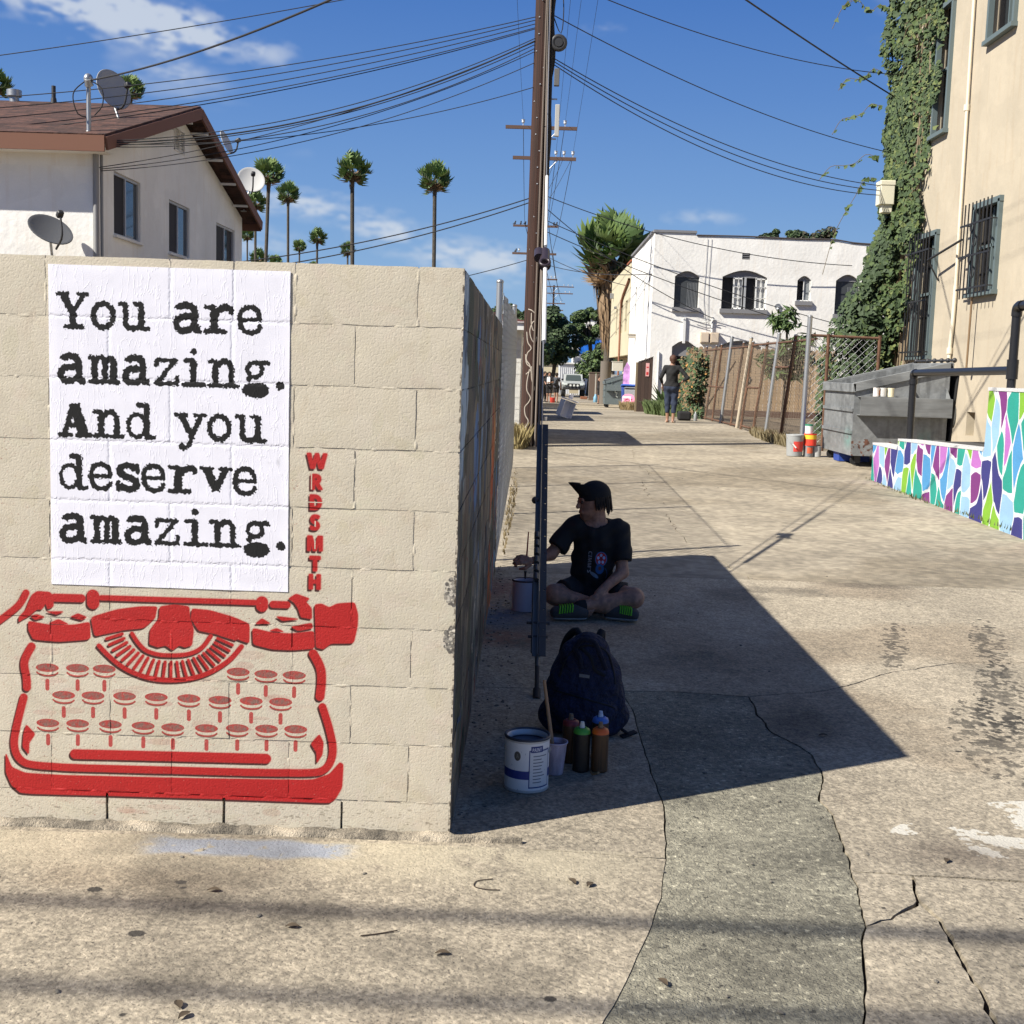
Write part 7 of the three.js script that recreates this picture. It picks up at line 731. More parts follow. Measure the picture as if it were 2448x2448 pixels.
  // shoes, socks, laces
  const shoe = (a, t, name) => { const d = [t[0] - a[0], 0, t[2] - a[2]], f = uni(0.02, capD(a, [t[0], t[1] + 0.01, t[2]], 0.046, 0.036), capD([a[0] - d[0] * 0.25, a[1] - 0.01, a[2] - d[2] * 0.25], t, 0.042, 0.034)); const g = (x, y, z) => Math.max(f(x, y, z), 0.002 - y), s = part(o, name, nets(g, [Math.min(a[0], t[0]) - 0.12, -0.01, Math.min(a[2], t[2]) - 0.1], [Math.max(a[0], t[0]) + 0.12, 0.17, Math.max(a[2], t[2]) + 0.1], 0.009), M([0.05, 0.05, 0.05], 0.8)); for (let k = 0; k < 6; k++) { const q = 0.25 + 0.12 * k, c = [lerp(a[0], t[0], q), lerp(a[1], t[1], q) + 0.034, lerp(a[2], t[2], q)]; part(s, 'lace', tube([[c[0], c[1] - 0.03, c[2] + 0.048], [c[0] + 0.004, c[1] + 0.008, c[2] + 0.03], [c[0], c[1] + 0.014, c[2] - 0.01]], 0.0052, 5, 8), M([0.14, 0.5, 0.02], 0.7)); } part(s, 'sole', nets((x, y, z) => Math.max(off(f, 0.005)(x, y, z), y - 0.022, 0.001 - y), [Math.min(a[0], t[0]) - 0.12, -0.01, Math.min(a[2], t[2]) - 0.1], [Math.max(a[0], t[0]) + 0.12, 0.05, Math.max(a[2], t[2]) + 0.1], 0.009), M([0.3, 0.3, 0.29], 0.8)); };
  shoe([-0.1, 0.06, 0.26], [-0.23, 0.045, 0.28], 'shoe'); shoe([0.14, 0.05, 0.2], [0.25, 0.04, 0.24], 'shoe'); part(o, 'sock', nets(capD([-0.085, 0.085, 0.248], [-0.06, 0.09, 0.24], 0.04, 0.04), [-0.16, 0.02, 0.17], [0.0, 0.15, 0.32], 0.008), blackCloth);
  // cap with lifted peak, hair below it
  const capS = uni(0.01, ellD([0, 0.045, -0.012], [0.088, 0.092, 0.106])); part(o, 'cap', [hd.tr(nets((x, y, z) => Math.max(capS(x, y, z), 0.022 - 0.15 * (z + 0.02) - y), [-0.12, -0.02, -0.15], [0.12, 0.16, 0.13], 0.007)), hd.tr((() => { const pos = [], idx = []; for (let s = 0; s < 2; s++) for (let i = 0; i <= 10; i++) for (let j = 0; j <= 4; j++) { const a = (i / 10 - 0.5) * 2.4, q = j / 4, R = 0.08 + 0.075 * q * Math.cos(a * 0.75); pos.push(Math.sin(a) * (0.082 + 0.012 * q) * (1 - 0.05 * q), 0.045 + 0.085 * q - 0.012 * a * a * 1 + s * 0.004, Math.max(0.02, Math.cos(a) * R + 0.01)); } for (let s = 0; s < 2; s++) for (let i = 0; i < 10; i++) for (let j = 0; j < 4; j++) { const p = s * 55 + i * 5 + j; idx.push(p, p + 5, p + 1, p + 1, p + 5, p + 6); } return bgeo(pos, idx).toNonIndexed(); })())], M([0.01, 0.01, 0.011], 0.9));
  const hr = rng(5), hg = []; for (let i = 0; i < 90; i++) { const a = 1.35 + 3.6 * hr(), y = 0.02 - 0.03 * hr(), x = Math.sin(a) * 0.082, z = Math.cos(a) * 0.1 - 0.01; hg.push(rod([x, y + 0.02, z], [x * 1.12 + 0.012 * (hr() - 0.5), y - 0.035 - 0.03 * hr() * (Math.cos(a) < -0.3 ? 1.6 : 0.6), z * 1.12], 0.009, 4, 0.003)); } part(o, 'hair', hg.map((g) => hd.tr(g)), hairMat);
  // print on the chest, laid on the cloth
  const pr = canvasTex(256, 256, (g) => { g.fillStyle = '#0c0c0d'; g.fillRect(0, 0, 256, 256); g.save(); g.translate(52, 122); g.rotate(Math.PI / 2 + 0.04); g.fillStyle = '#9a9aa0'; g.font = 'bold 46px sans-serif'; g.textAlign = 'center'; g.fillText("CIMM'S", -14, 14); g.restore(); const c = (x, y, r, f) => { g.fillStyle = f; g.beginPath(); g.arc(x, y, r, 0, 7); g.fill(); }; c(160, 84, 56, '#3f6ea8'); c(160, 84, 49, '#a32a2a'); for (let k = 0; k < 5; k++) { const a = k * 1.2566 - 1.57; c(160 + 28 * Math.cos(a), 84 + 28 * Math.sin(a), 12, '#8fb0d8'); } c(160, 84, 10, '#7a1d1d'); c(150, 160, 40, '#24548c'); c(150, 156, 16, '#5c3a34'); g.strokeStyle = '#2c4d74'; g.lineWidth = 5; g.beginPath(); g.arc(160, 200, 60, -0.9, 0.6); g.stroke(); g.fillStyle = '#66788c'; g.beginPath(); g.ellipse(100, 206, 46, 14, 0.5, 0, 7); g.fill(); });
  { const nx = 16, ny = 16, pos = [], uv = [], idx = []; for (let j = 0; j <= ny; j++) for (let i = 0; i <= nx; i++) { const x = lerp(-0.06, 0.115, i / nx), y = lerp(0.215, 0.43, j / ny); let z = 0.2; for (let s = 0; s < 90 && shirt(x, y, z) > 0.002; s++) z -= Math.max(0.001, shirt(x, y, z) * 0.6); pos.push(x, y, z + 0.0015); uv.push(i / nx, j / ny); } for (let j = 0; j < ny; j++) for (let i = 0; i < nx; i++) { const p = j * (nx + 1) + i; idx.push(p, p + 1, p + nx + 1, p + 1, p + nx + 2, p + nx + 1); } part(o, 'chest_print', bgeo(pos, idx, uv), M('#ffffff', 0.85, { map: pr })); }
  const eg = []; for (const s of [-1, 1]) eg.push(hd.tr(sph(0.011, s * 0.03, 0.004, 0.088, 1, 1, 1, 8))); part(o, 'eyes', eg, M([0.05, 0.03, 0.02], 0.3));
  const b = thing('paint_brush', 'thin red handled brush held upright over the small paint can', 'brush', [0.0, gy(-7.75) + 0.22, -7.73]); part(b, 'handle', rod([0.004, 0.1, 0], [0.012, 0.3, -0.01], 0.006, 8, 0.004), M([0.35, 0.03, 0.03], 0.5)); part(b, 'ferrule', rod([0, 0.05, 0], [0.004, 0.1, 0], 0.007, 8), galv); part(b, 'bristles', rod([0, 0, 0], [0, 0.05, 0], 0.004, 8, 0.009), blackRubber);
}
// ---------- paint cans, cup, spray cans, backpack in the shade ----------
const canProf = (r, h) => [[0, 0], [r, 0], [r + 0.003, 0.004], [r, 0.01], [r, h - 0.012], [r + 0.004, h - 0.01], [r + 0.004, h], [r - 0.004, h + 0.001], [r - 0.012, h - 0.004], [r - 0.014, h - 0.02]];
{
  const lab = canvasTex(1024, 256, (g) => { g.fillStyle = '#d8d9da'; g.fillRect(0, 0, 1024, 256); g.fillStyle = '#27357c'; g.fillRect(0, 150, 1024, 46); g.fillStyle = '#c9cbcd'; g.fillRect(560, 30, 180, 214); g.strokeStyle = '#2b386f'; g.lineWidth = 7; g.strokeRect(562, 40, 176, 200); g.fillStyle = '#26346f'; g.fillRect(572, 14, 96, 34); g.fillStyle = '#cfd2d8'; g.font = 'bold 26px sans-serif'; g.fillText('PAINT', 580, 42); g.fillStyle = '#5a606c'; for (let i = 0; i < 9; i++) g.fillRect(590, 66 + i * 18, 60 + 60 * hsh(i, 3, 2), 5); g.fillStyle = '#55514a'; g.beginPath(); g.arc(470, 70, 26, 0, 7); g.fill(); g.fillStyle = '#8a867c'; g.font = 'bold 30px serif'; g.fillText('A', 460, 80); const r = rng(3); for (let i = 0; i < 60; i++) { g.fillStyle = `rgba(40,50,90,${0.5 * r()})`; g.fillRect(1024 * r(), 256 * r(), 2 + 4 * r(), 2 + 14 * r()); } });
  lab.wrapS = THREE.RepeatWrapping; const o = thing('paint_can', 'white paint can with blue band and label, standing beside the small cup', 'paint can', [0.03, gy(-4.58), -4.58], 2.95);
  const h = 0.205, r = 0.084; part(o, 'can_wall', new THREE.CylinderGeometry(r + 0.001, r + 0.001, h - 0.024, 40, 1, true).translate(0, h / 2, 0), M('#ffffff', 0.55, { map: lab })); part(o, 'can', lathe(canProf(r, h), 40), M([0.5, 0.5, 0.5], 0.45, { metalness: 0.3 })); part(o, 'rim', at(new THREE.TorusGeometry(r, 0.006, 8, 40), 0, h, 0, Math.PI / 2), M([0.03, 0.035, 0.05], 0.5)); part(o, 'paint', cyl(r - 0.012, r - 0.012, 0.004, 0, h - 0.025, 0, 32), M([0.015, 0.025, 0.06], 0.3)); part(o, 'handle', tube([[-r - 0.003, h * 0.75, 0], [-r * 0.6, h * 0.35, r * 0.85], [0, h * 0.2, r + 0.01], [r * 0.6, h * 0.35, r * 0.85], [r + 0.003, h * 0.75, 0]], 0.0016, 5, 30), galv); for (const s of [-1, 1]) part(o, 'handle_lug', cyl(0.011, 0.011, 0.006, s * (r + 0.003), h * 0.75, 0, 12, 0, 0, Math.PI / 2), galv);
  const p2 = thing('paint_can', 'lilac grey paint can next to the seated person, brush dipping in', 'paint can', [0.005, gy(-7.82), -7.82]); part(p2, 'can', lathe(canProf(0.084, 0.195), 32), M([0.42, 0.42, 0.5], 0.5)); part(p2, 'paint', cyl(0.072, 0.072, 0.004, 0, 0.17, 0, 24), M([0.02, 0.02, 0.025], 0.3)); part(p2, 'rim', at(new THREE.TorusGeometry(0.084, 0.006, 8, 32), 0, 0.195, 0, Math.PI / 2), M([0.04, 0.035, 0.04], 0.6)); part(p2, 'handle', tube([[-0.086, 0.15, 0], [-0.1, 0.1, 0.02], [-0.095, 0.06, 0.03], [-0.086, 0.1, 0.01]], 0.002, 5), galv);
  const cup = thing('plastic_cup', 'small lilac stained plastic cup between the paint can and the spray cans', 'cup', [0.142, gy(-4.72), -4.74]); part(cup, 'cup_wall', lathe([[0, 0], [0.032, 0], [0.034, 0.004], [0.046, 0.125], [0.05, 0.128], [0.05, 0.133], [0.045, 0.133], [0.032, 0.008], [0, 0.008]], 28), M('#ffffff', 0.6, { map: mottle([178, 166, 180], 0.35, 401, 0.6) })); part(cup, 'paint', cyl(0.043, 0.042, 0.003, 0, 0.112, 0, 24), M([0.16, 0.1, 0.16], 0.5));
  const st = thing('stirring_brush', 'long wooden brush handle leaning out of the small cup', 'brush', [0.135, gy(-4.72) + 0.02, -4.75]); part(st, 'handle', rod([0.0, 0.06, 0], [-0.045, 0.34, -0.06], 0.009, 8, 0.006), M([0.35, 0.2, 0.1], 0.6)); part(st, 'head', rod([0.005, 0, 0], [0, 0.06, 0], 0.012, 8), M([0.1, 0.07, 0.08], 0.8));
}
{ // spray cans
  const prof = [[0, 0.002], [0.028, 0], [0.0325, 0.003], [0.0325, 0.008], [0.0318, 0.012], [0.0318, 0.142], [0.0325, 0.146], [0.03, 0.15], [0.024, 0.158], [0, 0.158]], ring = lathe([[0.0315, 0.144], [0.0325, 0.15], [0.029, 0.162], [0.019, 0.168], [0.014, 0.168]], 24), body = lathe(prof, 24), noz = [cyl(0.009, 0.011, 0.012, 0, 0.174, 0, 12), cyl(0.007, 0.0085, 0.01, 0, 0.185, 0, 12), cyl(0.0025, 0.0025, 0.008, 0, 0.184, 0.008, 6, Math.PI / 2)];
  const skinTex = (c, w) => canvasTex(256, 256, (g) => { g.fillStyle = c; g.fillRect(0, 0, 256, 256); const r = rng(c.length * 7 + w); for (let i = 0; i < 60; i++) { g.fillStyle = `rgba(20,14,8,${0.3 * r()})`; g.fillRect(256 * r(), 256 * r(), 3 + 8 * r(), 10 + 60 * r()); } if (w) { g.save(); g.translate(150, 200); g.rotate(-Math.PI / 2); g.fillStyle = '#8e8878'; g.font = 'bold 40px sans-serif'; g.fillText('SPRAY', 0, 0); g.restore(); } });
  for (const [label, x, z, bc, rc, nc, w] of [['brown spray can with a dull red collar, behind the black one', 0.207, -4.89, '#5b3d22', [0.2, 0.02, 0.02], [0.16, 0.11, 0.07], 0], ['black spray can with a bright green collar and white nozzle', 0.248, -4.785, '#1d150e', [0.06, 0.3, 0.03], [0.6, 0.62, 0.6], 1], ['brown spray can with an orange collar in front of the blue one', 0.322, -4.79, '#5a3c20', [0.7, 0.12, 0.01], [0.2, 0.12, 0.06], 0], ['spray can with a light blue collar and pale nozzle against the backpack', 0.33, -4.94, '#3a2c20', [0.06, 0.17, 0.5], [0.45, 0.55, 0.7], 0]]) { const o = thing('spray_can', label, 'spray can', [x, gy(z), z], 0.3, 'spray cans by the backpack'); part(o, 'can', body, M('#ffffff', 0.45, { map: skinTex(bc, w) })); part(o, 'collar', ring, M(rc, 0.45)); part(o, 'nozzle', noz, M(nc, 0.5)); o.scale.setScalar(1.06); }
  solo('small_brush', 'tiny worn brush lying on the ground before the spray cans', 'brush', [rod([0, 0.012, 0], [0.02, 0.035, 0.05], 0.006, 6), rod([0, 0.012, 0], [-0.006, 0.008, -0.05], 0.004, 6)], M([0.2, 0.13, 0.06], 0.7), [0.292, gy(-4.72), -4.71]);
}
{ // backpack
  const o = thing('backpack', 'dark navy denim backpack with a carry loop standing in the shade', 'backpack', [0.275, gy(-5.3), -5.3]), navy = M('#ffffff', 0.9, { map: rep(dataTex(256, 256, (x, y) => { const k = 0.7 + 0.5 * hsh(x >> 1, y >> 1, 4) + 0.5 * (fbm(x / 32, y / 32, 4, 9, 8) - 0.5); return [26 * k, 32 * k, 58 * k]; }), 4), bumpMap: rep(bumpCoarse, 3), bumpScale: 0.02 });
  const fold = (x, y, z) => 0.007 * Math.sin(y * 26 + x * 14) * Math.sin(x * 30 + 1) + 0.004 * Math.sin(y * 60 + z * 40), f0 = uni(0.07, ellD([0, 0.14, 0], [0.172, 0.17, 0.13]), ellD([0.012, 0.27, -0.015], [0.135, 0.165, 0.105]), capD([-0.1, 0.07, 0.0], [0.11, 0.07, 0.0], 0.075, 0.075)), f = (x, y, z) => Math.max(f0(x, y, z) + fold(x, y, z), 0.003 - y); part(o, 'bag', uvBox(nets(f, [-0.22, -0.01, -0.17], [0.22, 0.47, 0.17], 0.0085)), navy);
  const pk0 = uni(0.04, ellD([0, 0.115, 0.085], [0.14, 0.1, 0.075])), pk = (x, y, z) => Math.max(pk0(x, y, z) + 0.6 * fold(x + 1, y, z), 0.006 - y); part(o, 'front_pocket', uvBox(nets(pk, [-0.19, -0.01, 0], [0.19, 0.25, 0.2], 0.0085)), navy);
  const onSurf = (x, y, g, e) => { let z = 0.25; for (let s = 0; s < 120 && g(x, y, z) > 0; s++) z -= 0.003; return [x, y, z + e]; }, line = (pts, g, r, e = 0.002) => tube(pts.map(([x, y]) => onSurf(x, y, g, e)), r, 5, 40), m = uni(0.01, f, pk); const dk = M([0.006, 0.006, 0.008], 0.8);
  part(o, 'zip', line([[-0.13, 0.2], [-0.06, 0.195], [0.02, 0.18], [0.1, 0.155], [0.13, 0.14]], m, 0.004), dk); part(o, 'zip', line([[-0.11, 0.26], [-0.09, 0.33], [-0.04, 0.385], [0.03, 0.4], [0.09, 0.37], [0.12, 0.3], [0.13, 0.24]], f, 0.005), dk);
  part(o, 'carry_loop', [tube([[-0.05, 0.385, 0.06], [-0.02, 0.43, 0.085], [0.03, 0.425, 0.1], [0.06, 0.37, 0.11], [0.085, 0.31, 0.115]], 0.011, 8, 30), tube([[-0.05, 0.385, 0.06], [-0.03, 0.36, 0.1], [-0.02, 0.31, 0.12]], 0.011, 8, 16)], navy); part(o, 'dark_flap_shadow_strip', line([[-0.02, 0.385], [0.02, 0.35], [0.04, 0.3], [0.085, 0.275]], f, 0.01, -0.002), dk); part(o, 'maker_tag', box(0.045, 0.014, 0.004, ...onSurf(-0.005, 0.275, f, 0.004), -0.3, 0, -0.1), M([0.16, 0.15, 0.14], 0.7));  // the dark tube along the flap stands in for the shade beneath it
  for (const s of [-1, 1]) part(o, 'shoulder_strap', tube([[s * 0.04 + 0.02, 0.4, -0.08], [s * 0.055 + 0.02, 0.43, -0.1], [s * 0.08, 0.38, -0.14], [s * 0.11, 0.2, -0.15], [s * 0.13, 0.05, -0.1]], 0.018, 6, 24), dk); part(o, 'loose_strap', [box(0.075, 0.006, 0.03, 0.2, 0.012, 0.06, 0.1, 0.5, 0.2), tube([[0.12, 0.05, 0.0], [0.17, 0.03, 0.05], [0.2, 0.012, 0.06]], 0.008, 6)], dk);
}
// ---------- standing woman, seen from behind ----------
function person(name, label, p, turn, H, J, mats, group) {
  const s = H / 1.66, o = thing(name, label, 'person', p, turn, group), q = (a) => a.map((v) => v * s), c = (a, b, r1, r2) => capD(q(a), q(b), r1 * s, r2 * s), cell = 0.016 * Math.max(1, s);
  const hip = 0.86, sh = 1.36; const legs = [-1, 1].map((k) => uni(0.03, c([k * 0.085, hip, 0], J.knee?.[k > 0 ? 1 : 0] ?? [k * 0.085, 0.47, 0.01], 0.088, 0.058), c(J.knee?.[k > 0 ? 1 : 0] ?? [k * 0.085, 0.47, 0.01], J.ankle?.[k > 0 ? 1 : 0] ?? [k * 0.085, 0.08, -0.02], 0.056, 0.036), c([(J.ankle?.[k > 0 ? 1 : 0] ?? [k * 0.085])[0], 0.035, -0.04 + (J.ankle?.[k > 0 ? 1 : 0]?.[2] ?? -0.02) * 0.5], [(J.ankle?.[k > 0 ? 1 : 0] ?? [k * 0.085])[0] * 1.15, 0.03, 0.12 + (J.ankle?.[k > 0 ? 1 : 0]?.[2] ?? -0.02)], 0.034, 0.026))); const wide = J.wide ?? 1;
  const torso = uni(0.06, c([-0.05, hip + 0.02, -0.01], [0.05, hip + 0.02, -0.01], 0.125 * wide, 0.125 * wide), c([0, 1.02, 0], [0, 1.2, -0.01], 0.112 * wide, 0.122 * wide), c([-0.13, sh, -0.01], [0.13, sh, -0.01], 0.058, 0.058), c([0, sh, -0.01], [0, 1.47, 0.0], 0.052, 0.048)); const arms = [0, 1].map((i) => { const [e, w] = J.arms[i], k = i ? 1 : -1, S = [k * 0.165, sh, -0.01]; return uni(0.02, c(S, e, 0.047, 0.036), c(e, w, 0.036, 0.024)); });
  const hands = [0, 1].map((i) => { const [e, w] = J.arms[i]; const d = V(w[0] - e[0], w[1] - e[1], w[2] - e[2]).normalize(); return nets(handD(q(w), d.toArray(), [0.1, 0.2, 1], 0.4, s, i ? 1 : -1), q([w[0] - 0.22, w[1] - 0.22, w[2] - 0.2]), q([w[0] + 0.22, w[1] + 0.22, w[2] + 0.2]), 0.009 * s); });
  const all = uni(0.03, ...legs, torso, ...arms), bg = nets(all, q([-0.55, -0.02, -0.35]), q([0.55, 1.5, 0.5]), cell), hd = headGeo(q([0, 1.555, 0.02]), J.look ?? [0, 0, 1], 0.225 * s, 0.009); part(o, 'body', [bg, ...hands, hd.geo], mats.skin ?? skin);
  const lim = J.sleeve ?? 0.5; const slv = [0, 1].map((i) => { const [e, w] = J.arms[i], k = i ? 1 : -1, S = [k * 0.165, sh, -0.01], E = lim <= 1 ? [0, 1, 2].map((t) => lerp(S[t], e[t], lim)) : e, a = [c(S, E, 0.058, 0.048)]; if (lim > 1) a.push(c(e, [0, 1, 2].map((t) => lerp(e[t], w[t], lim - 1)), 0.047, 0.038)); return uni(0.02, ...a); }), fold = (x, y, z) => 0.006 * s * Math.sin(y * 30 / s + x * 22) * Math.sin(x * 25 + z * 20); const topD = lim > 0 ? uni(0.03, off(torso, 0.014 * s), ...slv) : off(torso, 0.014 * s);
  part(o, 'top', nets((x, y, z) => Math.max(topD(x, y, z) + fold(x, y, z), (J.hem ?? 0.84) * s - y, y - (J.collar ?? 1.42) * s), q([-0.55, 0.7, -0.35]), q([0.55, 1.5, 0.5]), cell), mats.top); const bt = uni(0.04, ...legs.map((l) => off(l, 0.014 * s)), off(torso, 0.012 * s)); part(o, J.shorts ? 'shorts' : 'trousers', nets((x, y, z) => Math.max(bt(x, y, z) + fold(x, y, z), (J.cuff ?? 0.2) * s - y, y - 0.98 * s), q([-0.45, 0.0, -0.35]), q([0.45, 1.02, 0.4]), cell), mats.bottom);
  const hair = uni(0.02, ellD([0, 0.03, -0.018], [0.092, 0.098, 0.108]), ...(J.longHair ? [capD([0, 0, -0.07], [0, -0.13, -0.075], 0.075, 0.05)] : [capD([0, 0, -0.05], [0, -0.05, -0.055], 0.07, 0.06)])); part(o, 'hair', hd.tr(nets((x, y, z) => Math.max(hair(x, y, z) + 0.004 * Math.sin(x * 190) * Math.sin(y * 60), -(Math.hypot(x / 0.075, (y + 0.02) / 0.085, (z - 0.12) / 0.1) - 1) * 0.07), [-0.13, -0.22, -0.16], [0.13, 0.15, 0.12], 0.009)), mats.hair ?? hairMat);
  for (const k of [0, 1]) { const a = J.ankle?.[k] ?? [(k ? 1 : -1) * 0.085, 0.08, -0.02]; part(o, 'shoe', [rbox(0.085 * s, 0.05 * s, 0.25 * s, 0.024 * s, a[0] * 1.08 * s, 0.028 * s, (a[2] + 0.075) * s)], mats.shoe ?? blackRubber); } return o;
}
{
  const w = person('standing_person', 'person in dark top and rolled jeans, hand on hip, by the fence', [3.43, gy(-30.34), -30.34], Math.PI - 0.25, 1.64, { arms: [[[-0.4, 1.12, -0.08], [-0.2, 0.98, 0.06]], [[0.27, 1.1, -0.06], [0.23, 0.9, 0.1]]], sleeve: 1.5, hem: 0.88, cuff: 0.24, look: [0.3, 0, 0.95], wide: 1.12, longHair: false, ankle: [[-0.07, 0.08, -0.02], [0.075, 0.08, 0.02]] }, { top: blackCloth, bottom: M([0.02, 0.03, 0.06], 0.85), hair: M([0.07, 0.028, 0.015], 0.7), shoe: M([0.5, 0.42, 0.34], 0.7) });
  solo('black_bag', 'small black bag on the ground at the foot of the fence behind the standing person', 'bag', [rbox(0.34, 0.24, 0.3, 0.06, 0, 0.12, 0), tube([[-0.1, 0.22, 0], [0, 0.32, 0], [0.1, 0.22, 0]], 0.01, 5)], blackRubber, [4.0, gy(-32), -32.2]); solo('water_bottle', 'clear grey bottle standing beside the black bag', 'bottle', lathe([[0, 0], [0.045, 0], [0.045, 0.16], [0.018, 0.2], [0.018, 0.24], [0, 0.24]], 14), M([0.3, 0.32, 0.32], 0.3), [4.28, gy(-32), -32.1]);
  const dark = M([0.014, 0.013, 0.014], 0.9), g = 'people in the shade at the far end of the alley';
  person('far_person', 'person in dark clothes with a white shirt front in the shade by the yard wall', [1.0, gy(-70), -70], -0.4, 1.72, { arms: [[[-0.24, 1.1, 0.05], [-0.12, 1.05, 0.26]], [[0.24, 1.1, 0.05], [0.12, 1.1, 0.28]]], sleeve: 0.8, cuff: 0.5, shorts: true, look: [0.5, 0, 0.8] }, { top: dark, bottom: dark }, g); person('far_person', 'person with a grey backpack and dark shorts in the shade by the yard wall', [1.42, gy(-70.5), -70.6], 2.6, 1.68, { arms: [[[-0.25, 1.08, 0], [-0.22, 0.85, 0.08]], [[0.26, 1.1, 0.06], [0.15, 1.25, 0.25]]], sleeve: 0.5, cuff: 0.55, shorts: true }, { top: M([0.05, 0.05, 0.06], 0.9), bottom: dark }, g);
  solo('grey_backpack', 'small grey backpack on the back of the person by the yard wall', 'backpack', [rbox(0.3, 0.42, 0.16, 0.06), rbox(0.22, 0.18, 0.06, 0.03, 0, -0.08, 0.1)], M([0.06, 0.065, 0.075], 0.9), [1.35, gy(-70.5) + 1.2, -70.43], undefined, -0.5); solo('white_apron', 'white apron hanging at the chest of the person in dark clothes', 'apron', [rbox(0.2, 0.34, 0.03, 0.012), tube([[-0.08, 0.16, 0], [0, 0.24, -0.04], [0.08, 0.16, 0]], 0.008, 5)], M([0.7, 0.7, 0.7], 0.9), [0.95, gy(-70) + 1.24, -69.83], undefined, -0.4);
  person('far_person', 'third person standing half hidden against the yard wall in the shade', [0.75, gy(-72), -72], 0.6, 1.75, { arms: [[[-0.24, 1.1, 0.02], [-0.2, 0.86, 0.08]], [[0.24, 1.1, 0.02], [0.2, 0.86, 0.08]]], sleeve: 0.6, cuff: 0.12 }, { top: dark, bottom: dark }, g);
  person('far_painter', 'person in dark sleeveless top painting at the green dumpster in the sun', [3.85, gy(-70), -70.2], 1.3, 1.66, { arms: [[[-0.2, 1.2, 0.2], [-0.1, 1.25, 0.42]], [[0.25, 1.1, 0.05], [0.2, 0.95, 0.25]]], sleeve: 0, collar: 1.36, cuff: 0.5, shorts: true }, { top: dark, bottom: dark });
  solo('red_bucket', 'small red bucket on the ground among the people in the shade', 'bucket', lathe([[0, 0], [0.12, 0], [0.15, 0.3], [0.145, 0.3], [0.115, 0.01], [0, 0.01]], 18), M([0.5, 0.04, 0.03], 0.5), [1.2, gy(-70), -69.4]);
}
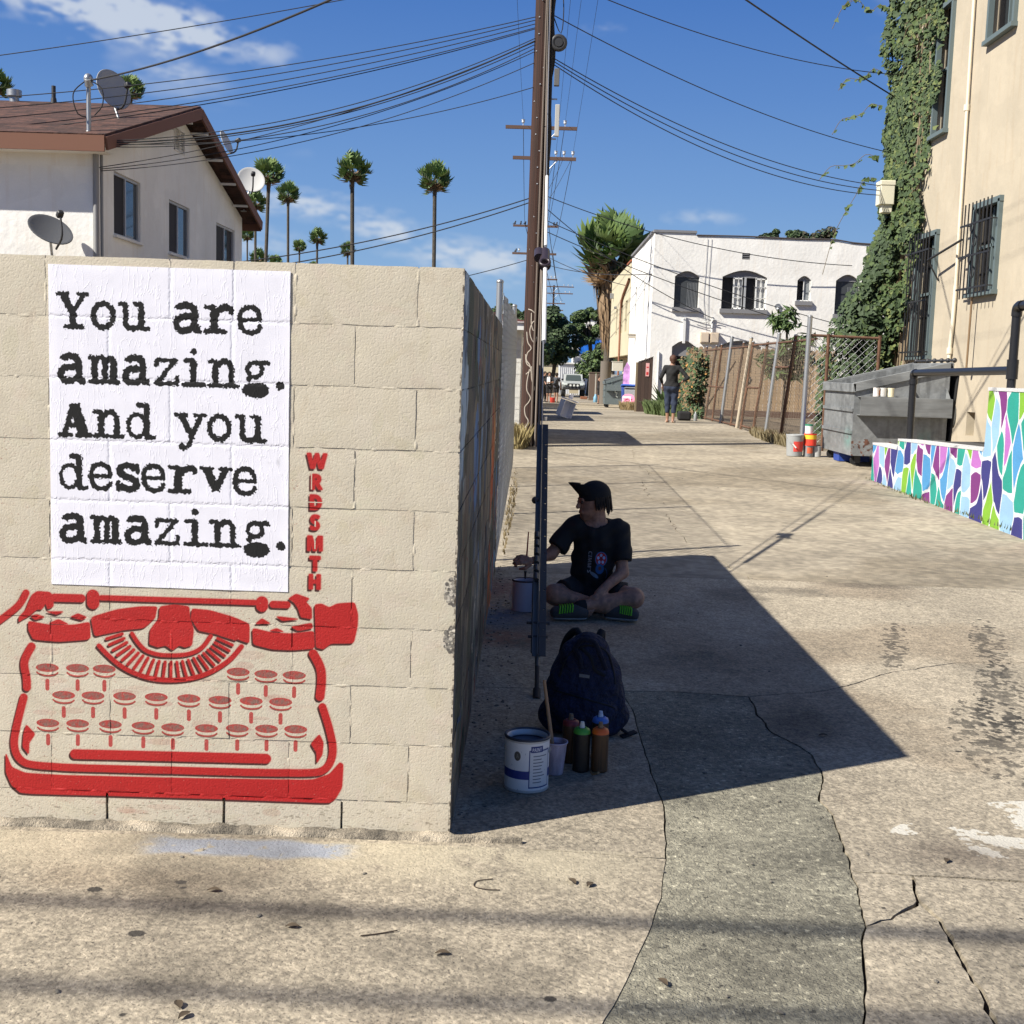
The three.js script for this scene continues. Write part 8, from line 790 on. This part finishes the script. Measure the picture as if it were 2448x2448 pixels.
// ---------- far clutter and the parked truck ----------
{
  const z = -31.1, y = gy(z), t = thing('storage_tub', 'translucent white storage tub tipped on its side on the alley floor', 'tub', [0.82, y, z], 0.35); const tm = M([0.86, 0.86, 0.9], 0.5); const shell = [box(0.02, 0.42, 0.3, -0.15, 0.21, 0), box(0.02, 0.42, 0.3, 0.15, 0.21, 0), box(0.3, 0.42, 0.02, 0, 0.21, -0.14), box(0.3, 0.02, 0.3, 0, 0.01, 0)]; const s = part(t, 'tub_wall', shell, tm, [0, 0.03, 0], [0.1, 0, -0.3]); part(t, 'lid', rbox(0.36, 0.03, 0.34, 0.01, 0.02, 0.46, 0), tm, [0, 0.03, 0], [0.1, 0, -0.3]); part(t, 'handle', box(0.1, 0.12, 0.04, 0.02, 0.55, 0), tm, [0, 0.03, 0], [0.1, 0, -0.3]);
  solo('black_speaker_box', 'two small dark boxes stacked in the shade of the garage', 'box', [rbox(0.2, 0.3, 0.2, 0.02, 0, 0.15, 0), rbox(0.14, 0.2, 0.16, 0.02, 0.0, 0.41, 0)], blackRubber, [0.2, gy(-29), -29.4]); solo('white_cup', 'small white cup on the shaded ground beside the dark boxes', 'cup', cyl(0.04, 0.03, 0.1, 0, 0.05, 0, 12), whitePaint, [0.36, gy(-29), -29.2]);
  const rb = thing('recycling_bin', 'blue wheeled recycling bin with blue lid beside the green dumpster', 'bin', [4.25, gy(-54), -54.3]); part(rb, 'bin_body', extr([[-0.24, 0.05], [0.24, 0.05], [0.3, 0.95], [-0.3, 0.95]], 0.5, 0.02).translate(0, 0, -0.25), M([0.03, 0.07, 0.3], 0.5)); part(rb, 'lid', rbox(0.66, 0.09, 0.62, 0.04, 0, 1.02, 0, -0.1), M([0.03, 0.1, 0.42], 0.5)); part(rb, 'wheel', cyl(0.1, 0.1, 0.06, 0.26, 0.1, -0.26, 14, 0, 0, Math.PI / 2), blackRubber); part(rb, 'wheel', cyl(0.1, 0.1, 0.06, -0.26, 0.1, -0.26, 14, 0, 0, Math.PI / 2), blackRubber);
  const gb = thing('grey_bin', 'grey plastic bin with dark lid wedged beside the blue one', 'bin', [4.3, gy(-53), -53.4]); part(gb, 'bin_body', extr([[-0.22, 0.05], [0.22, 0.05], [0.28, 0.85], [-0.28, 0.85]], 0.44, 0.02).translate(0, 0, -0.2), M([0.25, 0.26, 0.28], 0.6)); part(gb, 'lid', rbox(0.6, 0.06, 0.52, 0.03, 0, 0.9, 0.02, -0.1), M([0.16, 0.17, 0.18], 0.6));
  const pk = thing('painted_board', 'bright pink painted board propped against the bins', 'board', [4.1, gy(-52), -52.2]); const pts = [[-0.26, 0.02], [0.26, 0.02], [0.28, 0.5]]; for (let i = 0; i <= 8; i++) { const a = i / 8 * Math.PI; pts.push([0.26 * Math.cos(a), 0.5 + 0.16 * Math.sin(a)]); } part(pk, 'panel', extr(pts, 0.03, 0.005), M([0.78, 0.26, 0.42], 0.6), [0, 0, 0], [-0.12, 0, 0]); part(pk, 'squiggle', [tube([[-0.15, 0.4, 0.05], [-0.05, 0.46, 0.05], [0.05, 0.4, 0.05], [0.15, 0.46, 0.05]], 0.012, 5), tube([[-0.12, 0.28, 0.055], [0, 0.33, 0.055], [0.12, 0.28, 0.055]], 0.012, 5)], M([0.7, 0.12, 0.2], 0.6), [0, 0, 0.0], [-0.12, 0, 0]);
  const ch = thing('child_chair', 'small white child chair standing before the pink board', 'chair', [4.0, gy(-51.6), -51.6]); for (const [x, zz] of [[-0.15, 0.12], [0.15, 0.12], [-0.15, -0.12], [0.15, -0.12]]) part(ch, 'leg', rod([x * 1.1, 0, zz * 1.1], [x, 0.28, zz], 0.018), whitePaint); part(ch, 'seat', rbox(0.36, 0.03, 0.3, 0.012, 0, 0.29, 0), whitePaint); part(ch, 'backrest', [rod([-0.15, 0.28, -0.13], [-0.16, 0.55, -0.18], 0.015), rod([0.15, 0.28, -0.13], [0.16, 0.55, -0.18], 0.015), box(0.34, 0.08, 0.02, 0, 0.52, -0.175)], whitePaint);
  const pb = solo('purple_board', 'tall narrow purple and white painted board behind the bins', 'board', [extr([[0, 0], [0.34, 0], [0.34, 1.9], [0.2, 2.1], [0.05, 1.8]], 0.03)], M('#ffffff', 0.7, { map: rep(mottle([190, 140, 200], 0.35, 411, 0.2), 0.6) }), [4.1, gy(-56), -56.2]);
  const fs = [[4.3, 1.75], [4.05, 1.8], [3.75, 1.7]]; [0, 1, 2, 3].forEach((i) => solo('yard_post', 'weathered brown wooden post in the row beside the parked truck', 'post', [box(0.22, 1.9, 0.2, 0, 0.9, 0), box(0.28, 0.06, 0.26, 0, 1.88, 0)], M([0.14, 0.1, 0.075], 0.95), [[4.0, 4.25, 4.62, 5.0][i], gy(-84), -84 - i * 1.3], 'wooden posts by the truck')); solo('board_fence', 'pale board fence behind the row of wooden posts', 'fence', [box(2.6, 1.8, 0.05, 1.3, 0.9, 0), box(2.7, 0.08, 0.08, 1.3, 1.8, 0)], M([0.5, 0.47, 0.4], 0.9), [4.2, gy(-92), -91]); solo('cooler_box', 'orange brown box on the ground in front of the truck wheel', 'box', [rbox(0.5, 0.2, 0.4, 0.03, 0, 0.1, 0)], M([0.25, 0.1, 0.05], 0.8), [3.75, gy(-88), -88]); solo('paint_jug', 'blue and white jug standing on the sunny alley floor', 'jug', lathe([[0, 0], [0.13, 0], [0.13, 0.3], [0.06, 0.42], [0.05, 0.5], [0, 0.5]], 14), M([0.2, 0.4, 0.55], 0.5), [3.95, gy(-76), -76]);
}
{ // off-road wagon, facing the camera
  const z = -97, o = thing('parked_truck', 'silver four wheel drive wagon with big tyres and bumper lights, facing this way', 'car', [3.3, gy(z), z]), sil = M([0.42, 0.44, 0.42], 0.4, { metalness: 0.15 });
  const S = (pts, w, y = 0) => extr(pts, w, 0.03).rotateY(Math.PI / 2).translate(-w / 2, 0, 0); // profile in (−z, y): x of the profile runs backwards
  const side = (pts, w) => { const g = extr(pts, w, 0.03); g.applyMatrix4(new THREE.Matrix4().makeBasis(V(0, 0, -1), V(0, 1, 0), V(1, 0, 0))); return g.translate(-w / 2, 0, 0); };
  part(o, 'body', side([[0.05, 0.75], [0.0, 1.0], [0.1, 1.16], [1.15, 1.24], [1.3, 1.26], [4.3, 1.24], [4.4, 0.8], [4.3, 0.6], [0.3, 0.6]], 1.68), sil); part(o, 'cabin', side([[1.15, 1.24], [1.75, 1.78], [1.95, 1.82], [4.0, 1.8], [4.28, 1.25]], 1.42), sil); part(o, 'windscreen', bgeo([-0.62, 1.3, -1.2, 0.62, 1.3, -1.2, 0.55, 1.74, -1.68, -0.55, 1.74, -1.68], [0, 1, 2, 0, 2, 3]).translate(0, 0.0, 0.04), M([0.06, 0.075, 0.07], 0.15)); for (const s of [-1, 1]) { part(o, 'side_window', bgeo([s * 0.72, 1.32, -1.5, s * 0.72, 1.32, -4.0, s * 0.72, 1.72, -3.8, s * 0.72, 1.72, -1.9], [0, 1, 2, 0, 2, 3]), glassDark); part(o, 'headlight', rbox(0.28, 0.14, 0.06, 0.03, s * 0.62, 1.0, 0.04), M([0.6, 0.65, 0.6], 0.2)); part(o, 'wing_mirror', rbox(0.16, 0.14, 0.08, 0.03, s * 0.88, 1.36, -1.35), blackRubber); part(o, 'fender_flare', side([[0.35, 0.62], [0.45, 0.95], [0.75, 1.02], [1.15, 0.95], [1.25, 0.62]], 0.16).translate(s * 0.86, 0, 0), M([0.05, 0.05, 0.05], 0.7)); for (const zz of [-0.8, -3.5]) { const w = part(o, 'wheel', cyl(0.4, 0.4, 0.28, s * 0.76, 0.4, zz, 24, 0, 0, Math.PI / 2), blackRubber); part(w, 'rim', cyl(0.21, 0.21, 0.3, s * 0.77, 0.4, zz, 16, 0, 0, Math.PI / 2), galv); } }
  part(o, 'grille', rbox(0.95, 0.17, 0.05, 0.02, 0, 1.0, 0.05), blackRubber); part(o, 'bumper', [rbox(1.7, 0.2, 0.2, 0.05, 0, 0.72, 0.12), tube([[-0.4, 0.75, 0.22], [-0.38, 0.95, 0.24], [0.38, 0.95, 0.24], [0.4, 0.75, 0.22]], 0.03, 6)], M([0.03, 0.03, 0.03], 0.6)); for (const x of [-0.26, 0.02, 0.3]) part(o, 'spot_lamp', [cyl(0.085, 0.07, 0.08, x, 0.94, 0.28, 16, Math.PI / 2)], M([0.7, 0.72, 0.66], 0.15)); part(o, 'skid_plate', box(0.75, 0.36, 0.03, 0.02, 0.48, 0.18, -0.25), M([0.34, 0.29, 0.19], 0.6)); part(o, 'roof_rack', [rod([-0.6, 1.86, -1.9], [-0.6, 1.86, -3.9], 0.02), rod([0.6, 1.86, -1.9], [0.6, 1.86, -3.9], 0.02)], blackRubber);
}
{ // buildings that close the alley
  const z = -118; const g1 = thing('metal_garage', 'white corrugated garage door closing the far end behind the truck', 'garage', [3.7, gy(z), z]); part(g1, 'front', box(2.4, 2.9, 0.2, 0, 1.45, 0), M([0.6, 0.62, 0.64], 0.7)); for (let i = 0; i < 12; i++) part(g1, 'corrugation', box(0.06, 2.7, 0.06, -1.05 + i * 0.19, 1.4, 0.12), M([0.68, 0.7, 0.72], 0.6)); part(g1, 'roof_edge', box(2.6, 0.12, 0.6, 0, 2.95, 0), whitePaint); part(g1, 'side', box(0.2, 2.9, 6, 1.2, 1.45, -3.1), M([0.6, 0.6, 0.6], 0.8));
  const g2 = thing('cream_garage', 'cream stucco garage with dark doorway at the far end', 'garage', [0.6, gy(z), z - 2]); part(g2, 'front', uvBox(extr([[-3, 0], [3, 0], [3, 2.9], [-3, 2.9]], 0.2, 0, [[[0.2, 0.02], [1.6, 0.02], [1.6, 2.0], [0.2, 2.0]]])), stuccoCream); part(g2, 'door', box(1.4, 2.0, 0.05, 0.9, 1.0, 0.05), M([0.06, 0.05, 0.045], 0.8)); part(g2, 'roof_edge', box(6.2, 0.14, 0.6, 0, 2.97, 0.1), whitePaint);
  const h = thing('tarp_house', 'white house with a bright blue tarpaulin hung on its upper wall', 'house', [4.2, gy(-128), -128]); part(h, 'wall', uvBox(box(4.4, 5.9, 5, 2.2, 2.95, -2.6)), stuccoWhite); part(h, 'tarpaulin', (() => { const pos = [], idx = [], n = 12; for (let j = 0; j <= n; j++) for (let i = 0; i <= n; i++) { const u = i / n, v = j / n; pos.push(0.55 + 2.6 * u, 4.0 + 1.55 * v + 0.06 * Math.sin(u * 9) * (1 - v), 0.02 + 0.06 * (1 + Math.sin(u * 17 + v * 5))); } for (let j = 0; j < n; j++) for (let i = 0; i < n; i++) { const p = j * (n + 1) + i; idx.push(p, p + 1, p + n + 1, p + 1, p + n + 2, p + n + 1); } return bgeo(pos, idx); })(), M([0.01, 0.14, 0.6], 0.5)); part(h, 'roof_trim', box(4.7, 0.15, 0.5, 2.2, 5.95, 0), M([0.12, 0.1, 0.1], 0.9)); const wn = part(h, 'window', box(0.7, 0.9, 0.06, 1.6, 2.2, -0.07), glassDark); part(wn, 'frame', [box(0.8, 0.06, 0.08, 1.6, 2.66, -0.05), box(0.8, 0.06, 0.08, 1.6, 1.74, -0.05)], whitePaint);
  solo('far_house', 'tall white house side showing between the dark trees', 'house', [box(3, 8.5, 4, 0, 4.2, 0), box(3.3, 0.2, 4.3, 0, 8.5, 0)], stuccoWhite, [6.8, gy(-140), -146]);
}
renderer.render(scene, camera);
